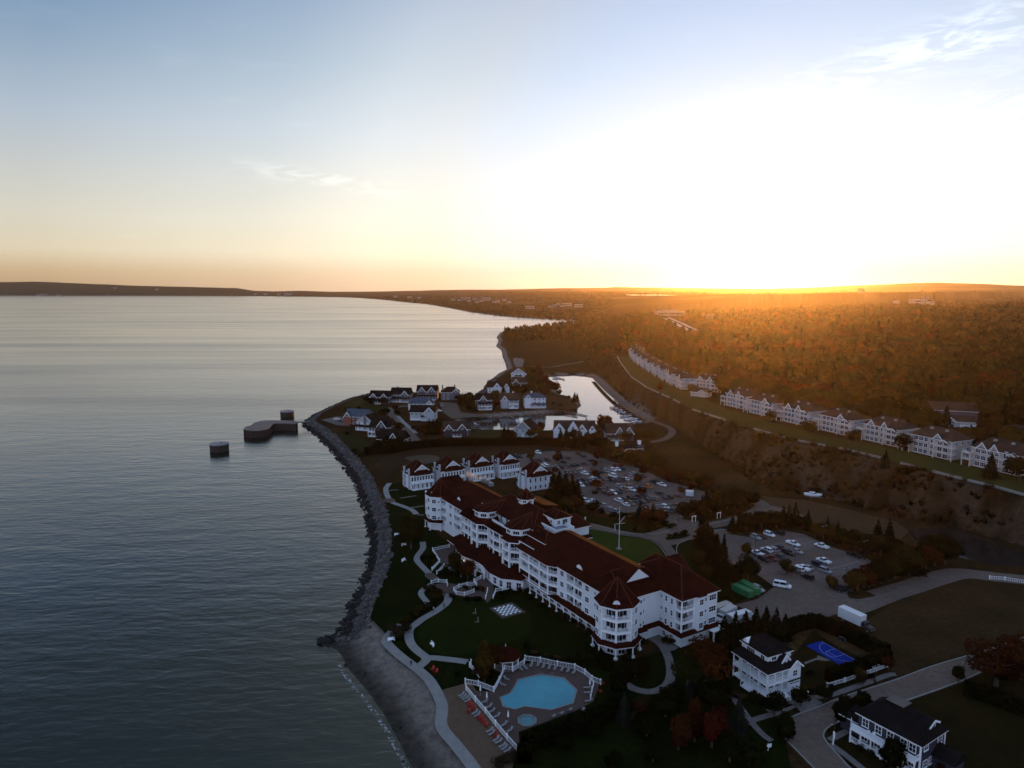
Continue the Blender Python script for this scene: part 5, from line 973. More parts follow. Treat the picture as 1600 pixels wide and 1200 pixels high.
# ------------------------------------------------------------------ vehicles
def paint(name):
    m = bpy.data.materials.new(name); m.use_nodes = True; nt = m.node_tree; b = nt.nodes['Principled BSDF']
    oi = N(nt, 'ShaderNodeObjectInfo'); nt.links.new(oi.outputs['Color'], b.inputs['Base Color']); b.inputs['Roughness'].default_value = .45; b.inputs['Specular IOR Level'].default_value = .2; return m
CARP = paint('car_paint'); HEADL = mat('lamp_lens', (.55, .55, .52), .2, .05, 1); TAILL = mat('tail_lens', (.25, .012, .010), .3, .05, 1)
def ring(x, hw, z0, z1, k=.14): return [(x, -hw + k, z0), (x, hw - k, z0), (x, hw, z0 + k), (x, hw, z1 - k), (x, hw - k * 1.3, z1), (x, -hw + k * 1.3, z1), (x, -hw, z1 - k), (x, -hw, z0 + k)]
def make_vehicle(kind):
    S = {'sedan': (4.7, [(-2.35, .74, .38, .80), (-2.15, .88, .25, .93), (-1.2, .91, .22, .98), (1.0, .91, .22, .97), (1.9, .88, .24, .86), (2.25, .80, .28, .76), (2.35, .70, .36, .68)], (-1.95, 1.15, -1.15, .35, .95, 1.43)),
         'suv': (4.8, [(-2.4, .80, .42, 1.0), (-2.25, .92, .30, 1.08), (-1, .95, .28, 1.10), (1.1, .95, .28, 1.08), (2.0, .92, .30, .98), (2.3, .84, .34, .88), (2.4, .74, .42, .78)], (-2.30, 1.2, -2.02, .45, 1.07, 1.74)),
         'pickup': (5.7, [(-2.85, .90, .50, 1.05), (-2.7, .96, .40, 1.08), (-.6, .97, .38, 1.10), (1.3, .97, .38, 1.12), (2.4, .94, .40, 1.06), (2.75, .88, .44, .98), (2.85, .80, .5, .85)], (-.75, 1.45, -.55, .75, 1.10, 1.82)),
         'van': (5.8, [(-2.9, .92, .42, 1.3), (-2.75, 1.0, .34, 1.38), (-1, 1.02, .32, 1.40), (1.6, 1.02, .32, 1.38), (2.4, .98, .34, 1.18), (2.8, .90, .38, 1.02), (2.9, .80, .46, .9)], (-2.75, 2.0, -2.6, 1.1, 1.36, 2.12))}
    ln, rg, cb = S[kind]; b = MB(); b.loft([ring(*r) for r in rg]); x0, x1, t0, t1, z0, z1 = cb; hw = rg[2][1] - .07; tw = hw - .17
    b.loft([[(t0 - .03, -tw - .03, z1), (t1 + .03, -tw - .03, z1), (t1 + .03, tw + .03, z1), (t0 - .03, tw + .03, z1)], [(t0 + .08, -tw + .08, z1 + .06), (t1 - .08, -tw + .08, z1 + .06), (t1 - .08, tw - .08, z1 + .06), (t0 + .08, tw - .08, z1 + .06)]])
    for (p, q) in (((x0, t0)), ((x1, t1))):
        for s in (-1, 1): b.bar((p * .99, s * hw, z0 - .03), (q, s * tw, z1 + .02), .09)
    mid = (t0 + t1) / 2
    for s in (-1, 1): b.bar((mid, s * (hw + .0), z0 - .02), (mid, s * (tw + .02), z1 + .02), .11)
    if kind == 'pickup':
        b.box(-2.80, -.78, -.93, -.86, 1.06, 1.20); b.box(-2.80, -.78, .86, .93, 1.06, 1.20); b.box(-2.84, -2.76, -.93, .93, 1.06, 1.20)
    if kind in ('suv', 'van'): 
        for s in (-1, 1): b.bar((t0 + .2, s * (tw - .1), z1 + .1), (t1 - .2, s * (tw - .1), z1 + .1), .06)
    for s in (-1, 1): b.box(x1 - .75, x1 - .55, s * (rg[2][1] + .1) - .08, s * (rg[2][1] + .1) + .08, z0 - .02, z0 + .14)
    g = MB(); g.loft([[(x0, -hw, z0 - .02), (x1, -hw, z0 - .02), (x1, hw, z0 - .02), (x0, hw, z0 - .02)], [(t0, -tw, z1), (t1, -tw, z1), (t1, tw, z1), (t0, tw, z1)]])
    wl = MB(); r = .34 if kind != 'pickup' else .40
    for yy, rr, mi in ((-.11, r, 0), ): wl.loft([[(r * math.cos(a) * k, y, r + r * math.sin(a) * k) for a in np.linspace(0, 2 * math.pi, 13)[:-1]] for y, k in ((-.11, .9), (-.08, 1), (.08, 1), (.11, .9))], 0)
    wl.loft([[(r * .6 * math.cos(a), y, r + r * .6 * math.sin(a)) for a in np.linspace(0, 2 * math.pi, 13)[:-1]] for y in (-.125, .125)], 1)
    hl = MB(); hl.box(-.03, .05, -.19, .19, -.07, .07)
    t = thing('parked_car', 'x', 'car'); t.name = {'van': 'passenger_van', 'pickup': 'pickup_truck'}.get(kind, 'parked_car')
    b.build('body', CARP, t); g.build('windows', GLASS, t); wm_ = wl.mesh('wheel', [RUBBER, GREYM]); hm = hl.mesh('headlight', HEADL); tm = hl.mesh('tail_light', TAILL)
    for x in (-ln * .29, ln * .30):
        for s in (-1, 1): link('wheel', wm_, t, (x, s * (rg[2][1] - .08), 0))
    for s in (-1, 1): link('headlight', hm, t, (ln / 2 - .07, s * .55, rg[-1][3] - .09)); link('tail_light', tm, t, (-ln / 2 + .02, s * .62, rg[0][3] - .1))
    return t
VP = {k: make_vehicle(k) for k in ('sedan', 'suv', 'pickup', 'van')}; VUSED = set()
PAL = {'white': (.72, .74, .76), 'silver': (.26, .27, .29), 'grey': (.055, .057, .062), 'black': (.009, .009, .010), 'dark blue': (.011, .018, .042), 'dark red': (.10, .012, .012), 'orange': (.42, .12, .02), 'tan': (.17, .14, .10)}
CNAME = {'sedan': 'car', 'suv': 'tall car', 'pickup': 'pickup truck', 'van': 'van'}
def vehicle(kind, col, loc, rz, label, group):
    if kind not in VUSED: VUSED.add(kind); t = VP[kind]; t.location = loc; t.rotation_euler = (0, 0, rz); t['label'] = label; t['group'] = group
    else: t = dup(VP[kind], loc, rz, label, group)
    t['category'] = {'van': 'van', 'pickup': 'pickup truck'}.get(kind, 'car')
    for c in t.children:
        if c.name.startswith('body'): c.color = (*PAL[col], 1)
    return t
CARA = HA + R(90)
def car_row(crop_, row, cars, group):
    for i, c in enumerate(sorted(cars, key=lambda c: c[0])):
        x, y, code = (c + ('',))[:3]; p = P(*crop_(x, y + 4))
        col = {'w': 'white', 's': 'silver', 'o': 'orange', 'r': 'dark red', 'b': 'dark blue', 'g': 'grey', 'k': 'black', 't': 'tan'}.get(code[:1], rnd.choice(['black', 'black', 'grey', 'black', 'grey', 'dark blue', 'black', 'dark red', 'black', 'tan']))
        kind = {'p': 'pickup', 'v': 'van', 'u': 'suv', 'd': 'sedan'}.get(code[1:2], rnd.choice(['sedan', 'suv', 'suv', 'sedan', 'suv', 'pickup']))
        vehicle(kind, col, (p.x, p.y, 3.045), CARA + (math.pi if rnd.random() < .55 else 0) + rnd.uniform(-.04, .04), f'{col} {CNAME[kind]}, {nth(i)} from left in {row}', group)
FG = 'vehicles in the large far car park'; NG = 'vehicles in the small near car park'
car_row(c7, "the far car park's loose top edge", [(32, 168, 'b'), (60, 170, 'k'), (205, 140, 'w'), (432, 180, 'r'), (515, 148, 'r'), (555, 165, 'k')], FG)
car_row(c7, "the far car park's top row", [(172, 205, 'k'), (210, 203, 'k'), (278, 197, 'k'), (405, 212, 'k'), (437, 242, 'g'), (470, 238, 'k'), (505, 235, 'k'), (567, 228, 'g'), (622, 208, 'kp'), (645, 216, 'g')], FG)
car_row(c7, "the short row beside the plain cottage", [(250, 236, 'wu'), (266, 247, 'w'), (286, 262, 'g'), (312, 262, 'k'), (342, 256, 's'), (380, 256, 'k')], FG)
car_row(c7, "the far car park's second row", [(390, 305), (412, 318, 'g'), (435, 312), (460, 316), (425, 297), (450, 294), (480, 300), (498, 312, 'g'), (518, 288), (545, 280, 's'), (570, 305, 'w'), (605, 302)], FG)
car_row(c7, "the far car park's second row, right part", [(650, 280, 'kp'), (690, 286, 'k'), (665, 292, 'k'), (715, 264), (738, 285, 's'), (725, 272, 'g'), (790, 276, 'wu'), (825, 270, 'w'), (858, 266, 'k')], FG)
car_row(c7, "the far car park's third row, left part", [(490, 372), (518, 360, 'g'), (540, 396, 'w'), (575, 386), (610, 384), (562, 358), (600, 356, 's'), (635, 350, 'w'), (655, 352, 's'), (690, 340), (720, 345), (695, 374), (645, 388)], FG)
car_row(c7, "the far car park's third row, right part", [(785, 322, 'wv'), (785, 360), (820, 356, 'g'), (765, 345), (855, 352), (890, 346, 'w'), (928, 340, 's'), (905, 320, 'r'), (945, 306, 's'), (980, 320), (1012, 328, 'kp'), (965, 308)], FG)
car_row(c7, "the far car park's fourth row", [(695, 428), (722, 424), (725, 456), (755, 420, 'g'), (745, 462), (770, 460), (790, 456, 'w'), (828, 450), (862, 440, 'g'), (835, 405, 's'), (893, 432), (932, 430, 'w'), (908, 402, 't'), (958, 422), (985, 416, 'g'), (1012, 420), (1068, 408, 'ou')], FG)
car_row(c7, "the far car park's fifth row", [(832, 515, 'wu'), (870, 506), (912, 496), (945, 492, 'b'), (890, 546, 'w'), (932, 540, 't'), (968, 530, 'g'), (1010, 526, 'g'), (1048, 514), (1000, 490), (1040, 486, 'b'), (1090, 502), (1128, 502), (1160, 465, 'b'), (1190, 494), (1230, 490), (1302, 480, 'r')], FG)
car_row(c7, "the far car park row nearest the crossing", [(1040, 585, 'w'), (1165, 560, 's'), (1200, 568, 'w'), (1240, 560), (1280, 552), (1315, 552, 'g'), (1350, 545), (1188, 612, 's'), (1228, 602, 'g'), (1265, 600), (1300, 590, 'g'), (1335, 578)], FG)
car_row(c7, 'the loose line nearest the flagpole', [(575, 518, 'wu'), (628, 520, 'w'), (710, 555, 's'), (775, 590, 'su'), (815, 606, 's')], FG)
car_row(c7, 'the right edge of the far car park', [(1110, 372, 'kp'), (1140, 378, 'k'), (1170, 392, 'wp')], FG)
car_row(c8, "the near car park's top corner", [(505, 405, 'su'), (550, 402, 'k'), (610, 383, 'wu'), (685, 372, 'k')], NG)
car_row(c8, "the near car park's left block", [(515, 532, 'w'), (555, 518, 'k'), (590, 505, 'wu'), (632, 500, 's'), (700, 488, 'k'), (570, 582, 'k'), (622, 570, 'r'), (685, 552, 'g'), (758, 528, 'ku')], NG)
car_row(c8, "the near car park's upper middle", [(795, 455, 'wp'), (828, 515, 's'), (1018, 475, 'wp')], NG)
car_row(c8, "the near car park's lower middle block", [(795, 662, 'g'), (830, 655, 'wu'), (870, 648, 'w'), (905, 640, 's'), (990, 622, 'b'), (1048, 668, 'su'), (905, 718, 'ku'), (1035, 592, 'wp')], NG)
car_row(c8, "the near car park's right side", [(1275, 545, 'kp')], NG)
car_row(c8, "the kerb bay under gold trees", [(1140, 808, 'ku'), (1195, 812, 'kp')], NG)
p = P(1222, 918); vehicle('van', 'white', (p.x, p.y, 3.045), R(-27), 'white passenger van standing alone on the service yard', NG)
p = P(1184, 923); vehicle('suv', 'silver', (p.x, p.y, 3.045), CARA + math.pi, 'silver car tucked beside the green waste containers', NG)
p = P(1267, 975); vehicle('sedan', 'white', (p.x, p.y, 3.045), R(10), 'white car half hidden behind the court hedge', NG)
for u, v, c, k, a, lb in ((691, 635, 'silver', 'van', 80, 'silver van parked on the dirt before the waterside houses'), (686, 643, 'white', 'suv', 10, 'white car beside the grey garage house'), (526, 656, 'white', 'sedan', 10, 'white car on the gravel by the rocky tip'), (533, 659, 'dark red', 'sedan', 0, 'dark red car beside the brick house')): p = P(u, v); vehicle(k, c, (p.x, p.y, 3.05), R(a), lb, 'cars among the point houses')
def truck(label, a, b, cab_col, box_mat, cablen=2.4, w=2.5, h=3.7, cat='truck', bed=.95):
    p, q = P(*a), P(*b); d = q - p; rz = math.atan2(d.y, d.x); L = d.length; t = thing('box_truck', label, cat, (p.x, p.y, 3.05), rz, 'box trucks'); bl = L - cablen
    bx = MB(); bx.box(0, bl, -w / 2, w / 2, bed, h)
    for x in np.linspace(.05, bl - .05, 6): 
        for s in (-1, 1): bx.box(x - .03, x + .03, s * (w / 2 + .02) - .02, s * (w / 2 + .02) + .02, bed, h)
    bx.box(-.03, bl + .03, -w / 2 - .04, w / 2 + .04, h, h + .06); cb_ = bx.build('cargo_box', box_mat, t)
    rd = MB(); rd.box(-.05, -.005, -w / 2 + .1, w / 2 - .1, bed + .1, h - .1); rd.build('rear_door', GREYM, cb_)
    fr = MB(); fr.box(.1, L - .3, -.45, .45, .6, bed - .005); fr.build('chassis', BLACKM, t)
    cb = MB(); cb.loft([ring(bl + .15, 1.1, .6, 2.5, .1), ring(bl + 1.2, 1.12, .55, 2.55, .12), ring(bl + 1.45, 1.1, .55, 1.75, .1), ring(L - .25, 1.0, .6, 1.5, .14), ring(L, .85, .65, 1.25, .16)]); o = cb.build('cab', CARP, t); o.color = (*cab_col, 1)
    g = MB(); g.add([(bl + 1.24, -.95, 2.42), (bl + 1.24, .95, 2.42), (bl + 1.5, .95, 1.78), (bl + 1.5, -.95, 1.78)], [(0, 1, 2, 3)]); g.box(bl + .35, bl + 1.05, -1.14, -1.122, 1.65, 2.3); g.box(bl + .35, bl + 1.05, 1.122, 1.14, 1.65, 2.3); g.build('windows', GLASS, o)
    wl = MB(); r = .48; wl.loft([[(r * math.cos(z), y, r + r * math.sin(z)) for z in np.linspace(0, 2 * math.pi, 15)[:-1]] for y in (-.16, .16)], 0); wl.loft([[(.28 * math.cos(z), y, r + .28 * math.sin(z)) for z in np.linspace(0, 2 * math.pi, 13)[:-1]] for y in (-.18, .18)], 1); wm_ = wl.mesh('wheel', [RUBBER, GREYM])
    for x in (1.7, L - 1.1):
        for s in (-1, 1): link('wheel', wm_, t, (x, s * (w / 2 - .25), 0))
    for s in (-1, 1): hl = MB(); hl.box(L - .06, L + .02, s * .6 - .15, s * .6 + .15, .8, 1.0); hl.build('headlight', HEADL, t)
    return t
BOXW = mat('white_truck_panel', (.58, .60, .62), .45, .06, .5); BOXG = mat('grey_truck_panel', (.40, .41, .42), .5, .08, .5)
truck('long white box truck with dark cab on the edge of the bare field', (1313, 966), (1364, 990), (.03, .028, .03), BOXW, 3.3, 2.6, 4.0)
truck('white box truck with its cab pointing right behind the dark pines', (1139, 979), (1179, 968), (.5, .52, .54), BOXW, 2.6, 2.4, 3.5)
truck('white box truck nosed against the hotel corner block', (1146, 962), (1121, 975), (.5, .52, .54), BOXG, 2.4, 2.4, 3.4)
def container(name, label, cat, a, b, w, h, m, z0=.15, lid=True, group=None):
    p, q = P(*a), P(*b); d = q - p; rz = math.atan2(d.y, d.x); L = d.length; t = thing(name, label, cat, (p.x, p.y, 3.05), rz, group); bx = MB(); bx.box(0, L, -w / 2, w / 2, z0, h)
    for x in np.linspace(.1, L - .1, max(4, int(L / .7))):
        for s in (-1, 1): bx.box(x - .06, x + .06, s * (w / 2 + .04) - .04, s * (w / 2 + .04) + .04, z0, h - .05)
    bx.box(-.04, L + .04, -w / 2 - .09, w / 2 + .09, h, h + .08); bx.build('body', m, t)
    dr = MB(); dr.box(L + .002, L + .05, -w / 2 + .1, w / 2 - .1, z0 + .1, h - .1)
    for y in (-w * .2, w * .2): dr.box(L + .051, L + .09, y - .03, y + .03, z0 + .15, h - .15)
    dr.build('door', m, t); sk = MB(); sk.box(.2, L - .2, -w / 2 + .2, -w / 2 + .4, 0, z0); sk.box(.2, L - .2, w / 2 - .4, w / 2 - .2, 0, z0)
    for x in np.linspace(.5, L - .5, 4): sk.box(x - .06, x + .06, -w / 2 + .4, w / 2 - .4, 0.01, z0 - .01)
    sk.build('skid', BLACKM, t); return t
GRN = mat('green_container_paint', (.020, .15, .055), .5, .2, .6)
container('waste_container', 'green waste container nearest the hotel, left of the pair', 'container', (1147, 922), (1174, 935), 2.4, 2.3, GRN, .2, True, 'green containers'); container('waste_container', 'green waste container beside the silver car, right of the pair', 'container', (1157, 916), (1184, 931), 2.4, 2.3, GRN, .2, True, 'green containers')
container('storage_container', 'cream storage container standing against the hotel corner', 'container', (1113, 962), (1139, 953), 2.4, 2.6, WALLS['cream'])
container('cargo_trailer', 'white enclosed trailer at the right end of the far car park', 'trailer', c7(1357, 480), c7(1416, 483), 2.4, 2.9, BOXW, .6)
def open_trailer():
    p, q = P(1287, 977), P(1325, 992); d = q - p; L = d.length; t = thing('dump_trailer', 'dark red open trailer filled with scrap beside the court hedge', 'trailer', (p.x, p.y, 3.05), math.atan2(d.y, d.x)); m = mat('rusty_red_paint', (.07, .018, .014), .7, .4, .8)
    b = MB(); b.box(0, L, -1.2, 1.2, .6, .75)
    for s in (-1, 1): b.box(0, L, s * 1.2 - .06, s * 1.2 + .06, .752, 1.9)
    b.box(-.06, .06, -1.13, 1.13, .752, 1.9); b.box(L - .06, L + .06, -1.13, 1.13, .752, 1.9)
    for x in np.linspace(.3, L - .3, 8):
        for s in (-1, 1): b.box(x - .05, x + .05, s * 1.3 - .04, s * 1.3 + .04, .7, 1.95)
    b.build('bed', m, t); w = MB()
    for x in (L * .3, L * .45): 
        for s in (-1, 1): w.loft([[(x + .42 * math.cos(z), y, .42 + .42 * math.sin(z)) for z in np.linspace(0, 2 * math.pi, 13)[:-1]] for y in (s * 1.0 - .12, s * 1.0 + .12)])
    for i, s in enumerate((0,)): pass
    wl = MB(); wl.loft([[(.42 * math.cos(z), y, .42 + .42 * math.sin(z)) for z in np.linspace(0, 2 * math.pi, 13)[:-1]] for y in (-.12, .12)]); wm_ = wl.mesh('wheel', RUBBER)
    for x in (L * .3, L * .5):
        for s in (-1, 1): link('wheel', wm_, t, (x, s * .95, 0))
    sc = MB(); r_ = random.Random(3)
    for i in range(14): x, y = r_.uniform(.6, L * .62), r_.uniform(-.9, .9); sc.bar((x, y, 1.2), (x + r_.uniform(-1, 1), y + r_.uniform(-.4, .4), r_.uniform(1.6, 2.6)), r_.uniform(.1, .4))
    tag(sc.build('scrap', CHAIRW, t), kind='stuff'); return t
open_trailer()
# ------------------------------------------------------------------ boats, docks and the old loading structures
def boat(label, u, v, rz, L, cabin=True, z=0.05, group='boats in the harbour'):
    p = P(u, v, 0); t = thing('boat', label, 'boat', (p.x, p.y, z), rz, group); w = L * .17
    def sec(x, hw, zk, zt): return [(x, -hw, zt), (x, -hw * .75, zk + .25), (x, 0, zk), (x, hw * .75, zk + .25), (x, hw, zt)]
    h = MB(); h.loft([sec(-L / 2, w, -.2, .8), sec(-L * .2, w * 1.08, -.3, .85), sec(L * .15, w, -.3, .95), sec(L * .36, w * .6, -.15, 1.1), sec(L / 2, w * .06, .5, 1.25)]); h.build('hull', TRIM, t)
    if cabin:
        c = MB(); c.loft([[(-L * .25, -w * .7, .85), (L * .22, -w * .6, .9), (L * .22, w * .6, .9), (-L * .25, w * .7, .85)], [(-L * .2, -w * .55, 1.7), (L * .08, -w * .5, 1.7), (L * .08, w * .5, 1.7), (-L * .2, w * .55, 1.7)]]); cb = c.build('cabin', TRIM, t)
        g = MB(); g.loft([[(-L * .24, -w * .72, 1.15), (L * .185, -w * .615, 1.15), (L * .185, w * .615, 1.15), (-L * .24, w * .72, 1.15)], [(-L * .215, -w * .64, 1.5), (L * .125, -w * .56, 1.5), (L * .125, w * .56, 1.5), (-L * .215, w * .64, 1.5)]]); g.build('windows', GLASS, cb)
    else:
        c = MB(); c.box(-L * .4, L * .1, -w * .8, w * .8, .86, 1.0); c.build('canvas_cover', WALLS['navy'], t)
    m = MB(); m.box(-L / 2 - .45, -L / 2 - .02, -.25, .25, .1, 1.2); m.build('outboard_motor', BLACKM, t); return t
boat('white cabin cruiser, largest of the boats in the marina', 987, 656, R(8), 12); boat('small white boat with dark cover at the inner marina slip', 976, 652, R(8), 7, False); boat('white cabin boat moored below the cruiser', 995, 660, R(5), 9); boat('small covered boat by the plum house jetty', 985, 664, R(4), 6, False)
boat('white cabin boat alone in the narrow basin', 809, 659, R(100), 9); boat('small covered boat at the left slips', 744, 664, R(120), 6, False); boat('white boat at the dock beside the far red maples', 869, 592, R(20), 8)
for k, (u, v, L_b, lb) in enumerate([(967, 642, 6, 'small white open boat beside the third finger dock'), (972, 645.5, 7, 'white motor boat beside the fourth finger dock'), (981, 650.5, 7, 'white motor boat just above the large cruiser'), (990, 667, 8, 'white boat at the jetty before the plum house'), (960, 639.5, 6, 'small boat at the far end of the marina fingers')]): boat(lb, u, v, R(8), L_b, k % 2 == 1)
def on_land_boat():
    p = rel(1270, 778); b = boat('white boat stored on a trailer in the dry field', 1270, 778, R(-22), 8, True, p.z + .9, None); b.location = (p.x, p.y, p.z + .9); m = MB(); m.box(-3.5, 4.5, -.7, -.58, .3, .42); m.box(-3.5, 4.5, .58, .7, .3, .42)
    for x in (-3, 0, 3): m.box(x, x + .12, -.58, .58, .3, .42)
    for x in (-1.2, -.3):
        for s in (-1, 1): m.loft([[(x + .33 * math.cos(z), y, .33 + .33 * math.sin(z)) for z in np.linspace(0, 2 * math.pi, 11)[:-1]] for y in (s * .85 - .1, s * .85 + .1)])
    t = m.build('boat_trailer', GREYM, None, (p.x, p.y, p.z), R(-22)); tag(t, 'low grey boat trailer carrying the white boat in the dry field', 'trailer')
on_land_boat()
def dock(label, a, b, w=1.8, z=.75, cat='dock', group='wooden docks in the harbour'):
    p, q = P(*a, 0), P(*b, 0); d = q - p; t = thing('dock', label, cat, (p.x, p.y, 0), math.atan2(d.y, d.x), group); L = d.length; m = MB(); m.box(0, L, -w / 2, w / 2, z - .3, z); m.build('deck', WOOD, t)
    pm = MB(); pm.cyl(0, 0, -1.5, z + 1.0, .16, .16, 8); me = pm.mesh('piling', WOOD)
    for i in range(max(2, int(L / 6)) + 1):
        x = L * i / max(2, int(L / 6)); link('piling', me, t, (x, (w / 2 + .17) * (1 if i % 2 else -1), 0))
    return t
for i in range(9):
    a = (953 + i * 5.2, 637.5 + i * 2.9); b = (973 + i * 4.5, 634.5 + i * 2.9)
    dock(f'finger dock in the marina, {nth(i)} counting from the far end', a, b, 1.7)
dock('long marina walkway along the foot of the bluff road', (969, 631), (1010, 662), 2.2)
dock('zigzag dock branch reaching furthest into the bright harbour', (895, 646), (917, 651)); dock('dock branch off the spit, in front of the other one', (885, 649), (902, 652)); dock('gangway dock running along the spit shore', (870, 641), (897, 648), 1.4); dock('short dark dock by the far red maples', (863, 588), (882, 594)); dock('angled white gangway dock at the narrow basin', (792, 647), (802, 655), 1.4)
for i in range(6): dock(f'short slip plank in the left basin, {nth(i)} from the front', (733 + i * 1.2, 672 - i * 2.6), (748 + i * .6, 673.5 - i * 2.6), 1.3)
def cell(label, u, v, r, h):
    p = P(u, v, 0); t = thing('mooring_cell', label, 'mooring cell', (p.x, p.y, 0), 0, 'round steel mooring cells'); n = 72; b = MB()
    b.loft([[(rr * math.cos(2 * math.pi * i / n), rr * math.sin(2 * math.pi * i / n), z) for i in range(n) for rr in [r * (1 + .014 * (1 if (i // 2) % 2 else -1))]] for z in (-3, h)]); b.build('sheet_piling', STEEL, t)
    c = MB(); c.cyl(0, 0, h - .25, h + .35, r * 1.035, r * 1.035, 48); c.build('concrete_cap', CAPM, t)
    k = MB(); k.cyl(0, 0, h + .35, h + .9, .35, .3, 10); k.cyl(0, 0, h + .9, h + 1.1, .5, .5, 10); k.build('bollard', BLACKM, t, (r * .3, -r * .2, 0)); m = MB(); m.cyl(-r * .4, r * .3, h + .35, h + 2.6, .09, .06, 6); m.build('light_post', GREYM, t); rw = MB()
    for i in range(13):
        a = math.pi * (.9 + i * .09); pt = Vector((r * .96 * math.cos(a), r * .96 * math.sin(a), h + .35)); rw.bar(pt, pt + Vector((0, 0, 1)), .07)
        if i: rw.bar(pv_ + Vector((0, 0, 1)), pt + Vector((0, 0, 1)), .06)
        pv_ = pt
    rw.build('railing', GREYM, t); return t
cell('round rusty mooring cell alone in open water, nearest of the two', 343, 704, 5.7, 4.4); cell('round dark mooring cell behind the breakwater platform', 449, 651, 5.3, 4.4)
def platform():
    pts = [(382, 671), (385, 666.5), (393, 664.5), (398, 660.5), (412, 657.5), (435, 657), (461, 658), (461.5, 662), (441, 661.5), (427, 662.5), (422, 667), (414, 671.5), (398, 673)]
    w = [P(u, v, 5.2) for u, v in pts]; c = sum(w, Vector()) / len(w); t = thing('breakwater_platform', 'old rusty sided loading platform in the water, linked to shore by a bridge', 'platform', (c.x, c.y, 0)); ws = smooth(w, 4, True)
    q = [(p.x - c.x, p.y - c.y) for p in ws]; b = MB(); b.prism(q, -3, 4.9); b.build('sheet_piling', STEEL, t); n = len(q)
    k = MB(); k.prism([(x * 1.01, y * 1.01) for x, y in q], 4.905, 5.3); k.build('concrete_deck', mat('stained_concrete', (.12, .105, .10), .9, .3, .2, .2), t)
    for i in range(0, n, 1): st = MB(); st.bar((q[i][0] * 1.012, q[i][1] * 1.012, -1), (q[i][0] * 1.012, q[i][1] * 1.012, 4.9), .35); st.build('fender_pile', STEEL, t)
    pr = MB(); a, e = P(461, 659.5, 5.2), P(484, 659.5, 4.0); pr.bar(a - Vector((c.x, c.y, 0)), e - Vector((c.x, c.y, 0)), 3.0, .5)
    pr.build('bridge', mat('bridge_concrete', (.10, .09, .09), .9, .2, .4), t); rl = MB()
    for s in (-1.4, 1.4):
        o = Vector((0, s, 0)); a2, e2 = a - Vector((c.x, c.y, 0)) + o, e - Vector((c.x, c.y, 0)) + o; up = Vector((0, 0, 1.3)); rl.bar(a2 + up, e2 + up, .08)
        for i in range(7): pt = a2 + (e2 - a2) * i / 6; rl.bar(pt, pt + up, .08)
    rl.build('bridge_railing', GREYM, t); return t
platform()
# ------------------------------------------------------------------ pool, gazebo, fences, garden things
def pool():
    pts = L_(c4, [(370, 490), (440, 460), (490, 370), (640, 335), (800, 360), (885, 440), (860, 530), (710, 575), (540, 550), (470, 570), (390, 550)]); w = [P(*p) for p in pts]; c = sum(w, Vector()) / len(w); t = thing('swimming_pool', 'large blue swimming pool on the brick deck', 'swimming pool', (c.x, c.y, G))
    q = [(p.x - c.x, p.y - c.y) for p in w]; o = [(x * 1.05, y * 1.05) for x, y in q]; n = len(q)
    m = MB(); m.add([(x, y, .13) for x, y in q], [tuple(range(n))[::-1] if False else tuple(range(n))]); m.build('water', POOLW, t)
    cp = MB(); cp.loft([[(*o[i], .09), (*o[i], .22), (*q[i], .22), (*q[i], .09)] for i in list(range(n)) + [0]], cap=False); cp.build('coping', CONC, t)
    for (px, py) in ((650, 338), (720, 345)):
        a = P(*c4(px, py)) - Vector((c.x, c.y, G)); ld = MB()
        for s in (-.3, .3): ld.bar(a + Vector((s, .3, .2)), a + Vector((s, .3, 1.0)), .06); ld.bar(a + Vector((s, .3, 1.0)), a + Vector((s, -.4, .9)), .06); ld.bar(a + Vector((s, -.4, .9)), a + Vector((s, -.4, .1)), .06)
        ld.build('ladder', GREYM, t)
    p = P(*c4(550, 652)); t2 = thing('hot_tub', 'small octagonal hot tub below the large pool', 'hot tub', (p.x, p.y, G)); m = MB(); n = 8; oc = [(2.0 * math.cos(R(22 + 45 * i)), 2.0 * math.sin(R(22 + 45 * i))) for i in range(n)]
    m.add([(x, y, .14) for x, y in oc], [tuple(range(n))]); m.build('water', mat('hot_tub_water', (.03, .17, .22), .06, .15, .3, .03, spec=.5), t2); cp = MB(); cp.loft([[(x * 1.2, y * 1.2, .09), (x * 1.2, y * 1.2, .30), (x, y, .30), (x, y, .09)] for x, y in oc + [oc[0]]], cap=False); cp.build('coping', CONC, t2)
pool()
def fence(name, label, pts, h=1.25, st=.42, px=True, cat='fence', group=None, m=None):
    w = [P(*p) for p in pts] if px else [Vector(p) for p in pts]; c = w[0]; t = thing(name, label, cat, tuple(c), 0, group)
    for i in range(len(w) - 1): mb = MB(); rail(mb, (w[i].x - c.x, w[i].y - c.y), (w[i + 1].x - c.x, w[i + 1].y - c.y), .08, h, st, .09); mb.build('panel', m or TRIM, t)
    pm = MB(); pm.box(-.13, .13, -.13, .13, 0, h + .25); pm.box(-.17, .17, -.17, .17, h + .251, h + .32); me = pm.mesh('post', m or TRIM)
    for p in w: link('post', me, t, (p.x - c.x, p.y - c.y, 0))
    return t
PF = 'white picket fences round the pool'
fence('picket_fence', 'long white picket fence between the pool deck and the beach chairs', L_(c4, [(125, 440), (190, 520), (260, 600), (330, 690), (410, 785), (488, 872)]), 1.3, .4, True, 'fence', PF)
fence('picket_fence', 'short white fence below the yellow birch', L_(c4, [(120, 395), (210, 410), (318, 452), (355, 385), (392, 302)]), 1.3, .4, True, 'fence', PF); fence('picket_fence', 'white fence piece in front of the gazebo posts', L_(c4, [(395, 300), (450, 310), (530, 258)]), 1.3, .4, True, 'fence', PF)
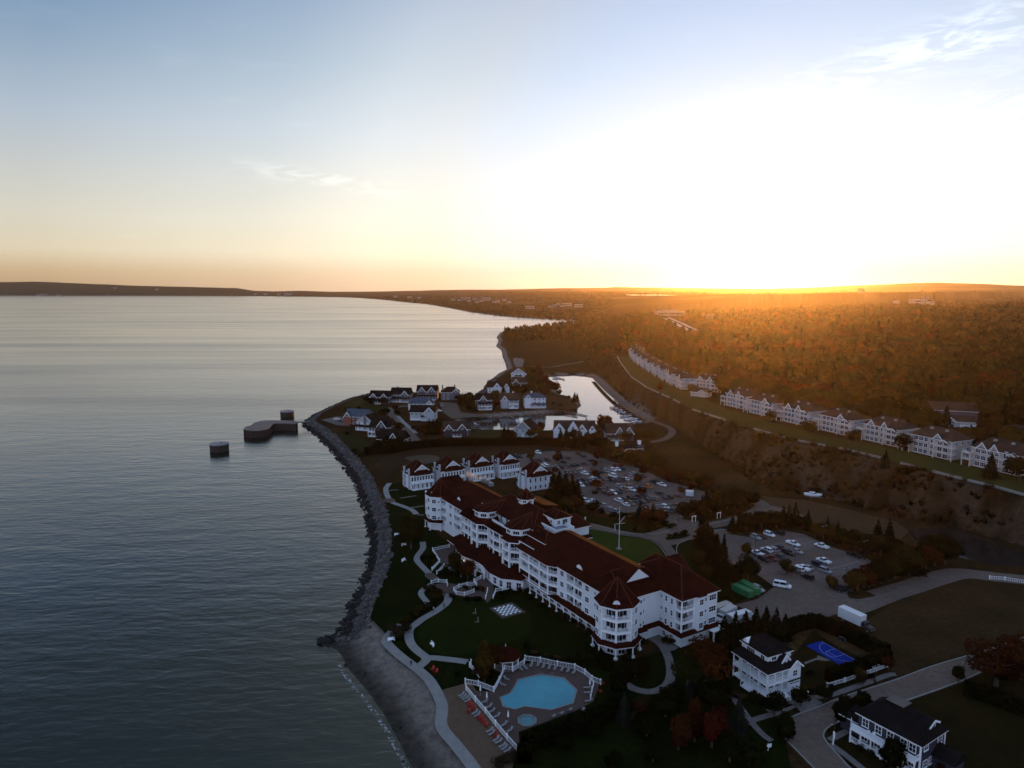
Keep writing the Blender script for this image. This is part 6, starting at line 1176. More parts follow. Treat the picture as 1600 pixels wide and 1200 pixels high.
fence('picket_fence', 'white fence along the upper edge of the pool deck behind the loungers', L_(c4, [(535, 232), (640, 245), (760, 272), (880, 292), (950, 330), (1000, 375), (1060, 400)]), 1.3, .4, True, 'fence', PF)
fence('picket_fence', 'low fence at the right end of the pool deck', L_(c4, [(1010, 410), (1000, 450), (990, 505)]), 1.1, .6, True, 'fence', PF); fence('picket_fence', 'white fence curving left of the yellow birch', L_(c4, [(160, 260), (150, 278), (215, 350)]), 1.2, .4, True, 'fence', PF)
TF = 'white balustrades round the terraces'
fence('balustrade', 'white balustrade along the lawn side of the upper terrace', L_(c1, [(545, 935), (405, 965), (440, 1020), (465, 1060), (400, 1130)]), 1.1, .4, True, 'fence', TF); fence('balustrade', 'white stair rail going down from the upper terrace', L_(c1, [(500, 1100), (440, 1160)]), 1.1, .4, True, 'fence', TF); fence('balustrade', 'low white wall rail below the terrace trees', L_(c1, [(500, 1100), (560, 1130), (640, 1180)]), .9, .5, True, 'fence', TF)
fence('balustrade', 'white balustrade ringing the sunken oval terrace', L_(c3, [(850, 310), (780, 335), (720, 325), (700, 300), (740, 275), (800, 262), (870, 262), (850, 235), (900, 210), (945, 198)]), 1.1, .4, True, 'fence', TF)
fence('balustrade', 'white handrail beside the steps to the putting green', L_(c3, [(935, 360), (950, 300)]), 1.0, .4, True, 'fence', TF); fence('balustrade', 'white handrail right of the steps, running to the hotel wall', L_(c3, [(990, 355), (1010, 305), (1060, 295), (1120, 285)]), 1.0, .4, True, 'fence', TF); fence('balustrade', 'short white fence corner above the path bend', L_(c3, [(535, 245), (590, 235), (650, 240), (655, 265)]), 1.0, .4, True, 'fence', TF)
fence('picket_fence', 'low white fence along the pavement below the court hedge', [(1213, 1104), (1235, 1094), (1262, 1088)] , 1.0, .4, True, 'fence', 'white street fences'); fence('picket_fence', 'long low white fence at the foot of the court hedge', L_(c6, [(60, 572), (200, 530), (340, 482), (440, 448), (535, 412)]), 1.0, .45, True, 'fence', 'white street fences')
fence('picket_fence', 'white fence by the road at the far right edge', [(1546, 905), (1570, 907), (1602, 912), (1640, 918)], 1.1, .5, True, 'fence', 'white street fences')
def gazebo():
    p = P(790, 1040); t = thing('gazebo', 'octagonal gazebo with maroon roof and white posts beside the pool', 'gazebo', (p.x, p.y, G), R(10)); n = 8; q = [(math.cos(R(22.5 + 45 * i)), math.sin(R(22.5 + 45 * i))) for i in range(n)]
    f = MB(); f.prism([(x * 3.6, y * 3.6) for x, y in q], 0, .35); f.build('floor', CONCD, t); r = MB(); r.fan([(x * 4.4, y * 4.4, 3.15) for x, y in q], (0, 0, 5.6)); r.build('roof', MAROON, t)
    b = MB(); b.loft([[(x * 4.0, y * 4.0, 2.75), (x * 4.0, y * 4.0, 3.14), (x * 3.75, y * 3.75, 3.14), (x * 3.75, y * 3.75, 2.75)] for x, y in q + [q[0]]], cap=False); b.build('beam', TRIM, t)
    pm = MB(); pm.box(-.14, .14, -.14, .14, .35, 2.75); me = pm.mesh('post', TRIM)
    for x, y in q: link('post', me, t, (x * 3.4, y * 3.4, 0))
    fi = MB(); fi.cyl(0, 0, 5.55, 6.3, .12, .02, 8); fi.build('finial', TRIM, t)
gazebo()
def lounger_mesh(): 
    t = thing('sun_lounger', 'x', 'sun lounger'); s = MB(); s.box(-.75, .55, -.32, .32, .32, .40); s.build('seat', CHAIRW, t); b = MB(); b.add([(.55, -.32, .32), (.55, .32, .32), (1.15, .32, .85), (1.15, -.32, .85), (.55, -.32, .40), (.55, .32, .40), (1.11, .32, .91), (1.11, -.32, .91)], [(0, 1, 2, 3), (7, 6, 5, 4), (0, 3, 7, 4), (1, 5, 6, 2), (3, 2, 6, 7)]); b.build('backrest', CHAIRW, t)
    lm = MB(); lm.box(-.03, .03, -.03, .03, 0, .32); me = lm.mesh('leg', GREYM)
    for x in (-.65, .5):
        for y in (-.27, .27): link('leg', me, t, (x, y, 0))
    return t
def adirondack():
    t = thing('garden_chair', 'x', 'chair'); s = MB(); s.add([(-.3, -.28, .38), (.3, -.28, .28), (.3, .28, .28), (-.3, .28, .38)], [(0, 1, 2, 3), (3, 2, 1, 0)]); s.build('seat', REDP, t); b = MB(); b.add([(.28, -.3, .26), (.28, .3, .26), (.62, .34, 1.1), (.62, -.34, 1.1), (.33, -.3, .26), (.33, .3, .26), (.67, .34, 1.1), (.67, -.34, 1.1)], [(0, 1, 2, 3), (7, 6, 5, 4), (0, 3, 7, 4), (1, 5, 6, 2), (3, 2, 6, 7)]); b.build('backrest', REDP, t)
    a = MB(); a.box(-.4, .4, -.06, .06, .56, .60); me = a.mesh('armrest', REDP); l = MB(); l.box(-.04, .04, -.04, .04, 0, .56); ml = l.mesh('leg', REDP)
    for y in (-.36, .36):
        link('armrest', me, t, (0, y, 0))
        for x in (-.33, .33): link('leg', ml, t, (x, y, 0))
    return t
LG, AC = lounger_mesh(), adirondack(); first = set()
def seat(proto, crop_, x, y, rz, label, group, z=3.06):
    p = P(*crop_(x, y)); loc = (p.x, p.y, z)
    if proto.name not in first: first.add(proto.name); proto.location = loc; proto.rotation_euler = (0, 0, rz); proto['label'] = label; proto['group'] = group; return proto
    return dup(proto, loc, rz, label, group)
fa = R(125)
gl = [(88, 482), (102, 494), (117, 506), (132, 521), (182, 606), (199, 622), (285, 730), (300, 750), (330, 792), (346, 808), (372, 836), (388, 852), (408, 868)]
for i, (x, y) in enumerate(gl): seat(LG, c4, x, y, R(40) + rnd.uniform(-.1, .1), f'pale lounger on the sand along the pool fence, {nth(i)} from the top', 'beach loungers')
for i, (x, y) in enumerate([(143, 545), (158, 562), (178, 580), (140, 596), (210, 638), (226, 654), (244, 672), (262, 694), (318, 742), (328, 770)]): seat(AC, c4, x, y, R(40) + rnd.uniform(-.3, .3), f'red garden chair on the sand along the pool fence, {nth(i)} from the top', 'red beach chairs')
for i, (x, y) in enumerate([(545, 885), (570, 905)]): seat(AC, c3, x, y, R(60), ('upper' if i == 0 else 'lower') + ' of two red garden chairs on the small lawn by the path', 'red lawn chairs')
for i, (x, y, m) in enumerate([(1075, 395), (1060, 455)] and [(1072, 397, 0), (1058, 455, 0)]): seat(AC, c4, x, y, R(200), ('upper' if i == 0 else 'lower') + ' of two red garden chairs right of the pool deck', 'red chairs by the deck end')
pl = [(510, 302, 120), (540, 292, 120), (578, 275, 75), (625, 270, 75), (662, 282, 75), (702, 290, 72), (742, 298, 72), (790, 306, 68), (832, 312, 65), (872, 324, 60), (410, 370, 140), (385, 410, 150), (735, 628, 235), (790, 608, 235), (850, 582, 240), (940, 580, 250), (972, 522, 10), (300, 596, 40), (250, 530, 40), (280, 565, 40), (335, 630, 40), (385, 690, 45), (425, 730, 45), (960, 430, 0), (965, 465, 0)]
for i, (x, y, a) in enumerate(sorted(pl)): seat(LG, c4, x, y, R(a), f'pool deck lounger, {nth(i)} from the left among those on the bricks', 'pool deck loungers', 3.11)
def umbrella(label, x, y):
    p = P(*c4(x, y)); t = thing('folded_parasol', label, 'parasol', (p.x, p.y, 3.1), 0, 'folded parasols by the pool'); m = MB(); m.cyl(0, 0, 0, 2.9, .03, .03, 8); m.build('pole', GREYM, t); c = MB(); c.loft([[(r * math.cos(a), r * math.sin(a), z) for a in np.linspace(0, 2 * math.pi, 11)[:-1]] for r, z in ((.10, 1.2), (.22, 1.35), (.16, 2.2), (.04, 2.85))]); c.build('canopy', TRIM, t); b = MB(); b.cyl(0, 0, 0, .12, .35, .35, 12); b.build('base', CONCD, t)
umbrella('folded white parasol beside the hot tub', 418, 660); umbrella('folded white parasol under the yellow birch fence', 225, 475); umbrella('folded white parasol among the left deck loungers', 270, 525); umbrella('folded white parasol at the right end of the pool deck', 985, 430)
def chessboard():
    p = P(*c3(1095, 440)); t = thing('giant_chessboard', 'giant black and white chessboard laid in the lawn by the hotel', 'chessboard', (p.x, p.y, 3.03), HA); b = MB(); b.box(-4.2, 4.2, -4.2, 4.2, 0, .05); b.build('border', PAVER, t)
    k = MB(); k.box(-3.2, 3.2, -3.2, 3.2, .051, .07, 0)
    for i in range(8):
        for j in range(8):
            if (i + j) % 2: x, y = -3.2 + .8 * i, -3.2 + .8 * j; k.add([(x, y, .076), (x + .8, y, .076), (x + .8, y + .8, .076), (x, y + .8, .076)], [(0, 1, 2, 3)], 1)
    k.build('board', [BLACKM, TRIM], t)
chessboard()
def bench(label, u, v, rz, m=None, group='white garden benches'):
    p = P(u, v); t = thing('garden_bench', label, 'bench', (p.x, p.y, 3.05), rz, group); s = MB(); s.box(-1, 1, -.25, .25, .42, .48); s.build('seat', m or TRIM, t); b = MB(); b.box(-1, 1, .22, .28, .48, 1.1); b.build('backrest', m or TRIM, t); l = MB(); l.box(-.04, .04, -.24, .26, 0, .42); me = l.mesh('leg', m or TRIM)
    for x in (-.9, .9): link('leg', me, t, (x, 0, 0))
for u, v, a, lb in ((620, 837, 30, 'white bench on the shore lawn left of the big willow, topmost of three'), (631, 853, 40, 'white bench on the shore lawn below the big willow'), (631, 877, 60, 'white bench at the little rock outcrop on the shore lawn'), (611.5, 1002, 20, 'pale bench at the corner of the lower lawn'), (675, 1009, 300, 'bench beside the path at the edge of the putting green')): bench(lb, u, v, R(a))
for u, v, lb in ((741.5, 958.5, 'pale block on the putting green, upper of two'), (745.5, 972, 'pale block on the putting green, lower of two')):
    p = P(u, v); t = thing('putting_flag', lb.replace('block', 'target frame'), 'target', (p.x, p.y, 3.06), .3, 'putting green targets'); b = MB(); b.box(-.6, .6, -.5, .5, 0, .12); b.build('base', SAND, t); f = MB(); f.cyl(.3, 0, .12, 1.6, .03, .03, 6); f.build('pole', TRIM, t)
# flagpole
def flagpole():
    p = P(967, 858); t = thing('flagpole', 'tall white mast with yardarm and gaff on the front lawn', 'flagpole', (p.x, p.y, G)); m = MB(); m.cyl(0, 0, 0, 9.5, .13, .10, 12); m.cyl(0, 0, 9.5, 16.5, .08, .05, 12); m.cyl(0, 0, 16.5, 16.75, .16, .05, 8); m.build('mast', TRIM, t); y = MB(); y.bar((-2.3, -.9, 10.2), (2.3, .9, 10.2), .07); y.build('yardarm', TRIM, t); g = MB(); g.bar((0, 0, 10.5), (2.2, .7, 12.9), .08); g.build('gaff', TRIM, t); f = MB(); f.box(-1.9, -1.7, -.75, -.7, 7.6, 10.0); f.build('flag', TRIM, t); b = MB(); b.cyl(0, 0, 0, .35, 1.2, 1.1, 16); b.build('base', STONE, t)
flagpole()
def lamp_post(label, u, v, h=7.5, group='lamp posts of the car parks'):
    p = P(u, v); t = thing('lamp_post', label, 'lamp post', (p.x, p.y, 3.05), HA, group); m = MB(); m.cyl(0, 0, 0, .7, .25, .25, 10); m.cyl(0, 0, .7, h, .09, .07, 8); m.build('pole', BLACKM, t); a = MB(); a.box(-1.0, 1.0, -.05, .05, h - .1, h); a.build('crossarm', BLACKM, t); hd = MB(); hd.box(-.35, .35, -.18, .18, -.12, 0); me = hd.mesh('lamp_head', GREYM)
    for x in (-1.0, 1.0): link('lamp_head', me, t, (x, 0, h - .1))
for (x, y, lb) in ((497, 545, 'beside the gold tree at the left block'), (805, 665, 'beside the olive tree in the middle'), (1203, 800, 'above the black cars under the gold trees'), (1032, 450, 'at the back hedge'), (1352, 575, 'at the right end near the black pickup')): lamp_post('double lamp post in the near car park ' + lb, *c8(x, y))
for (x, y, lb) in ((1293, 775, 'on the planted island of the entry crossing'), (678, 290, 'in the gap of the second row'), (832, 245, 'near the far hedge'), (375, 240, 'beside the rust coloured tree'), (1045, 470, 'between the fourth and fifth rows')): lamp_post('double lamp post in the far car park ' + lb if 'island' not in lb else 'double lamp post ' + lb, *c7(x, y))
for u, v, lb in ((1303, 1158, 'thin lamp post at the street corner by the navy house'), (1367, 1066, 'thin lamp post on the verge below the court hedge'), (1506, 1058, 'thin lamp post beside the small round tree on the right')): lamp_post(lb, u, v, 4.5, 'street lamps')
def hoop():
    p = P(*c5(1372, 385)); t = thing('basketball_hoop', 'basketball hoop with white edged backboard at the blue court', 'basketball hoop', (p.x, p.y, G), HA + R(90)); m = MB(); m.bar((0, 1.0, 0), (0, 1.0, 2.6), .16); m.bar((0, 1.0, 2.6), (0, .1, 3.3), .14); m.build('post', BLACKM, t); b = MB(); b.box(-.9, .9, 0, .05, 2.9, 4.0, 1)
    for a in ((-.9, .9, 2.9, 3.0), (-.9, .9, 3.9, 4.0), (-.9, -.8, 3.0, 3.9), (.8, .9, 3.0, 3.9), (-.3, .3, 3.1, 3.16), (-.3, .3, 3.5, 3.56), (-.3, -.24, 3.16, 3.5), (.24, .3, 3.16, 3.5)): b.box(a[0], a[1], -.03, -.002, a[2], a[3], 0)
    b.build('backboard', [TRIM, GLASS], t); r = MB()
    for i in range(12): a, c = 2 * math.pi * i / 12, 2 * math.pi * (i + 1) / 12; r.bar((.23 * math.cos(a), -.28 + .23 * math.sin(a), 3.05), (.23 * math.cos(c), -.28 + .23 * math.sin(c), 3.05), .03)
    r.build('rim', REDP, t)
hoop()
def post_sign(name, label, u, v, h, w, rz, cat='sign', z=3.05):
    p = P(u, v); t = thing(name, label, cat, (p.x, p.y, z), rz); m = MB(); m.box(-.1, .1, -.1, .1, 0, h); m.build('post', TRIM, t); b = MB(); b.box(-w / 2, w / 2, -.17, -.101, h * .45, h * .95); b.build('panel', TRIM, t)
post_sign('sign_post', 'slim white post sign on the pavement corner by the navy house', *c6(108, 1020), 3.2, .5, .4); post_sign('notice_board', 'white notice board on two legs at the hedge end, bottom centre', *c5(800, 1165), 1.6, 1.7, .5); 
for x, y, lb in ((20, 278, 'white gate frame left of its twin beside the entry hedge'), (215, 250, 'white gate frame right of its twin beside the entry hedge')):
    p = P(*c8(x, y)); t = thing('gate_frame', lb, 'gate frame', (p.x, p.y, 3.05), HA, 'white gate frames by the entry road'); m = MB(); m.box(-.1, .1, -.1, .1, 0, 2.4); me = m.mesh('post', TRIM)
    for k in (-1.0, 1.0): link('post', me, t, (k, 0, 0))
    m = MB(); m.box(-1.3, 1.3, -.12, .12, 2.401, 2.65); m.build('beam', TRIM, t)
p = P(*c7(572, 668)); t = thing('sign_post', 'small white sign at the lawn edge opposite the flagpole', 'sign', (p.x, p.y, 3.05), .5); m = MB(); m.box(-.3, .3, -.05, .05, .6, 1.7); m.build('panel', TRIM, t); m = MB(); m.box(-.06, .06, -.04, .04, 0, .6); m.build('post', TRIM, t)
# the arched entry house of the point
def gatehouse():
    p = P(986, 713); t = thing('gatehouse', 'dark arched gatehouse with two white roof lanterns at the end of the far car park', 'gatehouse', (p.x, p.y, G), R(14)); b = MB(); b.box(-8, -5, 0, 4, 0, 5); b.box(3.6, 8.4, 0, 4, 0, 6); b.build('wall', CONC, t); n = 10; a = MB()
    for i in range(n):
        c0, c1_ = math.pi * i / n, math.pi * (i + 1) / n; a.bar((-.7 - 4.2 * math.cos(c0), -.1, 2.2 + 2.6 * math.sin(c0)), (-.7 - 4.2 * math.cos(c1_), -.1, 2.2 + 2.6 * math.sin(c1_)), .5, .5)
    a.build('arch', TRIM, t); r = MB(); r.add([(-9, -1, 5.0), (9, -1, 5.0), (9, 5, 5.0), (-9, 5, 5.0), (-8, 2, 7), (8, 2, 7)], [(0, 1, 5, 4), (1, 2, 5), (2, 3, 4, 5), (3, 0, 4), (3, 2, 1, 0)]); r.build('roof', DARKROOF, t)
    for x in (-8.5, 6): 
        k = MB(); k.box(x - .8, x + .8, 1.2, 2.8, 6.2, 8.6); k.box(x - 1, x + 1, 1, 3, 8.601, 8.9); k.build('lantern', TRIM, t)
    for x in (4.4, 5.6, 6.8): c = MB(); c.box(x - .2, x + .2, -.5, -.1, 0, 5); c.build('column', TRIM, t)
gatehouse()
# low white wall pieces along the bluff edge
def bluff_wall(i0, f0, i1, f1, label):
    pts = []; a = i0 + f0; b = i1 + f1
    for s in np.linspace(a, b, max(3, int((b - a) * 8))):
        k = min(int(s), len(TOPL) - 2); f = s - k; pts.append((TOPL[k][0] * (1 - f) + TOPL[k + 1][0] * f, TOPL[k][1] * (1 - f) + TOPL[k + 1][1] * f))
    pts = offset(pts, 1.0); mb = MB(); rg = []
    for i, p in enumerate(pts):
        q0, q1 = Vector(pts[max(i - 1, 0)]), Vector(pts[min(i + 1, len(pts) - 1)]); d = (q1 - q0).normalized(); n = Vector((-d.y, d.x)) * .35; z = BT + .1; h = .95
        rg.append([(p[0] - n.x, p[1] - n.y, z - .6), (p[0] + n.x, p[1] + n.y, z - .6), (p[0] + n.x, p[1] + n.y, z + h), (p[0] - n.x, p[1] - n.y, z + h)])
    mb.loft(rg); o = mb.build('low_wall', CONC); tag(o, label, 'wall', 'pale low walls along the bluff edge')
for a in ((0, 0, 4, .9, 'longest pale low wall, along the far bend of the bluff'), (5, .1, 5, .7, 'pale low wall piece just after the far bend'), (6, .0, 6, .35, 'shortest pale low wall piece above the cliff'), (7, .0, 7, .5, 'pale low wall piece above the rocky scar'), (7, .75, 8, .5, 'pale low wall piece below the pavilion house'), (9, .4, 10, .6, 'pale low wall piece opposite the fifth block'), (11, .0, 11, .8, 'pale low wall piece above the dry field'), (12, .2, 13, .6, 'pale low wall piece below the fourth block'), (14, .1, 14, .7, 'pale low wall piece between third and second block'), (15, .1, 16, .0, 'pale low wall piece below the second block'), (16, .2, 18, 1.0, 'pale low wall running out of the picture on the right')): bluff_wall(*a)
# people on the lakeside path: one skinned body each
def person(label, u, v, rz, top, legs, h=1.74, group='people on the lakeside path'):
    p = P(u, v); me = bpy.data.meshes.new('person'); k = h / 1.74
    J = [((0, 0, .95), .13), ((0, 0, 1.2), .14), ((0, 0, 1.42), .15), ((0, 0, 1.52), .06), ((0, .02, 1.62), .10), ((0, .01, 1.72), .07), ((.1, 0, .90), .10), ((.12, .14, .50), .07), ((.12, .04, .10), .05), ((.12, .20, .04), .045), ((-.1, 0, .90), .10), ((-.12, -.06, .50), .07), ((-.12, -.28, .14), .05), ((-.12, -.14, .04), .045), ((.2, 0, 1.40), .065), ((.27, -.08, 1.12), .05), ((.25, .10, .90), .04), ((.25, .16, .82), .035), ((-.2, 0, 1.40), .065), ((-.27, .08, 1.12), .05), ((-.25, .24, .95), .04), ((-.25, .31, .90), .035)]
    E = [(0, 1), (1, 2), (2, 3), (3, 4), (4, 5), (0, 6), (6, 7), (7, 8), (8, 9), (0, 10), (10, 11), (11, 12), (12, 13), (2, 14), (14, 15), (15, 16), (16, 17), (2, 18), (18, 19), (19, 20), (20, 21)]
    me.from_pydata([Vector(j[0]) * k for j in J], E, []); o = link('person', me, None, (p.x, p.y, 3.09), rz); sk = o.modifiers.new('skin', 'SKIN')
    for i, j in enumerate(J): me.skin_vertices[0].data[i].radius = (j[1] * k, j[1] * k)
    me.skin_vertices[0].data[0].use_root = True; o.modifiers.new('sub', 'SUBSURF').levels = 1; o.modifiers['sub'].render_levels = 2
    m = bpy.data.materials.new('person_clothes'); m.use_nodes = True; nt = m.node_tree; b = nt.nodes['Principled BSDF']; tc = N(nt, 'ShaderNodeTexCoord'); sp = N(nt, 'ShaderNodeSeparateXYZ'); nt.links.new(tc.outputs['Object'], sp.inputs[0]); mr = N(nt, 'ShaderNodeMath', operation='DIVIDE', i_1=1.8 * k); nt.links.new(sp.outputs['Z'], mr.inputs[0])
    r = ramp(nt, [(0, (.02, .018, .017)), (.055, legs), (.53, top), (.845, (.30, .17, .12)), (.93, (.03, .02, .015))], 'CONSTANT'); nt.links.new(mr.outputs[0], r.inputs[0]); nt.links.new(r.outputs[0], b.inputs['Base Color']); b.inputs['Roughness'].default_value = .85; me.materials.append(m); tag(o, label, 'person', group); return o
person('person in dark clothes walking on the wide path above the pebble beach', 642.5, 1041, R(200), (.02, .02, .025), (.025, .026, .035)); person('person in a white top walking on the curved path', 677.5, 956, R(-50), (.55, .55, .55), (.03, .03, .04)); person('person in dark clothes on the curved path nearer the terrace', 694, 950, R(-40), (.025, .03, .05), (.02, .02, .03))
# far buildings: harbour town, highway shops, farm, tower
FB = MB(); FB.box(-9, 9, -6, 6, -3, 6); FB.add([(-9.6, -6.6, 6), (9.6, -6.6, 6), (9.6, 6.6, 6), (-9.6, 6.6, 6), (-9.6, 0, 9.5), (9.6, 0, 9.5)], [(0, 1, 5, 4), (2, 3, 4, 5), (0, 4, 3), (1, 2, 5), (3, 2, 1, 0)], 1)
for x in (-6, -2, 2, 6): FB.box(x - .9, x + .9, -6.06, -6.002, 1.5, 3.8, 2)
DIM = mat('weathered_pale_walls', (.22, .20, .19), .8, .1, .1); fme = FB.mesh('distant_building', [DIM, BROWNROOF, GLASS]); FB2 = MB(); FB2.box(-22, 22, -12, 12, -3, 8); FB2.box(-22.3, 22.3, -12.3, 12.3, 8, 8.8, 1); FB2.box(-20, 20, -12.06, -12.002, 2, 5, 2); fme2 = FB2.mesh('distant_building', [DIM, mat('pale_flat_roof', (.24, .22, .21), .8, .1, .1), GLASS])
town = [(708, 470, 0), (718, 471, 0), (727, 469, 1), (733, 472, 0), (745, 474, 0), (752, 472, 0), (760, 470, 1), (772, 474, 0), (778, 473, 0), (788, 471, 0), (796, 474, 0), (742, 469, 0), (828, 484, 1), (866, 480, 0), (872, 478, 0), (878, 481, 0), (886, 479, 1), (904, 481, 1), (860, 482, 0), (640, 466, 0), (655, 466.5, 0), (618, 465, 0), (70, 455, 0), (66, 457, 1), (92, 456, 0), (180, 452, 0), (245, 454, 0), (60, 453, 0), (400, 461, 0), (415, 461, 0), (436, 461, 0), (450, 461.5, 1)]
for u, v, k in town:
    p = rel(u, v); o = link('distant_building', fme2 if k else fme, None, (p.x, p.y, p.z + 6), rnd.uniform(-.5, .5)); s = p.length / 3600; s = max(.8, min(2.2, s)); o.scale = (s, s, s * 1.2)
    far_l = u < 500; tag(o, ('pale flat roofed block' if k else 'small pale gabled house') + (' on the distant far shore across the water' if far_l else ' in the distant town along the bay'), 'building', 'distant ' + ('far shore ' if far_l else 'town ') + ('blocks' if k else 'houses'))
shops = [(1036, 494, 1, 'pale flat roofed shop, leftmost beside the highway'), (1046, 491, 1, 'wide pale flat roofed shop furthest back beside the highway'), (1058, 494, 1, 'pale flat roofed shop nearest the start of the highway'), (1032, 489, 0, 'small gabled building left of the highway shops'), (1110, 498, 0, 'small gabled house right of the highway in the glow')]
for u, v, k, lb in shops: p = rel(u, v); o = link('distant_building', fme2 if k else fme, None, (p.x, p.y, p.z + 4), rnd.uniform(-.4, .4)); tag(o, lb, 'building', 'buildings by the highway')
for u, v, k, lb in ((1345, 470, 0, 'farmhouse left of the barn beyond the woods'), (1432, 476, 1, 'long pale barn beside the two silos'), (1454, 478, 0, 'small shed right of the silos'), (1400, 476, 0, 'farmhouse in front of the golden field')): p = rel(u, v); o = link('farm_building', fme2 if k else fme, None, (p.x, p.y, p.z + 9), .3); o.scale = (1.3, 1.3, 1.5); tag(o, lb, 'farm building', 'farm beyond the woods')
for u, lb in ((1441, 'left of two grey farm silos'), (1448, 'right of two grey farm silos')):
    p = rel(u, 477); m = MB(); m.cyl(0, 0, -2, 24, 5, 5, 16); m.loft([[(r * math.cos(a), r * math.sin(a), z) for a in np.linspace(0, 2 * math.pi, 17)[:-1]] for r, z in ((5, 24), (3.8, 27), (.4, 29))]); o = m.build('silo', CONC, None, (p.x, p.y, p.z + 5)); tag(o, lb, 'silo', 'farm silos')
p = rel(1437, 452); t = thing('water_tower', 'pale round water tower on the distant hill', 'water tower', (p.x, p.y, p.z)); m = MB(); m.cyl(0, 0, -5, 38, 3, 3, 12); m.build('shaft', DIM, t); m = MB(); m.loft([[(r * math.cos(a), r * math.sin(a), z) for a in np.linspace(0, 2 * math.pi, 17)[:-1]] for r, z in ((3, 38), (18, 44), (21, 52), (18, 60), (3, 64))]); m.build('tank', DIM, t)
hw = [rel(u, v) for u, v in ((1036, 497), (1050, 504), (1064, 511), (1078, 518), (1093, 525))]
def far_road(name, pts, w, m, dz=1.2):
    q = smooth(pts, 8); mb = MB(); vs_ = []
    for i, p in enumerate(q):
        d = q[min(i + 1, len(q) - 1)] - q[max(i - 1, 0)]; d.z = 0; d.normalize(); n = Vector((-d.y, d.x, 0)) * w / 2
        for s in (-1, 1): x, y = p.x + s * n.x, p.y + s * n.y; vs_.append((x, y, hz(x, y) + dz))
    mb.add(vs_, [(2 * i, 2 * i + 1, 2 * i + 3, 2 * i + 2)[::-1] for i in range(len(q) - 1)]); return tag(mb.build(name, m), kind='structure')
PALEROAD = mat('pale_highway_concrete', (.30, .27, .26), .8, .1, .1)
far_road('highway', hw, 11, PALEROAD); far_road('highway', [p + Vector((15, 4, 0)) for p in hw], 9, PALEROAD)
far_road('road', [rel(u, v) for u, v in ((1640, 598), (1598, 590), (1580, 594), (1585, 604), (1610, 612))], 14, mat('pale_dirt_road', (.16, .14, .125), .9, .2, .1))
# ------------------------------------------------------------------ vegetation
def foliage(name, attr=None):
    m = bpy.data.materials.new(name); m.use_nodes = True; nt = m.node_tree; lk = nt.links.new; out = nt.nodes['Material Output']; nt.nodes.remove(nt.nodes['Principled BSDF'])
    src = N(nt, 'ShaderNodeVertexColor', layer_name=attr) if attr else N(nt, 'ShaderNodeObjectInfo'); g = N(nt, 'ShaderNodeNewGeometry')
    nz = N(nt, 'ShaderNodeTexNoise', i_Scale=.5, i_Detail=3.0); lk(g.outputs['Position'], nz.inputs['Vector'])
    a = N(nt, 'ShaderNodeMath', operation='MULTIPLY_ADD', i_1=.35, i_2=.22); lk(g.outputs['Random Per Island'], a.inputs[0])
    b = N(nt, 'ShaderNodeMath', operation='MULTIPLY_ADD', i_1=1.3); lk(nz.outputs[0], b.inputs[0]); lk(a.outputs[0], b.inputs[2])
    c = N(nt, 'ShaderNodeMix', data_type='RGBA', blend_type='MULTIPLY', i_0=1.0); lk(src.outputs['Color'], c.inputs[6]); lk(b.outputs[0], c.inputs[7])
    hs = N(nt, 'ShaderNodeHueSaturation'); hm = N(nt, 'ShaderNodeMath', operation='MULTIPLY_ADD', i_1=.04, i_2=.48); lk(g.outputs['Random Per Island'], hm.inputs[0]); lk(hm.outputs[0], hs.inputs['Hue']); lk(c.outputs[2], hs.inputs['Color'])
    oa = N(nt, 'ShaderNodeAttribute', attribute_name='outward'); vt = N(nt, 'ShaderNodeVectorTransform', vector_type='NORMAL', convert_from='OBJECT', convert_to='WORLD'); lk(oa.outputs['Vector'], vt.inputs[0])
    vm = N(nt, 'ShaderNodeMix', data_type='VECTOR', i_0=.35); lk(vt.outputs[0], vm.inputs[4]); lk(g.outputs['Normal'], vm.inputs[5]); vn = N(nt, 'ShaderNodeVectorMath', operation='NORMALIZE'); lk(vm.outputs[1], vn.inputs[0])
    d = N(nt, 'ShaderNodeBsdfDiffuse'); t = N(nt, 'ShaderNodeBsdfTranslucent'); mx = N(nt, 'ShaderNodeMixShader', i_0=.18 if attr else .28); lk(hs.outputs[0], d.inputs[0]); lk(hs.outputs[0], t.inputs[0]); lk(vn.outputs[0], d.inputs['Normal']); lk(d.outputs[0], mx.inputs[1]); lk(t.outputs[0], mx.inputs[2]); lk(mx.outputs[0], out.inputs[0]); return m
LEAF = foliage('leaves'); LEAFV = foliage('woodland_leaves', 'treecolour')
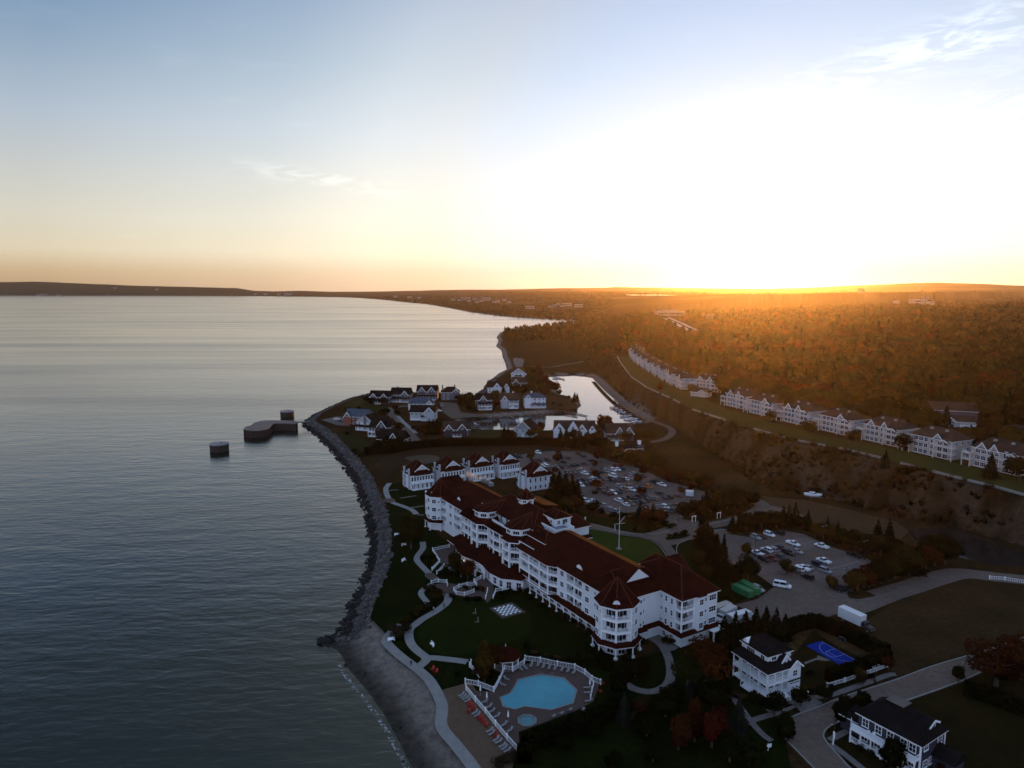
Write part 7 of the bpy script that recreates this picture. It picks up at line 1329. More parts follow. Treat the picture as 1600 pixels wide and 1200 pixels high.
def leaf_points(kind, n, rs):
    """centres and outward directions of leaf clumps of a tree one unit high"""
    if kind in ('broad', 'shrub', 'willow'):
        k = {'broad': 12, 'shrub': 9, 'willow': 13}[kind]; cz, rx, rz = {'broad': (.56, .25, .27), 'shrub': (.50, .32, .28), 'willow': (.58, .24, .28)}[kind]
        d = rs.normal(size=(k, 3)); d /= np.linalg.norm(d, axis=1)[:, None]; d *= rs.uniform(.35, 1, (k, 1)) ** .6; c = d * [rx, rx, rz] + [0, 0, cz]; r = rs.uniform(.13, .215, k) * (1.3 if kind == 'shrub' else 1)
        i = rs.randint(0, k, n); o = rs.normal(size=(n, 3)); o /= np.linalg.norm(o, axis=1)[:, None]; p = c[i] + o * (r[i] * rs.uniform(.62, 1.06, n) ** .7)[:, None]
        if kind == 'willow': p[:, 2] -= rs.uniform(0, .16, n) * (np.hypot(p[:, 0], p[:, 1]) / .3)
        out = p - [0, 0, cz - .12]
    elif kind == 'oval':
        t = np.arccos(rs.uniform(-1, 1, n)); a = rs.uniform(0, 6.283, n); rr = rs.uniform(.72, 1.05, n) * (1 + .16 * np.sin(a * 3 + t * 5) + .10 * np.sin(a * 7 - t * 9)); zz = np.cos(t); w = .20 * (1 - .28 * zz)
        p = np.stack([np.sin(t) * np.cos(a) * w * rr, np.sin(t) * np.sin(a) * w * rr, .56 + .43 * zz * rr], 1); out = p - [0, 0, .5]
    else:                                            # conifer
        z = 1 - np.sqrt(rs.uniform(0.0, 1, n)) * .95; a = rs.uniform(0, 6.283, n); wh = ((z * 15) % 1.0); w = (1 - z) * {'conifer': .25, 'pine': .30, 'spire': .15}[kind] * (.70 + .42 * (1 - wh)) * (1 + .18 * np.sin(a * 5 + np.floor(z * 15) * 2.1)); rr = np.sqrt(rs.uniform(.25, 1, n))
        p = np.stack([np.cos(a) * w * rr, np.sin(a) * w * rr, z - .10 * w * rr / .25], 1); out = np.stack([np.cos(a), np.sin(a), np.full(n, .25)], 1)
    return p, out / (np.linalg.norm(out, axis=1)[:, None] + 1e-9)
def leaf_quads(p, out, size, rs, squash=1.0):
    n = len(p); nr = out + rs.normal(size=(n, 3)) * .42; nr /= np.linalg.norm(nr, axis=1)[:, None]; t = np.cross(nr, rs.normal(size=(n, 3))); t /= np.linalg.norm(t, axis=1)[:, None] + 1e-9; b = np.cross(nr, t)
    s = size * rs.uniform(.55, 1.35, (n, 1)); t = t * s; b = b * s * rs.uniform(.5, .95, (n, 1)); v = np.stack([p - t * .9, p - b, p + t, p + b], 1); return v
def np_mesh(name, V, mats, attr=None, out=None):
    n = V.shape[0]; k = V.shape[1]; me = bpy.data.meshes.new(name); me.vertices.add(n * k); me.vertices.foreach_set('co', V.astype(np.float32).ravel()); me.loops.add(n * k); me.loops.foreach_set('vertex_index', np.arange(n * k, dtype=np.int32)); me.polygons.add(n); me.polygons.foreach_set('loop_start', np.arange(0, n * k, k, dtype=np.int32)); me.polygons.foreach_set('loop_total', np.full(n, k, np.int32)); me.update()
    if attr is not None: at = me.color_attributes.new('treecolour', 'FLOAT_COLOR', 'POINT'); at.data.foreach_set('color', np.repeat(np.concatenate([attr, np.ones((n, 1))], 1), k, 0).astype(np.float32).ravel())
    if out is not None: me.attributes.new('outward', 'FLOAT_VECTOR', 'POINT').data.foreach_set('vector', np.repeat(out, k, 0).astype(np.float32).ravel())
    for m in mats: me.materials.append(m)
    return me
CROWN, TRUNK = {}, {}
def crown(kind, i, n, size):
    key = (kind, i, n)
    if key not in CROWN:
        rs = np.random.RandomState(i * 97 + len(kind) * 13 + n); p, o = leaf_points(kind, n, rs); CROWN[key] = np_mesh('crown', leaf_quads(p, o, size, rs), [LEAF], None, o)
    return CROWN[key]
def trunk(kind, i):
    if (kind, i) not in TRUNK:
        mb = MB(); r_ = random.Random(i); top = {'conifer': .95, 'pine': .9, 'spire': .95, 'oval': .75}.get(kind, .62); prev = [(0, 0, -.03, .030), (.004, .003, .25, .022), (-.005, .004, top * .7, .013), (0, 0, top, .004)]
        mb.loft([[(x + r * math.cos(a), y + r * math.sin(a), z) for a in np.linspace(0, 6.283, 8)[:-1]] for x, y, z, r in prev])
        if kind in ('broad', 'shrub', 'willow', 'oval'):
            for k in range(6): a = k * 1.05 + r_.random(); z = r_.uniform(.22, .42); q = Vector((.2 * math.cos(a), .2 * math.sin(a), z + .22)); mb.bar((0, 0, z), q * .6 + Vector((0, 0, z * .4)), .018); mb.bar(q * .6 + Vector((0, 0, z * .4)), q, .010)
        TRUNK[(kind, i)] = mb.mesh('trunk', BARK)
    return TRUNK[(kind, i)]
TC = {'dark': (.0070, .0095, .0032), 'green': (.0125, .0165, .0042), 'olive': (.028, .022, .0062), 'gold': (.058, .034, .0075), 'orange': (.088, .024, .006), 'rust': (.046, .0145, .0055), 'red': (.055, .0085, .0055), 'blue': (.017, .022, .017), 'grey': (.033, .025, .014)}
CN = {'dark': 'dark green', 'green': 'green', 'olive': 'olive green', 'gold': 'golden', 'orange': 'orange', 'rust': 'rust coloured', 'red': 'dark red', 'blue': 'blue grey', 'grey': 'dull brown'}
KN = {'broad': 'leafy tree', 'conifer': 'spruce tree', 'pine': 'pine tree', 'oval': 'oval street tree', 'shrub': 'bush', 'spire': 'slim conifer', 'willow': 'willow tree'}
NM = {'broad': 'leafy_tree', 'conifer': 'spruce_tree', 'pine': 'pine_tree', 'oval': 'street_tree', 'shrub': 'bush', 'spire': 'slim_conifer', 'willow': 'willow_tree'}
NT = [0]
def tree(kind, col, loc, h, label, group=None, w=1.0, n=1500, size=None, cat=None):
    i = NT[0] % 4; NT[0] += 1; t = thing(NM[kind], label, cat or ('bush' if kind == 'shrub' else 'tree'), loc, rnd.uniform(0, 6.28), group)
    q = rnd.uniform(.85, 1.15); c = tuple(x * q for x in TC[col])
    w *= 1.15 if kind != 'broad' else 1.22; t.scale = (h * w * rnd.uniform(.94, 1.06), h * w * rnd.uniform(.94, 1.06), h)
    o = link('crown', crown(kind, i, n, size or (.95 / math.sqrt(n) if kind in ('conifer', 'pine', 'spire') else 1.65 / math.sqrt(n))), t); o.color = (*c, 1); link('trunk', trunk(kind, i), t); return t
def zone(crop_, items, where, group=None, z=None, n=900, jit=0):
    """individual trees of one zone, told apart by colour, kind and their order from the left"""
    cnt = {}
    for it in sorted(items, key=lambda a: a[0]):
        x, y, kind, col, h = it[:5]; w = it[5] if len(it) > 5 else 1.0; u, v = crop_(x, y); p = P(u, v, z) if z is not None else P(u, v, 3.0)
        if z is None and p.y > 250: p = rel(u, v) if (u > 900 and v < 760) or v < 600 else p
        k = (kind, col); cnt.setdefault(k, []).append((p, h, w))
    for (kind, col), L in cnt.items():
        for i, (p, h, w) in enumerate(L):
            lb = f'{CN[col]} {KN[kind]} {where}' if len(L) == 1 else f'{CN[col]} {KN[kind]} {where}, {nth(i)} from left'
            tree(kind, col, (p.x, p.y, p.z), h, lb, group or f'trees {where}', w, n)
ID = lambda x, y: (x, y)
def one(u, v, kind, col, h, label, w=1.0, n=2600): p = P(u, v); return tree(kind, col, (p.x, p.y, p.z), h, label, None, w, n)
one(642, 858, 'willow', 'olive', 14.5, 'big olive willow tree on the shore lawn before the far turret', .95, 3600)
one(757, 1066, 'oval', 'gold', 10.5, 'yellow birch tree beside the gazebo', .85, 3000); one(772, 1045, 'broad', 'rust', 7.5, 'thin rust coloured tree between birch and gazebo')
one(714, 897, 'broad', 'olive', 9, 'olive tree on the terrace before the pavilion windows', .8); one(731, 905, 'broad', 'rust', 7.5, 'brown orange tree beside the terrace olive tree', .95)
one(1102, 1078, 'broad', 'rust', 14, 'large orange topped maple before the hotel corner porch', 1.0, 4200); one(1074, 1076, 'broad', 'green', 12, 'dark green tree left of the large orange topped maple', 1.0, 3400)
one(1060, 1172, 'broad', 'rust', 9, 'small orange maple, leftmost of the three bottom maples', .8); one(1085, 1158, 'oval', 'rust', 9.5, 'slim orange maple in the middle of the three bottom maples', .95); one(1112, 1168, 'broad', 'red', 10.5, 'dark red maple, rightmost of the three bottom maples', .85, 3200)
one(1154, 1140, 'conifer', 'blue', 8.5, 'blue grey spruce on the lawn left of the white house path', 1.25, 3000); one(975, 1128, 'conifer', 'blue', 7.8, 'blue grey spruce right of the pool hedge', 1.2, 3000); one(1078, 1092, 'conifer', 'blue', 6, 'small blue grey spruce under the large maple', 1.2)
one(1556, 1072, 'broad', 'rust', 13, 'large dark red round maple by the street on the right', 1.3, 5000); one(1594, 1062, 'broad', 'rust', 12, 'second dark red maple at the right edge behind the large one', 1.25, 3800)
one(1497, 1066, 'broad', 'dark', 4.6, 'small round dark tree by the kerb on the right', 1.0); one(1319, 1131, 'oval', 'dark', 6.6, 'dark pear shaped street tree left of the pair by the navy house', 1.5); one(1346, 1121, 'oval', 'dark', 6.2, 'dark pear shaped street tree right of the pair by the navy house', 1.5)
one(1394, 1200, 'oval', 'dark', 6.4, 'dark street tree against the white porch of the navy house', 1.5); one(1251, 1103, 'broad', 'dark', 5, 'small round tree in front of the white house garage', 1.1); one(1210, 1118, 'broad', 'dark', 6.5, 'dark tree before the white house corner steps', 1.0); one(1226, 1155, 'oval', 'green', 6.2, 'thin tree at the street bend below the white house', 1.3); one(1288, 1094, 'broad', 'dark', 4.6, 'small dark tree at the end of the white fence', 1.1); one(1340, 1070, 'broad', 'olive', 5, 'small olive tree on the pavement below the court hedge', 1.0)
one(1168, 907, 'broad', 'dark', 9.5, 'big round dark tree beside the green containers', 1.1, 3200); one(1142, 915, 'broad', 'dark', 8, 'dark tree between the hotel roof and the green containers', 1.1); one(1132, 942, 'broad', 'green', 6, 'green bush like tree behind the hotel corner block', 1.1); one(1100, 905, 'broad', 'olive', 6, 'olive tree behind the hotel corner roof', 1.2)
Z = zone
Z(c8, [(75, 470, 'conifer', 'dark', 13, 1.2), (110, 500, 'conifer', 'dark', 14, 1.2), (150, 560, 'conifer', 'dark', 13, 1.2), (190, 600, 'conifer', 'dark', 12, 1.2), (250, 640, 'spire', 'dark', 13, 1.3), (90, 590, 'pine', 'dark', 10, 1.1), (140, 680, 'pine', 'dark', 10, 1.1), (220, 700, 'pine', 'dark', 9, 1.1), (60, 640, 'broad', 'olive', 7, 1.2)], 'in the dark clump by the front lawn drive')
Z(c5, [(455, 330, 'pine', 'dark', 9, 1.2), (540, 300, 'pine', 'dark', 9, 1.2), (620, 290, 'pine', 'dark', 9, 1.2), (700, 280, 'pine', 'dark', 9.5, 1.2), (780, 270, 'pine', 'dark', 9.5, 1.2), (860, 270, 'pine', 'dark', 9, 1.2), (930, 290, 'pine', 'dark', 8, 1.2), (480, 420, 'pine', 'dark', 9, 1.2), (440, 480, 'pine', 'dark', 9, 1.2), (520, 370, 'pine', 'dark', 8, 1.2)], 'in the thick row behind the white house', None, 3.0, 1600)
Z(c8, [(320, 352, 'conifer', 'dark', 8, 1.2), (375, 345, 'conifer', 'dark', 8.5, 1.2), (430, 338, 'broad', 'dark', 8, 1.2), (490, 330, 'conifer', 'dark', 8, 1.2), (550, 330, 'broad', 'dark', 8, 1.2), (610, 330, 'conifer', 'dark', 8, 1.2), (665, 325, 'broad', 'green', 7.5, 1.2), (715, 318, 'conifer', 'dark', 10, 1.1), (760, 312, 'conifer', 'dark', 10, 1.1), (810, 305, 'conifer', 'dark', 10.5, 1.1), (870, 330, 'broad', 'green', 7, 1.2), (910, 340, 'conifer', 'dark', 9, 1.1)], 'along the back of the near car park')
Z(c8, [(970, 395, 'broad', 'gold', 6.5, 1.1), (1030, 410, 'broad', 'olive', 7, 1.2), (1060, 400, 'conifer', 'dark', 9, 1.1), (1100, 425, 'broad', 'olive', 7, 1.2), (1140, 435, 'conifer', 'dark', 9, 1.1), (1185, 455, 'broad', 'green', 7, 1.3), (1230, 475, 'broad', 'olive', 7.5, 1.2), (1280, 490, 'broad', 'dark', 8, 1.3), (1330, 505, 'broad', 'olive', 8, 1.2), (1380, 520, 'broad', 'dark', 8, 1.3), (1430, 540, 'broad', 'green', 8, 1.2), (1480, 545, 'broad', 'olive', 9, 1.2), (1530, 560, 'broad', 'dark', 9, 1.3), (1590, 575, 'broad', 'dark', 9, 1.3), (1450, 480, 'conifer', 'dark', 12, 1.2), (1540, 480, 'conifer', 'dark', 12, 1.2)], 'along the right side of the near car park')
Z(c8, [(1260, 800, 'broad', 'gold', 7, 1.1), (1300, 815, 'broad', 'gold', 7, 1.1), (1345, 790, 'broad', 'rust', 8, 1.1), (1390, 790, 'broad', 'rust', 7.5, 1.1), (1440, 770, 'broad', 'dark', 9, 1.2), (1490, 760, 'broad', 'dark', 9.5, 1.2), (1540, 740, 'broad', 'green', 10, 1.2), (1590, 720, 'broad', 'dark', 10, 1.3), (1640, 700, 'broad', 'dark', 10, 1.3), (1700, 690, 'broad', 'olive', 11, 1.2), (1760, 680, 'conifer', 'dark', 12, 1.2), (1830, 640, 'broad', 'rust', 10, 1.1), (1900, 620, 'broad', 'dark', 12, 1.2), (1980, 610, 'broad', 'dark', 12, 1.2)], 'in the wood between car park and pond')
Z(c8, [(435, 545, 'broad', 'gold', 5.5, 1.1), (745, 690, 'broad', 'olive', 6, 1.1), (1090, 795, 'broad', 'gold', 5, 1.2)], 'on a planted island of the near car park')
Z(c8, [(-60, 250, 'broad', 'dark', 8, 1.3), (20, 235, 'broad', 'dark', 8, 1.3), (85, 215, 'pine', 'dark', 9, 1.2), (150, 200, 'broad', 'dark', 8, 1.3), (215, 190, 'pine', 'dark', 9, 1.2), (280, 180, 'broad', 'dark', 8, 1.3), (345, 175, 'broad', 'dark', 8, 1.3), (405, 165, 'pine', 'dark', 9, 1.2), (460, 150, 'broad', 'dark', 8, 1.3), (120, 160, 'pine', 'dark', 9, 1.2), (330, 130, 'broad', 'dark', 8, 1.3), (230, 140, 'broad', 'green', 8, 1.3)], 'in the dark belt beside the entry road')
Z(c7, [(320, 480, 'conifer', 'dark', 13, 1.3), (370, 470, 'conifer', 'dark', 13, 1.3), (420, 490, 'conifer', 'dark', 13, 1.3), (470, 500, 'conifer', 'dark', 13, 1.3), (510, 530, 'conifer', 'dark', 12, 1.3), (310, 560, 'broad', 'dark', 8, 1.2), (360, 580, 'broad', 'dark', 8, 1.2), (425, 600, 'broad', 'olive', 7.5, 1.2), (490, 590, 'broad', 'rust', 8, 1.0), (520, 590, 'broad', 'olive', 6, 1.1)], 'between the plain cottage and the front drive')
Z(c7, [(640, 605, 'broad', 'dark', 6.5, 1.3), (700, 615, 'shrub', 'dark', 3, 1.3), (790, 645, 'shrub', 'dark', 3, 1.5), (850, 645, 'shrub', 'dark', 3, 1.5), (920, 655, 'shrub', 'green', 3, 1.5), (1000, 670, 'pine', 'dark', 9, 1.2), (1050, 680, 'broad', 'rust', 8, 1.1), (1100, 690, 'pine', 'dark', 9.5, 1.2), (1150, 690, 'broad', 'rust', 8, 1.1), (1200, 720, 'shrub', 'dark', 3, 1.5), (1250, 725, 'shrub', 'dark', 2.6, 1.6), (1130, 720, 'shrub', 'dark', 3, 1.5), (1230, 790, 'shrub', 'dark', 1.4, 1.6), (1340, 780, 'shrub', 'dark', 2.4, 1.5), (1280, 782, 'shrub', 'green', 1.5, 1.6), (970, 745, 'shrub', 'dark', 2, 1.6), (1060, 745, 'shrub', 'dark', 2, 1.6)], 'on the drive island facing the front lawn')
Z(c7, [(145, 200, 'broad', 'gold', 6, 1.1), (358, 165, 'broad', 'gold', 5, 1.1), (355, 220, 'broad', 'rust', 7, 1.1), (342, 300, 'broad', 'red', 4.2, 1.1), (655, 340, 'broad', 'rust', 5, 1.1), (660, 430, 'broad', 'rust', 6, 1.2), (650, 460, 'shrub', 'dark', 2, 1.8), (980, 385, 'broad', 'rust', 5.5, 1.2), (1025, 310, 'broad', 'red', 5, 1.2), (1012, 470, 'broad', 'rust', 5, 1.2), (1205, 370, 'broad', 'red', 5, 1.2), (1405, 440, 'broad', 'red', 5, 1.2), (1328, 445, 'shrub', 'rust', 3.2, 1.3), (812, 255, 'shrub', 'red', 2.2, 1.6), (860, 255, 'shrub', 'red', 2.2, 1.6), (650, 255, 'broad', 'rust', 5, 1.1)], 'on the islands of the far car park')
Z(c7, [(420, 95, 'broad', 'green', 8, 1.2), (480, 100, 'pine', 'dark', 10, 1.1), (540, 105, 'pine', 'dark', 11, 1.1), (590, 110, 'broad', 'dark', 11, 1.1), (640, 115, 'broad', 'dark', 11, 1.1), (700, 120, 'broad', 'olive', 10, 1.1), (690, 215, 'broad', 'rust', 9, 1.0), (745, 140, 'broad', 'gold', 9, 1.1), (790, 160, 'broad', 'gold', 9, 1.1), (800, 215, 'broad', 'olive', 9, 1.1), (840, 200, 'broad', 'rust', 9, 1.1), (880, 60, 'broad', 'gold', 8, 1.3), (910, 230, 'broad', 'green', 8, 1.2), (950, 240, 'broad', 'dark', 9, 1.2), (1000, 240, 'broad', 'olive', 10, 1.2), (1030, 150, 'broad', 'dark', 10, 1.1), (1060, 250, 'broad', 'olive', 10, 1.2), (1120, 260, 'broad', 'green', 10, 1.2), (1160, 270, 'broad', 'olive', 10, 1.2)], 'in the belt around the gatehouse')
Z(c7, [(1170, 345, 'broad', 'rust', 7, 1.2), (1215, 340, 'broad', 'rust', 7.5, 1.2), (1270, 350, 'broad', 'grey', 7.5, 1.2), (1320, 365, 'broad', 'rust', 7, 1.2), (1370, 375, 'broad', 'olive', 6.5, 1.3), (1440, 395, 'broad', 'gold', 7, 1.2), (1480, 410, 'broad', 'olive', 7, 1.2), (1540, 440, 'broad', 'rust', 7, 1.2), (1590, 470, 'broad', 'grey', 7, 1.2), (1250, 300, 'broad', 'grey', 6, 1.3), (1400, 330, 'broad', 'grey', 6, 1.3), (1530, 370, 'broad', 'grey', 6, 1.3)], 'below the dry slope beside the far car park')
PT = 'on the harbour point'
Z(cQ, [(712, 190, 'broad', 'red', 11, 1.0), (735, 225, 'broad', 'red', 11, 1.0), (762, 270, 'broad', 'red', 12, 1.1), (800, 330, 'broad', 'red', 13, 1.15), (838, 325, 'broad', 'red', 11, 1.1), (750, 350, 'broad', 'red', 10, 1.0), (660, 270, 'broad', 'olive', 13, 1.2), (705, 300, 'broad', 'olive', 12, 1.2), (560, 345, 'broad', 'dark', 12, 1.1), (600, 350, 'broad', 'dark', 12, 1.1), (640, 340, 'broad', 'green', 11, 1.1), (650, 200, 'broad', 'dark', 11, 1.1), (680, 205, 'broad', 'dark', 10, 1.1), (418, 440, 'broad', 'red', 10, 1.1), (420, 370, 'broad', 'gold', 9, 1.2), (262, 450, 'conifer', 'dark', 13, 1.3), (235, 440, 'conifer', 'dark', 11, 1.3), (190, 415, 'spire', 'dark', 11, 1.5), (170, 410, 'spire', 'dark', 10, 1.5), (210, 415, 'spire', 'dark', 11, 1.5), (235, 370, 'broad', 'gold', 7, 1.2), (968, 390, 'conifer', 'dark', 9, 1.4), (985, 388, 'conifer', 'dark', 8, 1.4), (865, 345, 'broad', 'dark', 7, 1.1), (930, 365, 'shrub', 'dark', 3, 1.5), (475, 330, 'conifer', 'dark', 9, 1.3), (520, 270, 'broad', 'rust', 7, 1.1), (155, 380, 'broad', 'red', 6, 1.1), (20, 350, 'spire', 'dark', 9, 1.4), (580, 90, 'pine', 'dark', 5, 1.3), (870, 420, 'shrub', 'dark', 2.2, 1.7), (820, 405, 'shrub', 'dark', 2.2, 1.7)], PT)
Z(cQ, [(730, 600, 'broad', 'red', 9, 1.0), (715, 640, 'broad', 'gold', 8, 1.2), (660, 640, 'broad', 'gold', 7, 1.2), (1165, 590, 'broad', 'rust', 13, 1.0), (1200, 600, 'broad', 'rust', 12, 1.0), (1120, 630, 'broad', 'olive', 10, 1.1), (480, 640, 'conifer', 'dark', 9, 1.3), (505, 640, 'conifer', 'dark', 8, 1.3), (540, 650, 'broad', 'olive', 6, 1.1), (870, 660, 'pine', 'dark', 9, 1.2), (910, 655, 'pine', 'dark', 9, 1.2), (960, 650, 'broad', 'dark', 8, 1.2), (1000, 670, 'pine', 'dark', 10, 1.1), (1060, 680, 'pine', 'dark', 10, 1.1), (1110, 690, 'broad', 'olive', 9, 1.1), (1150, 700, 'broad', 'gold', 8, 1.2), (1040, 700, 'pine', 'dark', 9, 1.1), (920, 700, 'pine', 'dark', 10, 1.1), (970, 705, 'pine', 'dark', 10, 1.1)], 'in front of the harbour houses')
Z(cP, [(770, 525, 'broad', 'orange', 8, 1.3), (815, 540, 'broad', 'olive', 9, 1.2), (1010, 555, 'broad', 'rust', 9, 1.0), (1055, 540, 'conifer', 'dark', 11, 1.3), (1085, 540, 'conifer', 'dark', 11, 1.3), (1115, 530, 'conifer', 'dark', 10, 1.3), (1150, 510, 'conifer', 'dark', 11, 1.3), (1155, 555, 'broad', 'orange', 7, 1.2), (690, 410, 'broad', 'dark', 8, 1.2), (720, 410, 'broad', 'dark', 8, 1.2), (785, 355, 'broad', 'rust', 6, 1.2), (800, 400, 'broad', 'dark', 5, 1.3), (560, 300, 'broad', 'dark', 7, 1.2), (600, 315, 'broad', 'dark', 7, 1.2), (690, 310, 'broad', 'dark', 7, 1.1), (760, 285, 'broad', 'dark', 7, 1.2), (930, 270, 'shrub', 'dark', 4, 1.2), (1125, 255, 'spire', 'dark', 9, 1.4), (640, 560, 'broad', 'orange', 6, 1.0), (690, 610, 'broad', 'rust', 9, .9), (880, 620, 'broad', 'olive', 7, 1.3), (720, 650, 'broad', 'dark', 8, 1.2), (770, 660, 'broad', 'dark', 8, 1.2), (660, 670, 'broad', 'dark', 7, 1.2), (930, 505, 'shrub', 'dark', 3, 1.3), (970, 510, 'shrub', 'dark', 3, 1.3), (820, 655, 'broad', 'dark', 8, 1.2), (410, 545, 'shrub', 'dark', 2.4, 1.6), (510, 480, 'shrub', 'dark', 2.6, 1.5), (480, 690, 'shrub', 'olive', 3.4, 1.5), (520, 715, 'shrub', 'olive', 3.4, 1.5), (440, 352, 'shrub', 'dark', 2.4, 1.8), (500, 345, 'shrub', 'dark', 2.4, 1.8), (400, 350, 'shrub', 'dark', 2.4, 1.8)], 'among the western point houses')
Z(ID, [(1383, 731, 'conifer', 'dark', 9, 1.2), (1547, 748, 'conifer', 'dark', 12, 1.3), (1263, 678, 'broad', 'green', 9, 1.0), (1332, 694, 'broad', 'dark', 9, 1.0), (1411, 705, 'broad', 'dark', 10, 1.0), (1592, 752, 'broad', 'dark', 12, 1.1), (1082, 616, 'broad', 'gold', 9, 1.2), (1031, 611, 'oval', 'orange', 7, 1.4), (1205, 660, 'broad', 'olive', 8, 1.0)], 'standing between the condominium blocks', None, BT, 1400)
# shrubs and beds close to the hotel and pool
Z(c3, [(330, 540, 'shrub', 'olive', 2.6, 1.3), (370, 520, 'shrub', 'olive', 2.6, 1.3), (410, 490, 'shrub', 'olive', 2.6, 1.3), (450, 460, 'shrub', 'olive', 2.6, 1.3), (490, 435, 'shrub', 'grey', 2.6, 1.3), (530, 415, 'shrub', 'olive', 2.4, 1.3), (570, 370, 'shrub', 'olive', 3.2, 1.2), (600, 340, 'shrub', 'olive', 3.0, 1.2), (265, 610, 'shrub', 'grey', 3.2, 1.4), (300, 640, 'shrub', 'grey', 3.4, 1.4), (335, 600, 'shrub', 'grey', 3.0, 1.4), (540, 300, 'shrub', 'grey', 2.4, 1.3), (500, 290, 'shrub', 'olive', 2.0, 1.3)], 'between the two lakeside paths')
Z(c3, [(620, 190, 'shrub', 'dark', 2.4, 1.5), (680, 180, 'shrub', 'dark', 2.4, 1.5), (730, 190, 'shrub', 'dark', 2.4, 1.5), (650, 140, 'shrub', 'olive', 2.0, 1.5), (480, 60, 'shrub', 'dark', 2.0, 1.5), (520, 110, 'shrub', 'dark', 2.0, 1.5), (540, 60, 'shrub', 'dark', 2.0, 1.5), (870, 290, 'shrub', 'dark', 2.0, 1.4), (910, 300, 'shrub', 'rust', 1.8, 1.4), (790, 290, 'shrub', 'dark', 1.6, 1.5), (690, 345, 'shrub', 'dark', 1.6, 1.5), (870, 370, 'shrub', 'dark', 1.5, 1.6), (800, 365, 'shrub', 'dark', 1.5, 1.6), (1050, 350, 'shrub', 'dark', 2.0, 1.5), (1120, 320, 'shrub', 'dark', 2.0, 1.5), (1190, 310, 'shrub', 'dark', 2.0, 1.5)], 'in the terrace beds')
Z(c2, [(60, 700, 'shrub', 'dark', 1.6, 1.4), (130, 745, 'shrub', 'dark', 1.6, 1.4), (210, 790, 'shrub', 'dark', 1.6, 1.4), (290, 835, 'shrub', 'dark', 1.6, 1.4), (370, 880, 'shrub', 'olive', 1.8, 1.4), (440, 910, 'shrub', 'dark', 1.8, 1.4), (500, 945, 'shrub', 'grey', 2.2, 1.3), (550, 985, 'shrub', 'grey', 2.2, 1.3), (560, 1130, 'shrub', 'dark', 2.4, 1.4), (520, 1150, 'shrub', 'green', 2.8, 1.4), (620, 1170, 'shrub', 'dark', 2.4, 1.4), (860, 1150, 'shrub', 'dark', 2.4, 1.4), (940, 1060, 'shrub', 'dark', 2.4, 1.4), (1065, 945, 'shrub', 'green', 3.2, .9), (1160, 1000, 'shrub', 'green', 3.0, 1.0), (1130, 1050, 'shrub', 'dark', 2.0, 1.6), (1170, 1060, 'shrub', 'dark', 2.0, 1.6), (1300, 1060, 'shrub', 'green', 2.2, 1.0), (1000, 985, 'shrub', 'grey', 2.0, 1.2)], 'along the foot of the hotel')
Z(c4, [(560, 150, 'shrub', 'dark', 2.2, 1.4), (600, 190, 'shrub', 'grey', 1.4, 1.6), (680, 215, 'shrub', 'grey', 1.4, 1.6), (760, 225, 'shrub', 'grey', 1.4, 1.6), (840, 245, 'shrub', 'dark', 1.6, 1.6), (930, 230, 'shrub', 'green', 3.4, 1.2), (1000, 250, 'shrub', 'green', 3.4, 1.2), (1060, 240, 'shrub', 'dark', 3.0, 1.2), (1100, 290, 'shrub', 'dark', 2.4, 1.5), (1300, 350, 'broad', 'dark', 5, 1.2), (1340, 330, 'broad', 'dark', 5, 1.2), (1330, 610, 'shrub', 'rust', 3.0, 1.3), (1290, 650, 'shrub', 'grey', 2.4, 1.3), (1380, 540, 'shrub', 'olive', 2.4, 1.3), (1440, 530, 'shrub', 'dark', 2.4, 1.3), (1250, 330, 'pine', 'dark', 7, 1.2), (1210, 370, 'pine', 'dark', 7, 1.2), (230, 350, 'shrub', 'rust', 1.6, 1.4), (190, 330, 'shrub', 'grey', 1.6, 1.4), (60, 335, 'shrub', 'dark', 1.2, 1.4), (400, 940, 'shrub', 'grey', 2.2, 1.6), (450, 930, 'shrub', 'grey', 2.2, 1.6), (350, 970, 'shrub', 'grey', 2.0, 1.6)], 'around the pool deck', None, 3.0, 1100)
Z(c5, [(470, 790, 'shrub', 'dark', 1.8, 1.4), (540, 740, 'shrub', 'grey', 1.8, 1.4), (600, 760, 'shrub', 'grey', 1.8, 1.4), (690, 790, 'shrub', 'dark', 1.8, 1.4), (760, 800, 'shrub', 'dark', 1.8, 1.4), (930, 800, 'shrub', 'dark', 1.4, 1.4), (1130, 720, 'shrub', 'dark', 1.6, 1.6), (1110, 580, 'shrub', 'dark', 1.2, 1.6), (1130, 560, 'shrub', 'dark', 1.0, 1.6)], 'around the white house')
Z(c6, [(330, 1060, 'shrub', 'green', 1.3, 1.8), (280, 1000, 'shrub', 'green', 1.3, 1.8), (400, 1110, 'shrub', 'green', 1.3, 1.8), (980, 1230, 'shrub', 'rust', 3.0, 1.2), (540, 440, 'broad', 'rust', 4.5, .9), (110, 590, 'shrub', 'dark', 1.4, 1.6), (400, 500, 'shrub', 'dark', 1.4, 1.6)], 'near the navy house street')
Z(ID, [(880, 1170, 'broad', 'dark', 4, 1.2), (930, 1150, 'shrub', 'dark', 3, 1.4), (1010, 1150, 'broad', 'dark', 6, 1.2), (1040, 1120, 'broad', 'dark', 6, 1.2), (1020, 1190, 'shrub', 'dark', 3, 1.5), (960, 1195, 'shrub', 'dark', 3, 1.5), (1140, 1190, 'broad', 'dark', 7, 1.1), (1170, 1195, 'broad', 'green', 7, 1.1), (1115, 1110, 'broad', 'dark', 7, 1.2), (1130, 1085, 'pine', 'dark', 8, 1.2), (1050, 1098, 'broad', 'dark', 5, 1.3), (1000, 1105, 'shrub', 'grey', 2.6, 1.4)], 'on the dark lawn at the bottom', None, 3.0, 1300)
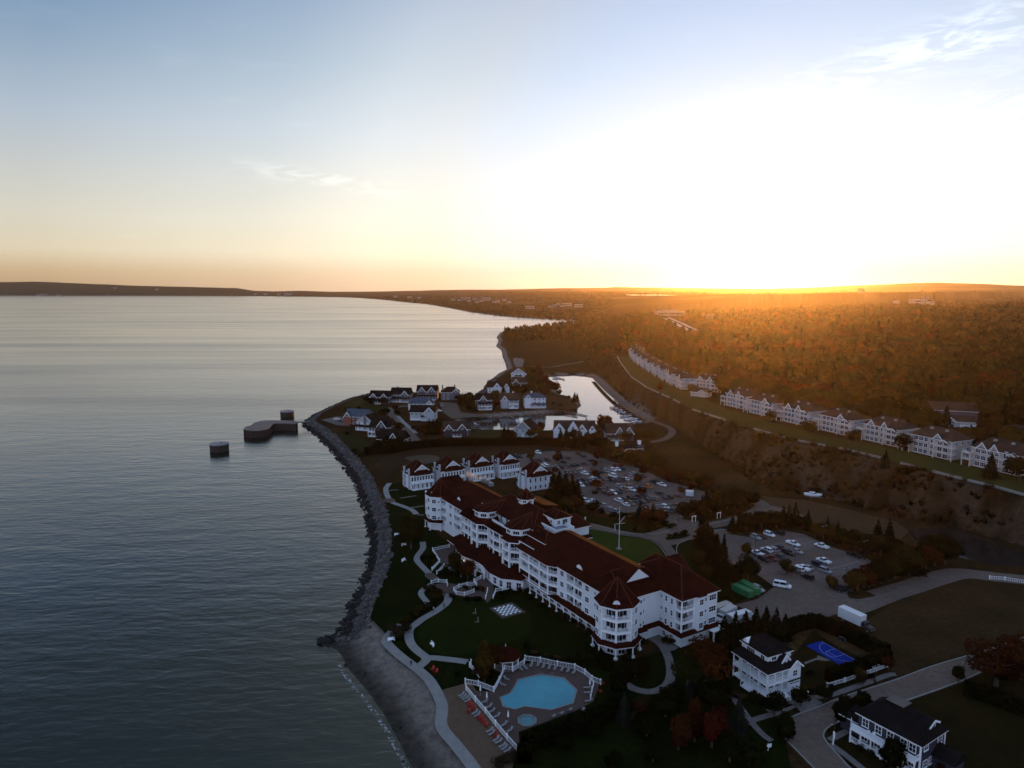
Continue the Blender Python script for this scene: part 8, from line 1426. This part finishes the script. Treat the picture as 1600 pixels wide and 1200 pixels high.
# hedges: clipped, leafy on every face
def hedge(label, pts, w, h, col='dark', n_m2=9, px=True, zf=None):
    q = [P(*p) for p in pts] if px else [Vector(p) for p in pts]; c = q[0]; t = thing('hedge', label, 'hedge', tuple(c), 0, 'clipped hedges'); rs = np.random.RandomState(len(pts) * 7 + int(h * 10)); A, O = [], []; core = MB(); rg = []
    for i in range(len(q)):
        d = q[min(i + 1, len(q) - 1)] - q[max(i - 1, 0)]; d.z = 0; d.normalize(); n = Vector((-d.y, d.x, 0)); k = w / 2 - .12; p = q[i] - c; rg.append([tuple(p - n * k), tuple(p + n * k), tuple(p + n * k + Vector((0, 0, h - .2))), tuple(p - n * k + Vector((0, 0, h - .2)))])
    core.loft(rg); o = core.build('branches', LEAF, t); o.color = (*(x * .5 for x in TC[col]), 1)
    for i in range(len(q) - 1):
        a, b = q[i] - c, q[i + 1] - c; L = (b - a).length; d = (b - a) / L; n = Vector((-d.y, d.x, 0)); m = int(L * (w + 2 * h) * n_m2 * 1.3); s = rs.uniform(0, 1, m); r = rs.uniform(0, w + 2 * h, m); side = np.where(r < h, -1, np.where(r > h + w, 1, 0)); lat = np.where(side == 0, r - h - w / 2, side * w / 2); z = np.where(side == 0, h, np.where(side < 0, r, 2 * h + w - r)); z = z + rs.normal(0, .07, m) + .18 * np.sin(s * L * 1.7) * (side == 0)
        A.append(np.stack([a.x + d.x * L * s + n.x * lat, a.y + d.y * L * s + n.y * lat, z], 1)); O.append(np.stack([n.x * side, n.y * side, (side == 0) * 1.0], 1))
    A, O = np.concatenate(A), np.concatenate(O); me = np_mesh('foliage', leaf_quads(A, O + rs.normal(size=A.shape) * .3, .30 if h < 6 else .4, rs), [LEAF], None, O); l = link('foliage', me, t); l.color = (*TC[col], 1); return t
hedge('tall dark hedge curving along the right of the pool deck', L_(c4, [(1165, 400), (1195, 480), (1185, 560), (1130, 620), (1040, 668), (930, 708), (800, 755), (690, 795), (600, 825), (545, 860)]), 3.2, 3.0, 'dark', 11); hedge('dark hedge below the pool along the beach fence end', L_(c4, [(538, 880), (528, 910), (535, 950)]), 3, 2.6, 'dark', 11)
hedge('high clipped hedge behind the blue court', L_(c5, [(940, 250), (1050, 210), (1170, 190), (1290, 235), (1420, 290), (1580, 375), (1730, 440)]), 3.0, 3.4, 'dark', 10); hedge('clipped hedge on the street side of the blue court', L_(c5, [(1735, 455), (1600, 520), (1450, 575), (1270, 625)]), 2.6, 3.0, 'dark', 10)
hedge('long dark hedge between the point houses and the mown field', L_(cP, [(560, 700), (640, 690), (760, 685), (900, 655), (1040, 640), (1200, 630), (1400, 625), (1700, 625)]) + [(848, 694), (880, 698)], 6, 4.0, 'dark', 4); hedge('clipped hedge beside the plum house', L_(cQ, [(1385, 640), (1440, 640), (1510, 632)]), 6, 3.6, 'dark', 4); hedge('dark hedge at the right edge below the red maples', [(1506, 1082), (1540, 1092), (1600, 1116), (1660, 1140)], 4, 2.6, 'dark', 9)
hedge('low hedge along the entry road', L_(c8, [(95, 255), (220, 240), (330, 215), (400, 195)]), 2.4, 1.6, 'olive', 7); hedge('thin dark hedge behind the loungers on the pool edge', L_(c4, [(545, 218), (650, 228), (770, 255), (880, 272)]), 1.4, 1.0, 'dark', 11)
# ---- woodland: the nearest trees are things, the rest one wooded mass
def woods():
    rs = np.random.RandomState(5); big, sp = [], []
    def scatter(r0, r1, cell, az0=-43, az1=43):
        out = []; r = r0
        while r < r1:
            st = math.degrees(cell(r) / r); a = np.arange(az0, az1, st); a = a + rs.uniform(-.45, .45, len(a)) * st; rr_ = r + rs.uniform(-.45, .45, len(a)) * cell(r); out.append(np.stack([rr_ * np.sin(np.radians(a)), rr_ * np.cos(np.radians(a))], 1)); r += cell(r)
        return np.concatenate(out)
    p = scatter(380, 7600, lambda r: 10.5 if r < 900 else 10.5 + (r - 900) * .0085); x, y = p[:, 0], p[:, 1]; z, ds, dl, df, dt, fr, r, wide = hfun(x, y, True); az_ = np.degrees(np.arctan2(x, y))
    field = (dt > 60) & (x > 900) & (sm(2600, 3200, r) * sm(.18, .34, wav(x, y, 1500, 41) + .4 * wav(x, y, 600, 42)) > .5); town = (dt < 0) & (dl > 300) & (sm(2500, 3500, r) * sm(.2, .4, wav(x, y, 700, 43)) > .5)
    ok = (dl > 12) & ~field & ~town & (((dt > 44) & (r > 300)) | ((dt > -4) & (r > 905)) | ((dt < 0) & (r > 1330) & ((df < 0) | (r > 1330))) | ((fr > .02) & (dt < -3) & (r > 640)))
    ok &= ~((np.abs(x - 620) < 330) & (np.abs(y - 3830) < 500) & (x > 560)) if False else True
    lz = (az_ > 8) & (az_ < 19.5) & (r > 2250) & (r < 3500); ok &= ~lz; lake = (x > 560) & (x < 1560) & (y > 3480) & (y < 4080); ok &= ~lake
    hwp = [(q.x, q.y) for q in hw]; dh, _ = seg_dist(x, y, hwp, False); ok &= dh > 22
    for o in bpy.data.objects:
        if o.parent is None and o.get('category') in ('garage', 'building', 'farm building', 'silo', 'apartment block', 'house') and o.location.length > 380:
            q = o.location; ok &= np.hypot(x - q.x, y - q.y) > (17 if q.length < 900 else 26)
            if q.length > 900 or o.get('category') == 'garage': k = np.array([q.x, q.y]) / math.hypot(q.x, q.y); al = x * k[0] + y * k[1]; la = np.abs(x * k[1] - y * k[0]); ok &= ~((la < 24) & (al < math.hypot(q.x, q.y)) & (al > math.hypot(q.x, q.y) * (.90 if q.length > 900 else .94)))
    q = rel(1600, 598); ok &= np.hypot(x - q.x, y - q.y) > 34
    x, y, z, r, dt, fr = x[ok], y[ok], z[ok], r[ok], dt[ok], fr[ok]; n = len(x); hgt = np.where(dt > 0, rs.uniform(11, 20, n), rs.uniform(8, 14, n)); slope = (dt < -3) & (fr > .02); hgt = np.where(slope, rs.uniform(3.5, 7, n), hgt)
    hgt = hgt * np.exp(rs.normal(0, .14, n)); hgt = np.where(r > 1500, hgt * (1 + (r - 1500) / 9000), hgt)
    pal = np.array([TC[k] for k in ('green', 'dark', 'green', 'olive', 'olive', 'gold', 'olive', 'rust', 'rust', 'orange', 'grey')]); names = ['green', 'dark', 'green', 'olive', 'olive', 'gold', 'olive', 'rust', 'rust', 'orange', 'grey']
    ci = np.clip(((wav(x, y, 190, 51) * .75 + wav(x, y, 60, 52) * .5 + .5) * 10 + rs.uniform(-2.2, 2.2, n)), 0, 10.99).astype(int)
    order = np.argsort(r - 500 * (dt > 0)); az = np.degrees(np.arctan2(x, y)); ind = [i for i in order if dt[i] > 44 and abs(az[i]) < 37 and r[i] < 900][:130]; indset = np.zeros(n, bool); indset[ind] = True
    for i in ind:
        u = 800 + F * x[i] / (y[i] * math.cos(TH)); zn = 'behind the rightmost condominium garages' if u > 1400 else 'in the wood behind the middle condominium blocks' if u > 1200 else 'in the wood behind the far condominium run'
        k = 'pine' if (u > 1300 and rs.rand() < .3) else 'broad'; cn = names[ci[i]] if k == 'broad' else 'dark'; lb = f'{CN[cn]} {KN[k]} {zn}'; tree(k, cn, (x[i], y[i], z[i] - .2), hgt[i] * 1.05, lb, lb.replace('tree', 'trees', 1), 1.0 if k == 'pine' else 1.15, 700)
    rest = ~indset; X = np.stack([x, y, z], 1)[rest]; Hh = hgt[rest]; C = pal[ci[rest]] * .85 + np.array((.028, .018, .0055)) * .15; C = C * rs.uniform(.6, 1.55, (rest.sum(), 1)); Rr = r[rest]
    VV, CC, OV = [], [], []
    for r0, r1, nl, sz in ((0, 760, 260, .074), (760, 1300, 130, .10), (1300, 2300, 54, .15), (2300, 4200, 20, .20), (4200, 9000, 9, .32)):
        m = (Rr >= r0) & (Rr < r1)
        if not m.any(): continue
        idx = np.where(m)[0]; base = [leaf_points('broad', nl, np.random.RandomState(60 + k)) for k in range(6)]; cone = [leaf_points('pine', nl, np.random.RandomState(70 + k)) for k in range(2)]
        for k in range(8):
            sub = idx[(idx * 7 + idx // 5) % 13 % 8 == k] if True else None
            if len(sub) == 0: continue
            pts, o = (base[k] if k < 7 and k < 6 else cone[k - 6]); a = rs.uniform(0, 6.283, len(sub)); ca, sa = np.cos(a)[:, None], np.sin(a)[:, None]; h = Hh[sub][:, None]; wd_ = h * ((.92 if h.mean() < 30 and r0 < 2300 else 1.25) if k < 6 else .8) * rs.uniform(.8, 1.2, h.shape)
            px_ = (pts[:, 0] * ca - pts[:, 1] * sa) * wd_ + X[sub, 0][:, None]; py_ = (pts[:, 0] * sa + pts[:, 1] * ca) * wd_ + X[sub, 1][:, None]; pz_ = pts[:, 2] * h * (1.0 if r0 < 2300 else .62) + X[sub, 2][:, None] - h * .12
            ox = o[:, 0] * ca - o[:, 1] * sa; oy = o[:, 0] * sa + o[:, 1] * ca; PP = np.stack([px_, py_, pz_], 2).reshape(-1, 3); OO = np.stack([ox, oy, np.broadcast_to(o[:, 2], ox.shape)], 2).reshape(-1, 3)
            S = np.repeat(h[:, 0] * sz, nl)[:, None]; VV.append(leaf_quads(PP, OO, S, rs)); OV.append(OO); cc = C[sub] if k < 6 else np.tile(np.array(TC['dark']), (len(sub), 1)); CC.append(np.repeat(cc, nl, 0))
    V = np.concatenate(VV); me = np_mesh('woodland', V, [LEAFV], np.concatenate(CC), np.concatenate(OV)); tag(link('woodland', me), 'autumn woodland covering the hills, the headland and the far shore', 'woodland', None, 'stuff'); print('woods', n, len(V))
woods()
def slope_brush():
    """dry brush and small bushes on the bluff face and the dry slope"""
    rs = np.random.RandomState(9); n = 15000; x = rs.uniform(40, 330, n); y = rs.uniform(230, 700, n); z, ds, dl, df, dt, fr, r, wide = hfun(x, y, True)
    dens = np.where(wide < 46, .9, .75) + 2.0 * (dt > -9) * sm(-.35, .4, wav(x, y, 50, 61) + .5 * wav(x, y, 18, 62)); ok = (fr > .02) & (dt < -1.0) & (ds > 3) & (rs.rand(n) < dens); x, y, z = x[ok], y[ok], z[ok]; m = len(x); nl = 42; pts, o = leaf_points('shrub', nl, np.random.RandomState(4)); h = rs.uniform(1.0, 4.0, m) ** 1.0
    pal = np.array([TC[k] for k in ('grey', 'olive', 'rust', 'grey', 'gold', 'green', 'grey')]); c = pal[rs.randint(0, 7, m)] * rs.uniform(.6, 1.2, (m, 1)); a = rs.uniform(0, 6.28, m); ca, sa = np.cos(a)[:, None], np.sin(a)[:, None]; H2 = h[:, None]; w = H2 * 1.3
    PP = np.stack([(pts[:, 0] * ca - pts[:, 1] * sa) * w + x[:, None], (pts[:, 0] * sa + pts[:, 1] * ca) * w + y[:, None], pts[:, 2] * H2 + z[:, None] - .1], 2).reshape(-1, 3); OO = np.tile(o, (m, 1)); S = np.repeat(h * .15, nl)[:, None]
    tag(link('brush', np_mesh('brush', leaf_quads(PP, OO, S, rs), [LEAFV], np.repeat(c, nl, 0), OO)), 'dry brush and small bushes covering the bluff face', 'brush', None, 'stuff')
slope_brush()
# ---- rocks along the shore
def rocks():
    rs = np.random.RandomState(3); P0 = np.array(xy(SHORE_NEAR[2:] + SHORE_FAR[:10], 0)); seg = np.linalg.norm(np.diff(P0, axis=0), axis=1); cum = np.concatenate([[0], np.cumsum(seg)]); n = 11000; s = rs.uniform(0, cum[-1], n); k = np.clip(np.searchsorted(cum, s) - 1, 0, len(seg) - 1); t = (s - cum[k]) / seg[k]; p = P0[k] + (P0[k + 1] - P0[k]) * t[:, None]
    off = rs.normal(2.6, 3.0, n); d = (P0[k + 1] - P0[k]) / seg[k][:, None]; nr = np.stack([d[:, 1], -d[:, 0]], 1); p = p + nr * off[:, None]; z, ds, *_ = hfun(p[:, 0], p[:, 1], True)
    south = p[:, 1] < 196; ok = (ds > -2.2) & (ds < 8.2) & (~south | (rs.rand(n) < .012)); p, z, ds = p[ok], z[ok], ds[ok]; m = len(p); sz = rs.lognormal(-.55, .42, m); sz = np.clip(sz, .25, 1.5)
    g = (1 + 5 ** .5) / 2; ico = np.array([(-1, g, 0), (1, g, 0), (-1, -g, 0), (1, -g, 0), (0, -1, g), (0, 1, g), (0, -1, -g), (0, 1, -g), (g, 0, -1), (g, 0, 1), (-g, 0, -1), (-g, 0, 1)]) / 1.9; tri = np.array([(0, 11, 5), (0, 5, 1), (0, 1, 7), (0, 7, 10), (0, 10, 11), (1, 5, 9), (5, 11, 4), (11, 10, 2), (10, 7, 6), (7, 1, 8), (3, 9, 4), (3, 4, 2), (3, 2, 6), (3, 6, 8), (3, 8, 9), (4, 9, 5), (2, 4, 11), (6, 2, 10), (8, 6, 7), (9, 8, 1)])
    for nm, sel, mt, lb in (('wet_rocks', ds < 2.4, WETROCK, 'dark wet boulders at the waterline'), ('riprap_rocks', ds >= 2.4, ROCKM, 'grey riprap boulders lining the shore')):
        q = p[sel]; c = len(q); V = ico[None] * rs.uniform(.72, 1.25, (c, 12, 1)) * (sz[sel][:, None, None] * np.stack([rs.uniform(.8, 1.4, c), rs.uniform(.7, 1.2, c), rs.uniform(.5, .9, c)], 1)[:, None, :]); a = rs.uniform(0, 6.28, c)[:, None]; X = V[..., 0] * np.cos(a) - V[..., 1] * np.sin(a) + q[:, 0][:, None]; Y = V[..., 0] * np.sin(a) + V[..., 1] * np.cos(a) + q[:, 1][:, None]; Z_ = V[..., 2] + np.maximum(z[sel], -.3)[:, None] + .1
        T = np.stack([X, Y, Z_], 2)[:, tri].reshape(-1, 3, 3); tag(link(nm, np_mesh(nm, T, [mt])), lb, 'rocks', None, 'stuff')
rocks()
def foam():
    m = bpy.data.materials.new('surf_foam'); m.use_nodes = True; nt = m.node_tree; lk = nt.links.new; b = nt.nodes['Principled BSDF']; g = N(nt, 'ShaderNodeNewGeometry'); nz = N(nt, 'ShaderNodeTexNoise', i_Scale=.9, i_Detail=6.0, i_Distortion=.8); lk(g.outputs['Position'], nz.inputs['Vector']); r = ramp(nt, [(.50, (0, 0, 0)), (.66, (.7, .7, .7))], 'LINEAR'); lk(nz.outputs[0], r.inputs[0]); lk(r.outputs[0], b.inputs['Alpha']); b.inputs['Base Color'].default_value = (.5, .51, .53, 1); b.inputs['Roughness'].default_value = .8
    tag(ribbon([(662, 1240), (644, 1200), (624, 1160), (599, 1116), (574, 1082), (546, 1049), (529, 1022)], 1.1, .075, 8).build('surf', m), kind='structure')
foam()
# ------------------------------------------------------------------ haze: the morning air between here and the hills
hzb = MB(); hzb.box(-15900, 15900, -450, 15450, -6, 262); hm = bpy.data.materials.new('haze'); hm.use_nodes = True; nt = hm.node_tree; nt.nodes.remove(nt.nodes['Principled BSDF'])
pvn = N(nt, 'ShaderNodeVolumePrincipled'); pvn.inputs['Color'].default_value = (1, .86, .74, 1); pvn.inputs['Density'].default_value = 1.9e-5; pvn.inputs['Anisotropy'].default_value = .85; nt.links.new(pvn.outputs[0], nt.nodes['Material Output'].inputs['Volume'])
ho = hzb.build('haze', hm); tag(ho, kind='stuff'); ho['label'] = 'thin morning haze over the whole bay'; 

# ---- a wisp of kitchen smoke above the hotel, catching the sun
def smoke():
    a, b = P(768, 749, 21.5), P(726, 741, 24.0); mb = MB(); rg = []; r_ = random.Random(2)
    for i in range(15):
        t = i / 14; c = a + (b - a) * t + Vector((r_.uniform(-.3, .3), r_.uniform(-.3, .3), r_.uniform(-.25, .25) + .5 * math.sin(t * 9))); rr = (.35 + 1.3 * t) * (1.0 if 0 < i < 14 else .15) * r_.uniform(.7, 1.2); d = (b - a).normalized(); n = Vector((-d.y, d.x, 0)); rg.append([tuple(c + n * rr * math.cos(k) + Vector((0, 0, rr * .75 * math.sin(k)))) for k in np.linspace(0, 2 * math.pi, 13)[:-1]])
    mb.loft(rg); m = bpy.data.materials.new('smoke'); m.use_nodes = True; nt = m.node_tree; nt.nodes.remove(nt.nodes['Principled BSDF']); v = N(nt, 'ShaderNodeVolumePrincipled'); v.inputs['Color'].default_value = (.95, .95, .95, 1); v.inputs['Density'].default_value = .10; v.inputs['Anisotropy'].default_value = .3; nt.links.new(v.outputs[0], nt.nodes['Material Output'].inputs['Volume'])
    tag(mb.build('smoke', m), 'thin wisp of sunlit smoke drifting above the far hotel roof', 'smoke', None, 'stuff')
smoke()
for i, (u, v) in enumerate([(756, 750), (762, 752), (767, 756)]):
    x, y = HL(u, v, 17.5); m = MB(); m.box(-1.0, 1.0, -.8, .8, 0, 1.3); m.box(-.6, .6, -.6, .6, 1.302, 1.6); m.build('roof_unit', GREYM, HOTEL, (x, y, 16.6))
